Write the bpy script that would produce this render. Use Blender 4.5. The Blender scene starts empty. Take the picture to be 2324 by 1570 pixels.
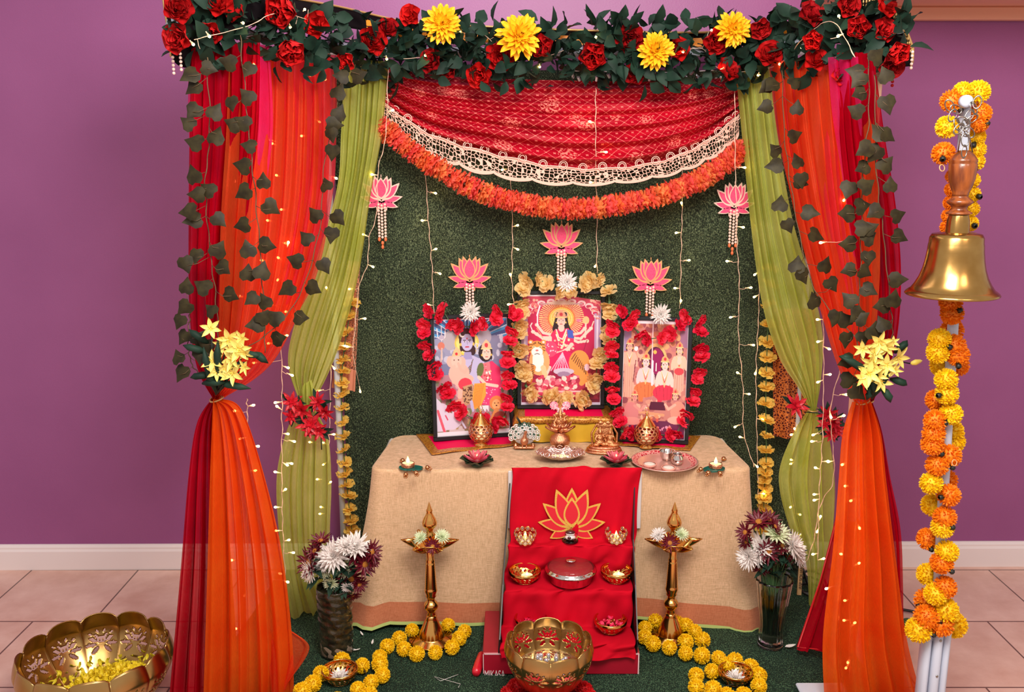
import bpy, math, random
import numpy as np
from mathutils import Vector, Matrix, Euler, noise
R = math.radians; PI = math.pi
sin, cos = math.sin, math.cos
rnd = random.Random(7)
SC = bpy.context.scene
COL = SC.collection

# ------------------------------------------------------------------ camera, world, lights, exposure
CAMZ, PITCH, FPX = 1.80, R(12.0), 2100.0
cam_d = bpy.data.cameras.new('camera'); cam = bpy.data.objects.new('camera', cam_d); COL.objects.link(cam)
cam_d.sensor_fit = 'HORIZONTAL'; cam_d.sensor_width = 36.0; cam_d.lens = FPX / 2324 * 36
cam_d.clip_start = 0.02; cam_d.clip_end = 60
cam.location = (0, 0, CAMZ); cam.rotation_euler = (PI / 2 - PITCH, 0, 0)
SC.camera = cam
SC.view_settings.view_transform = 'Standard'; SC.view_settings.look = 'None'
SC.view_settings.gamma = 1; SC.view_settings.exposure = 0.55
SC.cycles.transparent_max_bounces = 20; SC.cycles.max_bounces = 8
SC.cycles.sample_clamp_indirect = 4.0; SC.cycles.caustics_reflective = False; SC.cycles.caustics_refractive = False
w = bpy.data.worlds.new('room_ambience'); SC.world = w; w.use_nodes = True
w.node_tree.nodes['Background'].inputs[0].default_value = (1.0, 0.90, 0.86, 1)
w.node_tree.nodes['Background'].inputs[1].default_value = 0.43

def area(name, loc, target, size, power, color, sy=None):
    d = bpy.data.lights.new(name, 'AREA'); d.energy = power; d.color = color; d.size = size
    if sy: d.shape = 'RECTANGLE'; d.size_y = sy
    o = bpy.data.objects.new(name, d); COL.objects.link(o); o.location = loc
    o.rotation_euler = (Vector(target) - Vector(loc)).to_track_quat('-Z', 'Y').to_euler()
    return o
area('ceiling_lamp', (0.35, 1.1, 2.75), (0.25, 3.2, 0.7), 0.9, 56, (1.0, 0.93, 0.86))
area('ceiling_lamp', (-0.9, 0.4, 2.75), (-0.8, 3.6, 0.9), 0.8, 12, (1.0, 0.92, 0.88))
area('ceiling_lamp', (1.6, 0.6, 2.75), (1.9, 3.4, 0.6), 0.6, 7, (1.0, 0.75, 0.62))
area('back_wall_light', (-0.3, 3.2, 2.75), (-0.3, 3.9, 1.3), 0.5, 3.0, (1.0, 0.85, 0.95), 1.6)  # unseen area light over the canopy, aimed down at the back wall

# ------------------------------------------------------------------ pixel -> world (2324 x 1570 frame)
_F = Vector((0, cos(PITCH), -sin(PITCH))); _U = Vector((0, sin(PITCH), cos(PITCH)))
def ray(px, py): return Vector(((px - 1162) / FPX, 0, 0)) + _F - _U * ((py - 785) / FPX)
def P(px, py, y):
    d = ray(px, py); return Vector((0, 0, CAMZ)) + d * (y / d.y)
def PZ(px, py, z=0.0):
    d = ray(px, py); return Vector((0, 0, CAMZ)) + d * ((z - CAMZ) / d.z)
def ppm(y, z): return FPX / (y * cos(PITCH) + (CAMZ - z) * sin(PITCH))      # pixels per metre

# ------------------------------------------------------------------ materials
def lin(c):
    return tuple(((x / 255) / 12.92 if x / 255 <= 0.04045 else ((x / 255 + 0.055) / 1.055) ** 2.4) for x in c)
class NT:
    def __init__(s, name):
        s.m = bpy.data.materials.new(name); s.m.use_nodes = True; s.t = s.m.node_tree
        s.b = s.t.nodes['Principled BSDF']; s.out = s.t.nodes['Material Output']
    def n(s, typ, **k):
        o = s.t.nodes.new('ShaderNode' + typ)
        for a, v in k.items(): setattr(o, a, v)
        return o
    def l(s, a, b): s.t.links.new(a, b)
    def put(s, sock, v):
        if isinstance(v, bpy.types.NodeSocket): s.l(v, sock)
        elif v is not None: sock.default_value = v
    def m_(s, op, a, b=None, c=None, clamp=False):
        o = s.n('Math', operation=op, use_clamp=clamp)
        s.put(o.inputs[0], a); s.put(o.inputs[1], b); s.put(o.inputs[2], c)
        return o.outputs[0]
    def noise(s, scale, detail=2, coord='Object', rough=0.5, vec=None):
        o = s.n('TexNoise'); o.inputs['Scale'].default_value = scale; o.inputs['Detail'].default_value = detail
        o.inputs['Roughness'].default_value = rough
        if vec is None: vec = s.coord(coord)
        s.l(vec, o.inputs['Vector']); return o.outputs['Fac']
    def coord(s, which='Object'):
        if not hasattr(s, 'tc'): s.tc = s.n('TexCoord')
        return s.tc.outputs[which]
    def scl(s, vec, sc):
        o = s.n('Mapping'); o.inputs['Scale'].default_value = sc; s.l(vec, o.inputs[0]); return o.outputs[0]
    def ramp(s, fac, stops):
        o = s.n('ValToRGB'); cr = o.color_ramp
        while len(cr.elements) < len(stops): cr.elements.new(0.5)
        for e, (p, c) in zip(cr.elements, stops):
            e.position = p; e.color = (*lin(c), 1)
        s.l(fac, o.inputs[0]); return o.outputs[0]
    def mix(s, f, a, b):
        o = s.n('Mix', data_type='RGBA')
        s.put(o.inputs[0], f); s.put(o.inputs[6], a if not isinstance(a, tuple) else (*lin(a), 1))
        s.put(o.inputs[7], b if not isinstance(b, tuple) else (*lin(b), 1)); return o.outputs[2]
    def bump(s, h, strength=0.3, dist=0.01):
        o = s.n('Bump'); o.inputs['Strength'].default_value = strength; o.inputs['Distance'].default_value = dist
        s.l(h, o.inputs['Height']); s.l(o.outputs[0], s.b.inputs['Normal'])

def mat(name, c, rough=0.6, metal=0.0, c2=None, vs=30, bump=0, bs=60, spec=0.5, rand=None, transl=0, emis=0, alpha=1, sheen=0, coat=0, trans=0):
    """plain procedural surface: colour c, mottled towards c2 by noise, rand = second colour per object"""
    k = NT(name); b = k.b
    b.inputs['Roughness'].default_value = rough; b.inputs['Metallic'].default_value = metal
    b.inputs['Specular IOR Level'].default_value = spec
    colr = None
    if c2: colr = k.ramp(k.noise(vs, 3), [(0.35, c), (0.65, c2)])
    if rand:
        oi = k.n('ObjectInfo'); colr = k.mix(oi.outputs['Random'], colr if colr else c, rand)
    if colr: k.l(colr, b.inputs['Base Color'])
    else: b.inputs['Base Color'].default_value = (*lin(c), 1)
    if bump: k.bump(k.noise(bs, 3), bump, 0.004)
    if emis:
        b.inputs['Emission Color'].default_value = (*lin(c), 1); b.inputs['Emission Strength'].default_value = emis
    if sheen: b.inputs['Sheen Weight'].default_value = sheen
    if coat: b.inputs['Coat Weight'].default_value = coat
    if trans: b.inputs['Transmission Weight'].default_value = trans; b.inputs['IOR'].default_value = 1.45
    b.inputs['Alpha'].default_value = alpha
    if transl:
        t = k.n('BsdfTranslucent'); mx = k.n('MixShader'); mx.inputs[0].default_value = transl
        if colr: k.l(colr, t.inputs[0])
        else: t.inputs[0].default_value = (*lin(c), 1)
        k.l(b.outputs[0], mx.inputs[1]); k.l(t.outputs[0], mx.inputs[2]); k.l(mx.outputs[0], k.out.inputs[0])
    return k.m

def sheer(name, c, c2, dens=0.75, tr=0.5):
    """thin organza: part of the light goes straight through, more cloth is met at grazing view"""
    k = NT(name)
    colr = k.ramp(k.noise(9, 3), [(0.3, c), (0.7, c2)])
    weave = k.noise(1, 2, vec=k.scl(k.coord(), (700, 700, 60)))
    d = k.n('BsdfDiffuse'); t = k.n('BsdfTranslucent'); k.l(colr, d.inputs[0]); k.l(colr, t.inputs[0])
    gl = k.n('BsdfGlossy'); gl.inputs['Roughness'].default_value = 0.45; k.l(colr, gl.inputs[0])
    m1 = k.n('MixShader'); m1.inputs[0].default_value = tr; k.l(d.outputs[0], m1.inputs[1]); k.l(t.outputs[0], m1.inputs[2])
    m3 = k.n('MixShader'); m3.inputs[0].default_value = 0.08; k.l(m1.outputs[0], m3.inputs[1]); k.l(gl.outputs[0], m3.inputs[2])
    tp = k.n('BsdfTransparent'); k.l(k.mix(0.45, colr, (255, 255, 255)), tp.inputs[0])
    lw = k.n('LayerWeight'); lw.inputs[0].default_value = 0.35
    f = k.m_('ADD', k.m_('MULTIPLY', lw.outputs['Facing'], 0.5), dens)
    f = k.m_('ADD', f, k.m_('MULTIPLY', k.m_('SUBTRACT', weave, 0.5), 0.35), clamp=True)
    m2 = k.n('MixShader'); k.l(f, m2.inputs[0]); k.l(tp.outputs[0], m2.inputs[1]); k.l(m3.outputs[0], m2.inputs[2])
    k.l(m2.outputs[0], k.out.inputs[0]); k.t.nodes.remove(k.b)
    return k.m

def m_wall():
    k = NT('purple_wall_paint'); k.b.inputs['Roughness'].default_value = 0.42
    k.b.inputs['Specular IOR Level'].default_value = 0.4
    k.l(k.ramp(k.noise(2.2, 3), [(0.3, (143, 79, 130)), (0.7, (151, 85, 137))]), k.b.inputs['Base Color'])
    k.bump(k.noise(260, 3), 0.25, 0.002); return k.m
def m_floor():
    k = NT('beige_floor_tile'); mp = k.n('Mapping'); k.l(k.coord(), mp.inputs[0]); mp.inputs['Location'].default_value = (-1.62, -3.757, 0)
    br = k.n('TexBrick'); k.l(mp.outputs[0], br.inputs[0]); br.offset = 0.5; br.inputs['Scale'].default_value = 1
    br.inputs['Brick Width'].default_value = 0.465; br.inputs['Row Height'].default_value = 0.452
    br.inputs['Mortar Size'].default_value = 0.0035; br.inputs['Mortar Smooth'].default_value = 0.1
    br.inputs['Bias'].default_value = 0
    br.inputs['Color1'].default_value = (*lin((236, 202, 188)), 1); br.inputs['Color2'].default_value = (*lin((228, 192, 178)), 1)
    br.inputs['Mortar'].default_value = (*lin((120, 92, 84)), 1)
    n1 = k.ramp(k.noise(5, 5, rough=0.65), [(0.3, (228, 212, 206)), (0.7, (255, 255, 255))])
    mm = k.n('Mix', data_type='RGBA', blend_type='MULTIPLY'); mm.inputs[0].default_value = 1
    k.l(br.outputs['Color'], mm.inputs[6]); k.l(n1, mm.inputs[7]); k.l(mm.outputs[2], k.b.inputs['Base Color'])
    k.b.inputs['Roughness'].default_value = 0.33
    k.bump(k.m_('ADD', k.m_('MULTIPLY', k.noise(70, 4), 0.15), k.m_('MULTIPLY', br.outputs['Fac'], -0.8)), 0.25, 0.002)
    return k.m
def m_turf(name, axes, c0=(16, 22, 15), c1=(44, 58, 38), c2=(118, 132, 98)):
    k = NT(name); v = k.scl(k.coord(), axes)
    a = k.noise(1, 2, vec=v, rough=0.7); b2 = k.noise(2.5, 3)
    f = k.m_('ADD', a, k.m_('MULTIPLY', k.m_('SUBTRACT', b2, 0.5), 0.22))
    k.l(k.ramp(f, [(0.36, c0), (0.52, c1), (0.70, c2)]), k.b.inputs['Base Color'])
    k.b.inputs['Roughness'].default_value = 0.75; k.b.inputs['Specular IOR Level'].default_value = 0.25
    k.bump(a, 0.9, 0.006); return k.m
def m_swag(name):
    k = NT(name); sx = k.n('SeparateXYZ'); k.l(k.coord('UV'), sx.inputs[0])
    U, V = sx.outputs[0], sx.outputs[1]
    a = k.m_('FRACT', k.m_('ADD', U, V)); b = k.m_('FRACT', k.m_('ADD', k.m_('SUBTRACT', U, V), 50.0))
    da = k.m_('ABSOLUTE', k.m_('SUBTRACT', a, 0.5)); db = k.m_('ABSOLUTE', k.m_('SUBTRACT', b, 0.5))
    ln = k.m_('GREATER_THAN', k.m_('MAXIMUM', da, db), 0.476)
    ln = k.m_('MULTIPLY', ln, k.m_('GREATER_THAN', k.noise(1, 1, vec=k.scl(k.coord('UV'), (9, 9, 1))), 0.42))
    ea = k.m_('SUBTRACT', 0.5, da); eb = k.m_('SUBTRACT', 0.5, db)
    rr = k.m_('SQRT', k.m_('ADD', k.m_('MULTIPLY', ea, ea), k.m_('MULTIPLY', eb, eb)))
    ang = k.m_('ARCTAN2', k.m_('SUBTRACT', a, 0.5), k.m_('SUBTRACT', b, 0.5))
    lim = k.m_('MULTIPLY_ADD', k.m_('ABSOLUTE', k.m_('COSINE', k.m_('MULTIPLY', ang, 2.0))), 0.115, 0.03)
    rc = k.m_('SQRT', k.m_('ADD', k.m_('MULTIPLY', da, da), k.m_('MULTIPLY', db, db)))
    fl = k.m_('LESS_THAN', rc, lim)
    dot = k.m_('LESS_THAN', rr, 0.075)
    # larger sprays every few cells
    vo = k.n('TexVoronoi', feature='F1'); vo.inputs['Scale'].default_value = 0.42; k.l(k.coord('UV'), vo.inputs[0])
    big = k.m_('MULTIPLY', k.m_('LESS_THAN', vo.outputs['Distance'], 0.27), k.m_('GREATER_THAN', k.noise(1, 2, vec=k.scl(k.coord('UV'), (6, 6, 1))), 0.52))
    vf = k.m_('FRACT', k.m_('ADD', k.m_('MULTIPLY', V, 1.0), 0.0))
    s = k.m_('MAXIMUM', k.m_('MAXIMUM', ln, fl), k.m_('MAXIMUM', dot, big))
    base = k.ramp(k.noise(6, 3), [(0.3, (190, 4, 36)), (0.7, (150, 2, 26))])
    k.l(k.mix(s, base, (240, 130, 118)), k.b.inputs['Base Color'])
    k.b.inputs['Roughness'].default_value = 0.55; k.b.inputs['Specular IOR Level'].default_value = 0.2
    k.bump(s, 0.5, 0.002); return k.m
def m_lace(name, c, scale, th=0.07):
    k = NT(name); vo = k.n('TexVoronoi', feature='DISTANCE_TO_EDGE'); vo.inputs['Scale'].default_value = scale
    vo.inputs['Randomness'].default_value = 0.75
    k.l(k.coord('UV'), vo.inputs[0]); k.b.inputs['Base Color'].default_value = (*lin(c), 1)
    sx = k.n('SeparateXYZ'); k.l(k.coord('UV'), sx.inputs[0])
    solid = k.m_('GREATER_THAN', sx.outputs[1], 0.80)
    a = k.m_('MAXIMUM', k.m_('LESS_THAN', vo.outputs['Distance'], th), solid)
    k.l(a, k.b.inputs['Alpha']); k.b.inputs['Roughness'].default_value = 0.7; return k.m
def m_linen(name, c, c2):
    k = NT(name); a = k.noise(1, 3, vec=k.scl(k.coord(), (40, 40, 600)), rough=0.7)
    b = k.noise(1, 3, vec=k.scl(k.coord(), (600, 600, 40)), rough=0.7)
    f = k.m_('MULTIPLY', k.m_('ADD', a, b), 0.5)
    k.l(k.ramp(f, [(0.38, c), (0.62, c2)]), k.b.inputs['Base Color'])
    k.b.inputs['Roughness'].default_value = 0.8; k.b.inputs['Sheen Weight'].default_value = 0.2
    k.bump(f, 0.3, 0.002); return k.m
def m_vcol(name):
    k = NT(name); a = k.n('VertexColor'); a.layer_name = 'print'; k.l(a.outputs[0], k.b.inputs['Base Color'])
    k.b.inputs['Roughness'].default_value = 0.28; return k.m
def m_zari(name, c, c2):
    k = NT(name); vo = k.n('TexVoronoi', feature='DISTANCE_TO_EDGE'); vo.inputs['Scale'].default_value = 90
    k.l(k.coord(), vo.inputs[0])
    k.l(k.ramp(vo.outputs['Distance'], [(0.05, c), (0.2, c2)]), k.b.inputs['Base Color'])
    k.b.inputs['Roughness'].default_value = 0.4; k.b.inputs['Metallic'].default_value = 0.3
    k.bump(vo.outputs['Distance'], 0.4, 0.002); return k.m
def m_wood(name, c, c2, sc=(60, 60, 9)):
    k = NT(name); f = k.noise(1, 4, vec=k.scl(k.coord(), sc))
    k.l(k.ramp(f, [(0.35, c), (0.65, c2)]), k.b.inputs['Base Color']); k.b.inputs['Roughness'].default_value = 0.3
    k.b.inputs['Coat Weight'].default_value = 0.3; return k.m

W = dict(
 wall=m_wall(), floor=m_floor(), turfw=m_turf('turf_backdrop_grass', (260, 260, 170)), turff=m_turf('turf_mat_grass', (260, 210, 200), (8, 24, 17), (22, 50, 36), (92, 126, 92)),
 white=mat('white_trim_paint', (232, 222, 222), 0.4), soffit=mat('peach_painted_soffit', (232, 176, 150), 0.6), soffit2=mat('peach_painted_moulding', (226, 168, 138), 0.5),
 red=sheer('red_organza', (200, 8, 36), (178, 4, 30), 0.74, 0.45), orange=sheer('orange_organza', (255, 112, 56), (255, 92, 48), 0.5, 0.66), orange2=sheer('orange_organza_gathered', (252, 112, 32), (248, 90, 24), 0.74, 0.5),  # upper orange set pinker, its colour standing in for light from behind
 pink=sheer('hot_pink_organza', (255, 70, 150), (255, 40, 120), 0.5, 0.6), coral=sheer('coral_organza', (255, 90, 96), (255, 70, 80), 0.4, 0.66),
 peach=sheer('peach_organza', (255, 165, 110), (255, 140, 90), 0.5, 0.55),
 green=sheer('lime_organza', (228, 234, 136), (206, 216, 98), 0.58, 0.5), redhem=mat('red_hem_ribbon', (190, 16, 24), 0.5),
 maroon=m_zari('maroon_brocade', (210, 120, 60), (80, 8, 24)), black=mat('black_velvet_cloth', (14, 7, 10), 0.85, spec=0.1),
 goldcord=mat('gold_trim_cord', (205, 165, 105), 0.4, 0.6), orangecloth=mat('orange_satin_band', (236, 140, 30), 0.45),
 leaf=mat('garland_leaf_green', (18, 38, 30), 0.6, c2=(34, 60, 46), vs=14, spec=0.2), ivy=mat('ivy_leaf_green', (38, 32, 20), 0.5, c2=(54, 48, 28), vs=40, spec=0.15),
 stem=mat('vine_stem', (92, 70, 44), 0.6), dkstem=mat('dark_wrapped_stem', (24, 32, 22), 0.6),
 rose=mat('red_rose_petal', (178, 8, 18), 0.65, c2=(126, 4, 14), vs=20, spec=0.25, rand=(204, 20, 18)), dahlia=mat('golden_petal', (255, 200, 20), 0.6, c2=(248, 176, 8), vs=30),
 orflower=mat('coral_orange_petal', (255, 132, 84), 0.55, transl=0.3, rand=(255, 100, 100)), orflower2=mat('apricot_petal', (255, 168, 100), 0.55, transl=0.3, rand=(255, 130, 72)),
 redcarn=mat('magenta_red_petal', (250, 34, 84), 0.6, c2=(232, 20, 62), vs=60, transl=0.35, rand=(255, 60, 90)),
 cream=mat('butter_yellow_petal', (255, 240, 190), 0.6, c2=(255, 224, 152), vs=60, transl=0.5), yelcarn=mat('yellow_carnation_petal', (255, 230, 130), 0.6, c2=(255, 214, 98), vs=60, transl=0.5),
 mary=mat('yellow_marigold', (252, 214, 8), 0.6, transl=0.15, c2=(246, 198, 4), vs=70), maro=mat('orange_marigold', (250, 148, 6), 0.6, transl=0.15, c2=(240, 128, 2), vs=70), marr=mat('red_pompom_fluff', (214, 14, 22), 0.6, transl=0.1),
 calyx=mat('green_calyx', (66, 100, 60), 0.5), blackcal=mat('black_calyx', (20, 22, 16), 0.5),
 wflower=mat('white_petal', (246, 240, 236), 0.5, transl=0.2), wgreen=mat('pale_green_petal', (232, 240, 206), 0.5, transl=0.2), maroonfl=mat('maroon_petal', (112, 10, 34), 0.45, c2=(84, 6, 26), vs=60),
 ocentre=mat('ochre_flower_centre', (190, 120, 40), 0.8, bump=0.5, bs=500), lily=mat('pale_yellow_petal', (248, 226, 98), 0.45, transl=0.2, c2=(252, 240, 150), vs=40), poin=mat('crimson_petal', (172, 10, 30), 0.45, c2=(206, 20, 44), vs=30),
 cord=mat('fairy_light_wire', (232, 196, 172), 0.5), bulbbody=mat('clear_bulb_stem', (250, 235, 215), 0.3, transl=0.4), glow=mat('warm_lamp_glow', (255, 206, 112), emis=26.0),
 frame=mat('black_frame_wood', (14, 13, 20), 0.35), print_=m_vcol('glossy_print'), matboard=mat('white_mat_board', (236, 228, 234), 0.3),
 linen=m_linen('cream_linen', (186, 148, 106), (232, 192, 154)), copperband=m_linen('copper_woven_band', (176, 96, 58), (206, 128, 88)), limeedge=mat('lime_thread_edge', (190, 206, 120), 0.7),
 fuchsia=mat('fuchsia_satin', (232, 4, 78), 0.6, spec=0.2), zari=m_zari('gold_zari_border', (206, 140, 50), (160, 92, 30)), yellowbox=mat('yellow_satin_skirt', (228, 184, 50), 0.5, c2=(214, 166, 40), vs=12, bump=0.2, bs=14),
 redcloth=mat('red_cotton_cloth', (200, 0, 32), 0.85, c2=(182, 0, 26), vs=7, bump=0.35, bs=12, spec=0.15), whiteboard=mat('white_corrugated_board', (212, 206, 204), 0.6),
 goldglit=mat('gold_glitter_edge', (222, 168, 60), 0.5, 0.4, c2=(236, 190, 92), vs=400, bump=0.5, bs=700), redfelt=mat('red_glitter_felt', (208, 20, 40), 0.7),
 lotuspink=mat('pink_glitter_felt', (232, 60, 110), 0.6, c2=(240, 84, 130), vs=300), lotuswhite=mat('blush_wood_edge', (246, 204, 188), 0.5), lotusgold=mat('gold_wood_edge', (214, 160, 108), 0.5), pearl=mat('pearl_bead', (246, 214, 200), 0.25, coat=0.4), coralbead=mat('coral_bead', (232, 120, 74), 0.35),
 brass=mat('polished_brass', (226, 168, 92), 0.16, 1.0), copper=mat('polished_copper_brass', (222, 140, 88), 0.17, 1.0), bell=mat('bell_brass', (196, 156, 92), 0.22, 1.0, c2=(180, 138, 76), vs=20), urli=mat('gold_sheet_metal', (190, 154, 98), 0.27, 1.0, c2=(174, 134, 78), vs=9), gold=mat('bright_gold', (240, 184, 110), 0.22, 1.0),
 steel=mat('stainless_steel', (225, 220, 216), 0.1, 1.0), silver=mat('silver_filigree', (240, 214, 206), 0.22, 1.0, bump=0.8, bs=160), chrome=mat('chain_steel', (150, 142, 134), 0.25, 1.0), rosegold=mat('rose_gold_cast', (226, 160, 124), 0.24, 1.0, bump=0.6, bs=260),
 antique=mat('antiqued_gold_cast', (214, 152, 104), 0.3, 1.0, bump=0.6, bs=300), peacockw=mat('pearly_enamel', (232, 226, 220), 0.3, 0.3), peacockg=mat('emerald_enamel', (16, 84, 66), 0.2, coat=0.5),
 wood=m_wood('turned_varnished_wood', (150, 78, 26), (96, 42, 14)), plywood=m_wood('raw_pine_batten', (216, 176, 128), (196, 152, 104)),
 pvc=mat('white_plastic_pipe', (190, 197, 212), 0.35, spec=0.3), glass=mat('clear_glass', (255, 255, 255), 0.02, trans=1.0, spec=0.5), water=mat('cloudy_vase_water', (170, 180, 140), 0.05, trans=0.92),
 tinglass=mat('dark_mossy_vase', (26, 22, 16), 0.18, c2=(56, 52, 36), vs=38, bump=0.7, bs=60, coat=0.5), murk=mat('grey_vase_base', (132, 116, 98), 0.2, coat=0.4),
 lid=mat('clear_lid_glass', (130, 60, 60), 0.04, alpha=0.25, spec=0.9), wax=mat('cream_wax', (252, 236, 190), 0.5, emis=0.35, transl=0.3), flame=mat('yellow_led_flame', (255, 232, 120), emis=3.2), salt=mat('white_grains', (248, 238, 226), 0.8, bump=1, bs=500),
 petalp=mat('pink_tipped_lotus_petal', (240, 84, 118), 0.4, c2=(250, 158, 168), vs=40, transl=0.3), padgreen=mat('dark_lily_pad', (34, 62, 40), 0.35), teal=mat('teal_enamel', (18, 104, 92), 0.35, c2=(12, 84, 74), vs=50),
 box=mat('crimson_carton', (150, 10, 34), 0.4, c2=(166, 14, 40), vs=8), carton=mat('carton_worn_edge', (228, 196, 196), 0.6), plastic=mat('red_plastic', (206, 24, 44), 0.25, coat=0.3), blackp=mat('black_plastic', (16, 14, 16), 0.4), ink=mat('pale_printed_lettering', (240, 214, 214), 0.6), inkb=mat('black_stencil_lettering', (40, 30, 26), 0.7),
 clay=mat('terracotta_pink', (232, 164, 146), 0.6), ghung=mat('little_brass_bell', (206, 150, 104), 0.25, 1.0), thali=mat('rosy_steel_plate', (236, 190, 176), 0.3, 0.6), thalired=m_zari('red_meenakari_rim', (244, 180, 170), (196, 20, 54)), stone=mat('dark_red_stone', (70, 20, 24), 0.2, coat=0.6), crystal=mat('cut_crystal', (255, 236, 240), 0.03, trans=0.85, spec=0.8), petaly=mat('loose_yellow_petal', (250, 226, 50), 0.5, transl=0.25), petalr=mat('loose_pink_petal', (232, 40, 90), 0.5, transl=0.2), pinkpap=mat('pink_white_pinwheel', (238, 90, 130), 0.5, c2=(255, 214, 220), vs=120),
 paisley=mat('crystal_tassel_silver', (214, 212, 222), 0.15, 0.7), table=mat('white_folding_table', (210, 208, 204), 0.5))

# ------------------------------------------------------------------ mesh builder
def crom(pts, t):
    n = len(pts) - 1; x = min(max(t, 0), 1) * n; i = min(int(x), n - 1); f = x - i
    p0 = pts[max(i - 1, 0)]; p1 = pts[i]; p2 = pts[i + 1]; p3 = pts[min(i + 2, n)]
    return 0.5 * ((2 * p1) + (p2 - p0) * f + (2 * p0 - 5 * p1 + 4 * p2 - p3) * f * f + (3 * p1 - p0 - 3 * p2 + p3) * f ** 3)
def lerp(a, b, t): return a + (b - a) * t
def T(x, y, z): return Matrix.Translation((x, y, z))
def RX(a): return Matrix.Rotation(R(a), 4, 'X')
def RY(a): return Matrix.Rotation(R(a), 4, 'Y')
def RZ(a): return Matrix.Rotation(R(a), 4, 'Z')
def SCL(x, y=None, z=None): return Matrix.Diagonal((x, y if y else x, z if z else x, 1))
def aim(d, up='Z'): return Vector(d).to_track_quat('Z', 'Y').to_matrix().to_4x4()
I4 = Matrix.Identity(4)

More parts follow.
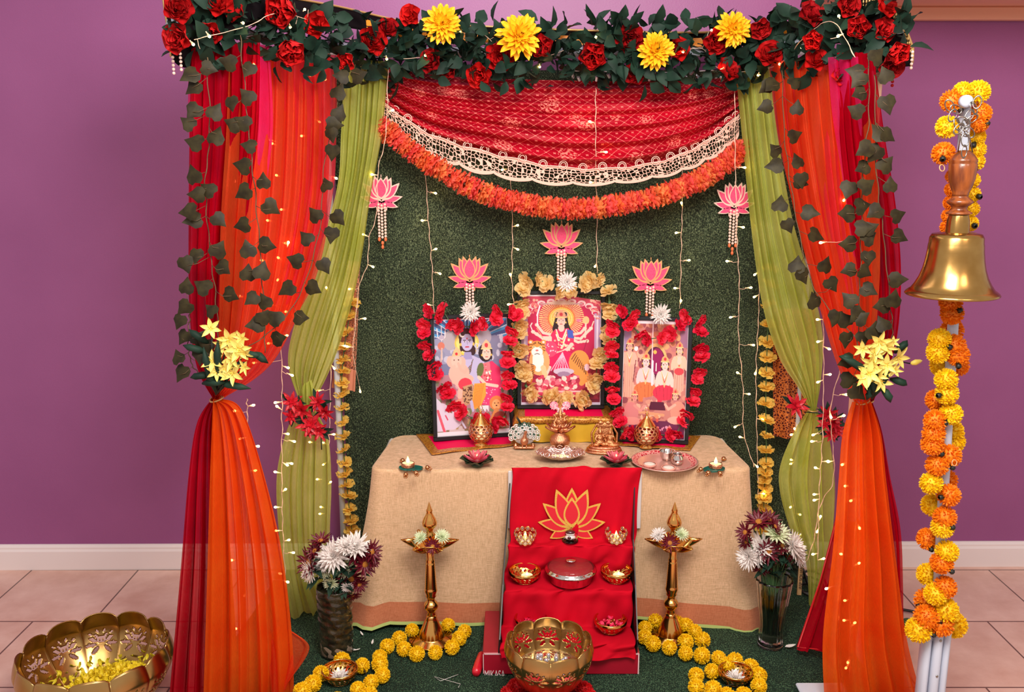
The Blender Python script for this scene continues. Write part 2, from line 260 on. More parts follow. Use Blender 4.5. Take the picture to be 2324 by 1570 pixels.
class MB:
    def __init__(s): s.v = []; s.f = []; s.m = []; s.uv = []; s.has_uv = False
    def add(s, vs, fs, mi=0, M=None, uv=None):
        o = len(s.v)
        s.v += [tuple(M @ Vector(p)) for p in vs] if M is not None else [tuple(p) for p in vs]
        if uv: s.has_uv = True
        s.uv += uv if uv else [(0, 0)] * len(vs)
        s.f += [tuple(i + o for i in f) for f in fs]; s.m += [mi] * len(fs)
        return s
    def grid(s, fn, nu, nv, close=False, mask=None, mi=0, M=None, uv=None, mif=None):
        vs = []; us = []
        cols = nu if close else nu + 1
        for j in range(nv + 1):
            for i in range(cols):
                u, v = i / nu, j / nv; vs.append(fn(u, v)); us.append(uv(u, v) if uv else (u, v))
        fs = []; ms = []
        for j in range(nv):
            for i in range(nu):
                if mask and mask((i + .5) / nu, (j + .5) / nv): continue
                a = j * cols + i; b = j * cols + (i + 1) % cols
                fs.append((a, b, b + cols, a + cols)); ms.append(mif((i + .5) / nu, (j + .5) / nv) if mif else mi)
        s.add(vs, fs, 0, M, us); s.m[-len(fs):] = ms; s.has_uv = True
        return s
    def lathe(s, prof, seg=28, mi=0, M=None, sx=1, sy=1):
        vs = []; fs = []
        for r, z in prof:
            for i in range(seg):
                a = 2 * PI * i / seg; vs.append((r * cos(a) * sx, r * sin(a) * sy, z))
        for j in range(len(prof) - 1):
            for i in range(seg):
                a = j * seg + i; b = j * seg + (i + 1) % seg; fs.append((a, b, b + seg, a + seg))
        if prof[0][0] > 1e-5: fs.append(tuple(range(seg - 1, -1, -1))) if prof[0][0] < 0.0 else None
        fs = [f for f in fs if f]
        return s.add(vs, fs, mi, M)
    def disc(s, r, z=0, seg=28, mi=0, M=None, sx=1, sy=1):
        vs = [(0, 0, z)] + [(r * cos(2 * PI * i / seg) * sx, r * sin(2 * PI * i / seg) * sy, z) for i in range(seg)]
        return s.add(vs, [(0, i + 1, (i + 1) % seg + 1) for i in range(seg)], mi, M)
    def tube(s, pts, r, seg=6, mi=0, M=None, cap=True, closed=False):
        pts = [Vector(p) for p in pts]; n = len(pts); vs = []; fs = []
        rr = r if isinstance(r, (list, tuple)) else [r] * n
        up = Vector((0.31, 0.22, 0.92))
        for i, p in enumerate(pts):
            a = pts[(i - 1) % n] if (closed or i > 0) else p; b = pts[(i + 1) % n] if (closed or i < n - 1) else p
            d = (b - a); d = d.normalized() if d.length > 1e-9 else Vector((0, 0, 1))
            x = d.cross(up); x = x.normalized() if x.length > 1e-3 else d.cross(Vector((1, 0, 0))).normalized()
            y = d.cross(x)
            for k in range(seg):
                t = 2 * PI * k / seg; vs.append(p + (x * cos(t) + y * sin(t)) * rr[i])
        for i in range(n if closed else n - 1):
            for k in range(seg):
                a = i * seg + k; b = i * seg + (k + 1) % seg; j = ((i + 1) % n) * seg
                fs.append((a, b, j + (k + 1) % seg, j + k))
        if cap and not closed: fs += [tuple(range(seg - 1, -1, -1)), tuple(range((n - 1) * seg, n * seg))]
        return s.add(vs, fs, mi, M)
    def box(s, c, size, mi=0, M=None, bev=0.0):
        x, y, z = [k / 2 for k in size]; cx, cy, cz = c; b = min(bev, x * .9, y * .9, z * .9)
        if b <= 0:
            vs = [(cx + i * x, cy + j * y, cz + k * z) for i in (-1, 1) for j in (-1, 1) for k in (-1, 1)]
            return s.add(vs, [(0, 1, 3, 2), (4, 6, 7, 5), (0, 4, 5, 1), (2, 3, 7, 6), (0, 2, 6, 4), (1, 5, 7, 3)], mi, M)
        prof = [(x - b, y - b, -z), (x, y, -z + b), (x, y, z - b), (x - b, y - b, z)]
        vs = []; fs = []
        for (a, d, h) in prof:
            q = b if a == x else 0.0001
            for (sx, sy) in ((1, 1), (-1, 1), (-1, -1), (1, -1)):
                pa = (cx + sx * a, cy + sy * (d - q), cz + h); pb = (cx + sx * (a - q), cy + sy * d, cz + h)
                vs += [pa, pb] if sx * sy > 0 else [pb, pa]
        for j in range(3):
            for i in range(8):
                a = j * 8 + i; e = j * 8 + (i + 1) % 8; fs.append((a, e, e + 8, a + 8))
        fs += [tuple(range(7, -1, -1)), tuple(range(24, 32))]
        return s.add(vs, fs, mi, M)
    def ball(s, c, r, seg=12, rings=8, mi=0, M=None):
        rx, ry, rz = r if isinstance(r, (tuple, list)) else (r, r, r); vs = [(c[0], c[1], c[2] - rz)]; fs = []
        for j in range(1, rings):
            t = PI * j / rings
            for i in range(seg):
                a = 2 * PI * i / seg; vs.append((c[0] + rx * sin(t) * cos(a), c[1] + ry * sin(t) * sin(a), c[2] - rz * cos(t)))
        vs.append((c[0], c[1], c[2] + rz)); L = len(vs) - 1
        for i in range(seg):
            fs.append((0, 1 + (i + 1) % seg, 1 + i)); b = 1 + (rings - 2) * seg; fs.append((L, b + i, b + (i + 1) % seg))
            for j in range(rings - 2):
                a = 1 + j * seg; fs.append((a + i, a + (i + 1) % seg, a + seg + (i + 1) % seg, a + seg + i))
        return s.add(vs, fs, mi, M)
    def torus(s, R_, r, seg=18, rs=6, mi=0, M=None):
        return s.grid(lambda u, v: ((R_ + r * cos(2 * PI * v)) * cos(2 * PI * u), (R_ + r * cos(2 * PI * v)) * sin(2 * PI * u), r * sin(2 * PI * v)), seg, rs, True, mi=mi, M=M)
    def petal(s, M, L, Wd, cup=0.2, curl=0.2, kind='pt', nv=4, mi=0, ruf=0, rr=None):
        vs = []; nu = 2 if not ruf else 4
        for j in range(nv + 1):
            t = j / nv
            if kind == 'pt': w_ = Wd * max(sin(PI * min(1, t ** 0.75 * 0.97 + 0.03)) ** 0.8, 0.03)
            elif kind == 'rd': w_ = Wd * (0.35 + 0.65 * sin(PI * min(0.86, t * 0.86)) ) if t < 0.99 else Wd * 0.62
            else: w_ = Wd * (0.2 + 0.8 * t)
            for i in range(nu + 1):
                u = 2 * i / nu - 1; z = cup * Wd * u * u + curl * L * t * t; y = L * t
                if kind != 'pt' and t > 0.9: y -= L * 0.12 * u * u
                if ruf and t > 0.4: z += (rr or rnd).uniform(-ruf, ruf) * L * t; y += (rr or rnd).uniform(-ruf, ruf) * .4 * L * (t > .9)
                vs.append((u * w_ / 2, y, z))
        k = nu + 1
        fs = [(j * k + i, j * k + i + 1, (j + 1) * k + i + 1, (j + 1) * k + i) for j in range(nv) for i in range(nu)]
        return s.add(vs, fs, mi, M)
    def flower(s, layers, M=I4, mi=0, jit=4, seed=1):
        rr = random.Random(seed)
        for (n, L, Wd, el, cup, curl, r0, z0, kind, ruf) in layers:
            ph = rr.uniform(0, 360)
            for k in range(n):
                Mk = M @ RZ(ph + 360 * k / n + rr.uniform(-jit, jit)) @ T(0, r0, z0) @ RX(el + rr.uniform(-jit, jit))
                s.petal(Mk, L * rr.uniform(.9, 1.08), Wd, cup, curl, kind, 4 if ruf == 0 else 3, mi, ruf, rr)
        return s
    def mesh(s, name, mats, smooth=True, off=None):
        me = bpy.data.meshes.new(name)
        vs = s.v if off is None else [(a - off[0], b - off[1], c - off[2]) for a, b, c in s.v]
        me.from_pydata(vs, [], s.f)
        for m in mats: me.materials.append(W[m])
        me.polygons.foreach_set('material_index', s.m)
        me.polygons.foreach_set('use_smooth', [smooth] * len(s.f))
        if s.has_uv:
            ul = me.uv_layers.new(name='UVMap'); li = np.empty(len(me.loops), dtype=np.int32); me.loops.foreach_get('vertex_index', li)
            ul.data.foreach_set('uv', np.array(s.uv, dtype=np.float32)[li].ravel())
        me.update(); return me
    def build(s, name, mats, parent=None, world=True, smooth=True, solid=0, sharp=False, bevel=0, origin=None):
        if isinstance(mats, str): mats = [mats]
        if parent is None:
            a = np.array(s.v); lo, hi = a.min(0), a.max(0)
            off = origin if origin is not None else Vector(((lo[0] + hi[0]) / 2, (lo[1] + hi[1]) / 2, lo[2]))
            me = s.mesh(name, mats, smooth, off); o = bpy.data.objects.new(name, me); COL.objects.link(o); o.location = off
        else:
            off = wloc(parent) if world else None
            me = s.mesh(name, mats, smooth, off); o = bpy.data.objects.new(name, me); COL.objects.link(o); o.parent = parent
        if sharp: me.set_sharp_from_angle(angle=R(38))
        if solid: md = o.modifiers.new('thickness', 'SOLIDIFY'); md.thickness = solid; md.offset = 0
        if bevel: md = o.modifiers.new('soft_edge', 'BEVEL'); md.width = bevel; md.segments = 2
        return o
def wloc(o):
    v = Vector((0, 0, 0))
    while o is not None: v += Vector(o.location); o = o.parent
    return v
def tag(o, label, cat, group=None, kind=None):
    if label: o['label'] = label
    if cat: o['category'] = cat
    if group: o['group'] = group
    if kind: o['kind'] = kind
    return o
def thing(name, loc, label, cat, group=None, rz=0, sc=1):
    o = bpy.data.objects.new(name, None); COL.objects.link(o); o.location = loc; o.rotation_euler = (0, 0, R(rz)); o.scale = (sc,) * 3
    o.empty_display_size = 0.05
    return tag(o, label, cat, group)
def inst(name, me, parent, loc, rot=(0, 0, 0), sc=1.0):
    """one more object sharing a mesh, as a part of parent (loc in world) or on its own"""
    o = bpy.data.objects.new(name, me); COL.objects.link(o)
    if parent is not None: o.parent = parent; o.location = Vector(loc) - wloc(parent)
    else: o.location = loc
    o.rotation_euler = rot.to_euler() if isinstance(rot, Matrix) else rot
    o.scale = (sc,) * 3 if isinstance(sc, (int, float)) else sc
    return o
def dup(o, parent=None, loc=None, rz=None, sc=None, label=None):
    c = o.copy(); COL.objects.link(c)
    if parent is not None: c.parent = parent
    if loc is not None: c.location = loc
    if rz is not None: c.rotation_euler = (o.rotation_euler.x, o.rotation_euler.y, R(rz))
    if sc is not None: c.scale = (sc,) * 3 if isinstance(sc, (int, float)) else sc
    if label: c['label'] = label
    for ch in list(o.children): dup(ch, c)
    return c
def blob(mb, items, M=I4):
    """items: ('e',c,r) ellipsoid or ('l',p,q,r0,r1) tapered limb"""
    for it in items:
        if it[0] == 'e': mb.ball(it[1], it[2], 14, 10, M=M)
        else:
            p, q = Vector(it[1]), Vector(it[2]); mb.tube([lerp(p, q, t / 4) for t in range(5)], [lerp(it[3], it[4], t / 4) for t in range(5)], 8, M=M)
            mb.ball(p, it[3], 8, 6, M=M); mb.ball(q, it[4], 8, 6, M=M)
    return mb
def remesh(o, size): md = o.modifiers.new('fuse', 'REMESH'); md.mode = 'VOXEL'; md.voxel_size = size; md.use_smooth_shade = True; return o

# ------------------------------------------------------------------ shared flower meshes
def pompom(name, mname, n=260, seed=3):
    mb = MB(); rr = random.Random(seed); mb.ball((0, 0, 0), 0.78, 14, 10)
    for i in range(n):
        z = 1 - 2 * (i + .5) / n; a = i * 2.39996; q = math.sqrt(1 - z * z); d = Vector((q * cos(a), q * sin(a), z)) + Vector([rr.uniform(-.12, .12) for _ in range(3)])
        d.normalize(); M = aim(d) @ T(0, 0, 0.7)
        s_ = rr.uniform(.9, 1.08)
        for k in range(2):
            Mk = M @ RZ(rr.uniform(0, 180)); w_ = 0.085
            mb.add([(-w_ * .4, 0, 0), (w_ * .4, 0, 0), (w_, 0.03, .22 * s_), (0, 0.05, .33 * s_), (-w_, 0.03, .22 * s_)], [(0, 1, 2, 3, 4)], 0, Mk)
    return mb.mesh(name, [mname], False)
POM_Y = pompom('yellow_pompom', 'mary'); POM_O = pompom('orange_pompom', 'maro', seed=5); POM_R = pompom('red_pompom', 'marr', seed=8)
def carnation(name, mname, seed=1):      # unit radius, faces +Z
    mb = MB()
    mb.flower([(8, .98, .95, 8, .1, .12, .08, 0, 'fan', .16), (7, .86, .85, 32, .1, .1, .05, .05, 'fan', .18), (5, .62, .6, 58, .1, 0, .04, .08, 'fan', .2)], seed=seed, jit=9)
    mb.lathe([(.0, -.42), (.14, -.4), (.17, -.2), (.16, .0), (.05, .08)], 8, 1)
    return mb.mesh(name, [mname, 'calyx'], True)
CARN_R = [carnation('red_carnation', 'redcarn', i) for i in (1, 2)]; CARN_C = [carnation('cream_carnation', 'cream', i) for i in (3, 4)]; CARN_Y = [carnation('yellow_carnation', 'yelcarn', i) for i in (5, 6)]
def ruff(name, a, seed):                  # dense hydrangea-like disc on a string, unit radius, axis Z
    mb = MB()
    mb.flower([(9, .9, .55, 14, .2, .05, .1, -.1, 'rd', .12), (8, .85, .5, 30, .2, .0, .1, 0, 'rd', .12), (7, .8, .5, -12, .2, 0, .1, -.15, 'rd', .12)], seed=seed, jit=10)
    return mb.mesh(name, [a], True)
RUFF = [ruff('orange_blossom', 'orflower', 1), ruff('apricot_blossom', 'orflower2', 2), ruff('orange_blossom', 'orflower', 3)]
def mum(name, m, seed=1, dense=1):       # chrysanthemum, faces +Z, unit radius
    mb = MB()
    mb.flower([(20, .95, .19, 4, .3, .12, .06, 0, 'pt', 0), (18, .86, .18, 18, .3, .15, .05, .03, 'pt', 0), (16, .74, .17, 34, .3, .15, .04, .06, 'pt', 0), (13, .56, .15, 54, .3, .1, .03, .08, 'pt', 0), (7, .32, .11, 76, .3, 0, .02, .1, 'pt', 0)], seed=seed, jit=6)
    return mb.mesh(name, [m], True)
MUM_W = mum('white_chrysanthemum', 'wflower', 1); MUM_G = mum('green_white_chrysanthemum', 'wgreen', 2)
def daisy(name, m, seed=1):
    mb = MB(); mb.flower([(14, .95, .24, 8, .3, .12, .12, 0, 'pt', 0), (11, .8, .22, 22, .3, .1, .1, .03, 'pt', 0)], seed=seed, jit=6)
    mb.ball((0, 0, .06), (.27, .27, .13), 12, 8, 1); return mb.mesh(name, [m, 'ocentre'], True)
DAISY_M = daisy('maroon_daisy', 'maroonfl', 4)
def dahlia():
    mb = MB(); mb.flower([(18, .95, .27, -8, .4, .05, .1, 0, 'rd', 0), (17, .9, .26, 10, .4, .05, .08, .04, 'rd', 0), (15, .8, .25, 26, .4, .05, .06, .08, 'rd', 0), (12, .64, .24, 44, .4, .1, .05, .1, 'pt', 0), (6, .42, .2, 70, .4, .1, .03, .1, 'pt', 0)], seed=9, jit=9)
    return mb.mesh('yellow_dahlia', ['dahlia'], True)
DAHLIA = dahlia()
def rose(name, seed, openness=1.0):
    mb = MB(); rr = random.Random(seed)
    for (n, L, Wd, el, curl, r0) in ((5, .85, 1.05, 24 * openness, .1, .12), (5, .8, .95, 44 * openness + 4, .05, .1), (4, .75, .8, 64, -.05, .08), (3, .7, .62, 80, -.15, .06), (2, .62, .4, 88, -.2, .02)):
        ph = rr.uniform(0, 360)
        for k in range(n): mb.petal(RZ(ph + 360 * k / n) @ T(0, r0, 0) @ RX(el), L, Wd, .38, curl, 'rd', 5, 0, .035, rr)
    mb.flower([(5, .5, .2, -35, .1, -.2, .05, -.08, 'pt', 0)], mi=1, seed=seed); return mb.mesh(name, ['rose', 'leaf'], True)
ROSES = [rose('red_rose', 1), rose('red_rose', 2, .8), rose('red_rose', 3, 1.9)]
def lily():
    mb = MB(); mb.flower([(6, 1, .42, 22, .25, -.12, .03, 0, 'pt', 0)], seed=2); mb.flower([(4, .45, .05, 62, 0, 0, 0, 0, 'pt', 0)], seed=3, mi=1)
    return mb.mesh('yellow_lily', ['lily', 'dahlia'], True)
LILY = lily()
def poin():
    mb = MB(); mb.flower([(7, 1, .36, 8, .2, -.05, .05, 0, 'pt', 0), (6, .75, .3, 26, .2, 0, .04, .04, 'pt', 0), (4, .5, .22, 50, .2, 0, .02, .05, 'pt', 0)], seed=4)
    return mb.mesh('crimson_poinsettia', ['poin'], True)
POIN = poin()

# ------------------------------------------------------------------ fairy lights
def bulb_meshes():
    a = MB().lathe([(0.0, 0), (.0016, .0005), (.0016, .007), (.0028, .012), (.0030, .018), (.0026, .021)], 8)
    b = MB().ball((0, 0, .0225), (.0042, .0042, .0056), 8, 6)
    return a.mesh('bulb_stem', ['bulbbody']), b.mesh('bulb', ['glow'])
BSTEM, BGLOW = bulb_meshes()
def light_string(path, bulbs, label, group='warm white fairy light strings', front=0.0):
    """path: [(px,py,y)...]; bulbs [(px,py)]; each bulb sits on a short stem off the cord"""
    pts = [P(*p) for p in path]; n = max(16, int(sum((pts[i + 1] - pts[i]).length for i in range(len(pts) - 1)) / .018))
    dense = []
    for i in range(n + 1):
        t = i / n; p = crom(pts, t); dense.append(p + Vector((sin(i * 1.3) * .0018, sin(i * .9 + 1) * .0016, 0)))
    lo = min(dense, key=lambda p: p.z); th = thing('fairy_light_string', Vector((lo.x, lo.y, lo.z)), label, 'string lights', group)
    m = MB(); m.tube(dense, .0011, 5); m.tube([p + Vector((.0016 * sin(i * 1.1), -.001 + .0016 * cos(i * 1.1), 0)) for i, p in enumerate(dense)], .0009, 4)
    m.build('cord', 'cord', th)
    for (bx, by) in bulbs:
        best = None
        for q in dense:
            t = P(bx, by, q.y); d = (t - q).length
            if best is None or d < best[0]: best = (d, q, t)
        d, q, t = best
        if d > .03:                                   # longer lead drawn as wire
            w_ = MB().tube([q, lerp(q, t, .4) + Vector((0, -.003, -.004)), lerp(q, t, .85)], .0009, 4); w_.build('lead_wire', 'cord', th)
            q = lerp(q, t, 1 - .02 / max(d, .02))
        q = q + Vector((0, -front, 0))
        dr = (t - q) if d > .004 else Vector((rnd.uniform(-1, 1), -.6, -.5))
        dr = dr.normalized() + Vector((0, -.25, 0)); M = aim(dr)
        s_ = inst('bulb_stem', BSTEM, th, q + Vector((0, -.002, 0)), M)
        inst('bulb', BGLOW, th, q + Vector((0, -.002, 0)), M)
    return th

# ================================================================== the room
def struct(o, label=None): o['kind'] = 'structure'; 
WALL_Y = 3.79
def wall_y(x): return WALL_Y + 0.008 * x
mb = MB(); mb.box((0, WALL_Y + .06, 1.45), (7.6, .12, 2.9), 0); o = mb.build('wall_back', 'wall', smooth=False); struct(o); o.rotation_euler.z = math.atan(.008); o.location.y = WALL_Y + .06
mb = MB(); mb.box((0, 1.6, -.03), (8, 4.5, .06)); o = mb.build('floor', 'floor', smooth=False, origin=Vector((0, 0, 0))); struct(o)
# baseboard: a stepped profile run along the wall
mb = MB(); prof = [(0, 0), (-.018, 0), (-.018, .085), (-.013, .095), (-.013, .102), (-.006, .112), (0, .114)]
mb.add([(x, y, z) for x in (-3.8, 3.8) for (y, z) in prof], [(i, i + 1, i + 8, i + 7) for i in range(6)] + [tuple(range(7)), tuple(range(13, 6, -1))])
o = mb.build('baseboard_back', 'white', smooth=False, origin=Vector((0, 0, 0))); o.location = (0, WALL_Y - .0005, 0); o.rotation_euler.z = math.atan(.008); struct(o)
# dropped soffit over the right end of the wall, with a small moulding against the wall
xs = P(1885, 30, 3.5).x; zs = P(2200, 18, wall_y(1.9)).z
mb = MB(); mb.box(((xs + 3.8) / 2, 3.45, zs + .3), (3.8 - xs, .72, .6)); o = mb.build('trim_1', 'soffit', smooth=False); struct(o)
mb = MB(); mb.box(((xs + 3.8) / 2, 3.795 - .02, zs - .025), (3.8 - xs, .05, .05), bev=.006); o = mb.build('trim_2', 'soffit2', smooth=False); struct(o)

# ================================================================== turf backdrop and turf mat
TB = 3.735
xl = P(792, 1180, TB).x; xr = P(1822, 1150, TB).x
mb = MB(); mb.grid(lambda u, v: (lerp(xl, xr, u), TB + .006 * sin(u * 19) * (1 - v) + (.004 * cos(v * 41) if abs(v - .42) < .1 else 0), lerp(2.1, .012, v)), 60, 50)
tag(mb.build('turf_backdrop', 'turfw', solid=.012), 'dark green artificial turf sheet hanging behind the altar table', 'artificial turf')
mb = MB(); x0, x1, y0, y1 = -1.02, P(1880, 1400, 3.3).x + .02, 2.45, 3.725
mb.grid(lambda u, v: (lerp(x0, x1, u) + .012 * sin(v * 9), lerp(y0, y1, v) + .01 * sin(u * 11), .012 + .003 * sin(u * 23 + v * 17)), 40, 40)
tag(mb.build('turf_mat', 'turff', solid=.012), 'green artificial turf mat lying on the floor tiles under the altar', 'artificial turf')

# ================================================================== mandap frame (beams, posts) and its valance cloth
BF, BR = 2.80, 3.60
U_PATH = [(385, 55, BF), (620, 75, BF + .30), (855, 118, BR), (1060, 118, BR), (1280, 122, BR), (1500, 125, BR), (1690, 118, BR), (1870, 80, BF + .33), (2045, 62, BF)]
UP = [P(*p) for p in U_PATH]
FL, RL_, RR_, FR = UP[0], UP[2], UP[6], UP[8]
W['post'] = mat('peach_wrapped_pole', (226, 178, 150), 0.5)
th = thing('canopy_stand', ((FL.x + FR.x) / 2, 3.2, 0), 'white pipe canopy frame carrying the flower garland and sheer drapes', 'canopy frame')
for a, b, nm in ((FL, RL_, 'side_beam'), (RL_, RR_, 'back_beam'), (RR_, FR, 'side_beam')):
    MB().tube([a, b], .018, 10).build(nm, 'pvc', th)
for q, px, py in ((FL, 442, 200), (RL_, 775, 1100), (RR_, 1800, 1100), (FR, 1992, 200)):
    yy = q.y + (.06 if q.y < 3 else 0); t = P(px, py, yy); t = Vector((t.x, yy, .02)); MB().tube([t, Vector((t.x, yy, q.z))], .012, 10).build('post', 'post' if q.y < 3 else 'pvc', th)
    MB().tube([Vector((t.x, yy, q.z)), q], .013, 8).build('elbow', 'pvc', th)
# dark velvet and orange satin valance with gold cord along the top
th = thing('canopy_valance', (UP[4].x, 3.55, 2.05), 'dark valance cloth with orange band and beaded gold trim over the canopy beams', 'valance')
top_px = [(366, -25, BF), (374, -70, BF), (520, -30, BF + .14), (760, 14, 3.4), (925, 50, BR), (1090, 60, BR), (1280, 68, BR), (1500, 74, BR), (1640, 72, BR), (1800, 52, 3.42), (1892, 22, 3.2), (1960, -6, BF + .1), (2010, 0, BF), (2045, 38, BF), (2074, 108, BF)]
bot_px = [(386, 128, BF), (430, 150, BF), (560, 60, BF + .14), (770, 60, 3.4), (925, 90, BR), (1090, 96, BR), (1280, 102, BR), (1500, 106, BR), (1640, 104, BR), (1800, 86, 3.42), (1892, 90, 3.2), (1960, 130, BF + .1), (2010, 140, BF), (2040, 150, BF), (2070, 150, BF)]
tp = [P(*p) for p in top_px]; bp = [P(*p) for p in bot_px]
def val(u, v):
    a, b = crom(tp, u), crom(bp, u); q = lerp(a, b, v); q.y += .012 + .01 * sin(u * 60 + v * 3) * v; return q
mb = MB(); mb.grid(val, 120, 6, mif=lambda u, v: 1 if 0.24 < u < .64 and v > .25 else 0); mb.build('valance_cloth', ['black', 'orangecloth'], th, solid=.003)
MB().tube([val(i / 120, 0) + Vector((0, -.004, .002)) for i in range(121)], .004, 6).build('gold_cord', 'goldcord', th)
for e_ in (0, 1): MB().tube([val(e_, j / 12) + Vector((0, -.006, 0)) for j in range(13)], .004, 6).build('gold_cord', 'goldcord', th)
mb = MB()
for i in list(range(0, 10)) + list(range(84, 118)):
    q = val(i / 118, 0); mb.ball(q + Vector((.0, -.008, -.012)), (.004, .004, .006), 6, 5); mb.ball(q + Vector((0, -.008, -.024)), (.0028, .0028, .005), 6, 5)
mb.build('beaded_fringe', 'goldcord', th)['kind'] = 'stuff'
for (bx, by) in ((2071, 118), (2028, 158), (392, 130), (409, 122)):
    q = P(bx, by, BF - .02); mb = MB()
    for k in range(5): mb.ball(q + Vector((0, 0, -.011 * k)), .0048, 7, 5)
    mb.build('bead_drop', 'pearl' if by < 150 else 'rose', th)

# ================================================================== sheer drapes
def sheet(L, Rr, m, n=9, amp=.03, nu=150, nv=110, ph=0, solid=0, parent=None, name='drape', pinch=0.3):
    Lp = [P(*p) for p in L]; Rp = [P(*p) for p in Rr]
    wmax = max((a - b).length for a, b in zip(Lp, Rp))
    def fn(u, v):
        a, b = crom(Lp, v), crom(Rp, v); wd = (b - a).length / wmax
        q = lerp(a, b, u); s_ = sin(2 * PI * n * u + ph + 1.3 * sin(u * 5 + ph)) + .45 * sin(2 * PI * n * 2.3 * u + 2 * ph + v * 2)
        e = min(1, 8 * min(u, 1 - u) + .25)
        q.y += amp * s_ * (pinch + (1 - pinch) * min(1, wd * 1.5)) * e
        q.x += amp * .35 * cos(2 * PI * n * u + ph + v) * wd * e
        if q.z < .014: q.z = .014
        return q
    mb = MB(); mb.grid(fn, nu, nv); return mb
def drape(name, m, upper, lower, label, n=9, amp=.03, ph=0, tie=None, group='sheer drapes tied back to the posts', extra=()):
    """upper/lower = (left edge, right edge) px polylines"""
    q = P(*lower[0][-1]); th = thing(name, (q.x, q.y, 0.0), label, 'curtain', group)
    if upper: sheet(*upper, m, n, amp * .75, ph=ph).build('upper_panel', m, th)
    if lower: sheet(*lower, m, max(4, int(n * .5)), amp * .9, ph=ph + 1).build('lower_panel', 'orange2' if m == 'orange' else m, th)
    for (nm, e, m2, n2) in extra: sheet(*e, m2, n2, amp * .7, ph=ph + 2, nu=70, nv=60).build(nm, m2, th)
    if tie:
        p = P(*tie[:3]); MB().tube([p + Vector((tie[3] * cos(a), tie[3] * .8 * sin(a), .006 * sin(a + ph))) for a in [2 * PI * i / 20 for i in range(20)]], .0025, 6, closed=True).build('tie_wire', 'goldcord', th)
    return th
F = 2.74; M_ = 3.45
# left front: crimson outside, orange towards the middle
drape('crimson_drape', 'red',
      ([(432, 110, F + .07), (428, 300, F + .04), (426, 500, F + .03), (428, 700, F + .02), (445, 830, F), (484, 903, F)],
       [(590, 95, F + .22), (585, 300, F + .2), (560, 500, F + .17), (540, 700, F + .1), (515, 830, F + .04), (496, 905, F)]),
      ([(482, 903, F), (447, 960, F), (428, 1080, F), (410, 1300, F), (392, 1500, F), (383, 1612, F)],
       [(496, 905, F), (492, 960, F + .02), (500, 1080, F + .03), (515, 1300, F + .03), (520, 1500, F + .03), (525, 1625, F + .03)]),
      'sheer crimson drape hanging nearest the big brass petal bowl', n=6, amp=.022, ph=.5, tie=(490, 905, F, .018),
      extra=[('inner_layer', ([(430, 115, F + .09), (430, 300, F + .08), (452, 500, F + .09), (470, 700, F + .07), (490, 900, F + .02)], [(612, 100, F + .3), (620, 300, F + .3), (590, 500, F + .25), (540, 700, F + .15), (500, 903, F + .02)]), 'pink', 4)])
drape('orange_drape', 'orange',
      ([(520, 100, F + .16), (512, 300, F + .1), (500, 500, F + .05), (497, 700, F + .02), (494, 830, F), (486, 905, F)],
       [(748, 120, M_), (748, 300, M_ - .04), (740, 470, M_ - .12), (700, 650, M_ - .3), (620, 820, M_ - .55), (500, 908, F)]),
      ([(484, 905, F - .01), (482, 960, F - .02), (478, 1080, F - .02), (472, 1300, F - .03), (466, 1500, F - .03), (462, 1615, F - .03)],
       [(500, 906, F), (548, 930, F), (595, 1060, F + .02), (640, 1250, F + .03), (664, 1450, F + .03), (668, 1600, F + .04)]),
      'sheer orange drape gathered beside the yellow lilies nearest the big brass petal bowl', n=8, amp=.026, ph=1.1, tie=(492, 906, F, .02),
      extra=[('back_layer', ([(590, 110, F + .3), (590, 300, F + .3), (575, 500, F + .25), (540, 700, F + .15), (500, 895, F + .02)], [(765, 125, M_ + .02), (765, 300, M_), (755, 450, M_ - .1), (700, 670, M_ - .3), (510, 903, F + .03)]), 'coral', 6),
             ('floor_tail', ([(610, 1430, F + .06), (612, 1500, F + .03), (618, 1600, F)], [(652, 1425, F + .08), (704, 1466, F + .07), (660, 1540, F + .03), ], ), 'orange', 2)])
drape('lime_drape', 'green',
      ([(782, 135, 3.5), (775, 300, 3.48), (765, 430, 3.44), (715, 600, 3.4), (668, 740, 3.34), (655, 830, 3.32), (682, 915, 3.3)],
       [(882, 140, 3.56), (868, 300, 3.54), (842, 440, 3.5), (815, 620, 3.46), (775, 770, 3.4), (740, 860, 3.36), (705, 918, 3.3)]),
      ([(684, 915, 3.3), (650, 980, 3.3), (628, 1090, 3.3), (636, 1240, 3.3), (650, 1330, 3.3), (662, 1412, 3.3)],
       [(706, 918, 3.3), (744, 985, 3.3), (753, 1090, 3.3), (750, 1200, 3.3), (752, 1290, 3.34), (800, 1372, 3.4)]),
      'sheer lime green drape tied with red flowers beside the dark vase', n=6, amp=.022, ph=2.2, tie=(694, 917, 3.3, .02),
      extra=[('knot', ([(690, 868, 3.28), (684, 890, 3.27), (690, 925, 3.27)], [(708, 862, 3.28), (716, 895, 3.27), (708, 928, 3.27)]), 'green', 2)])
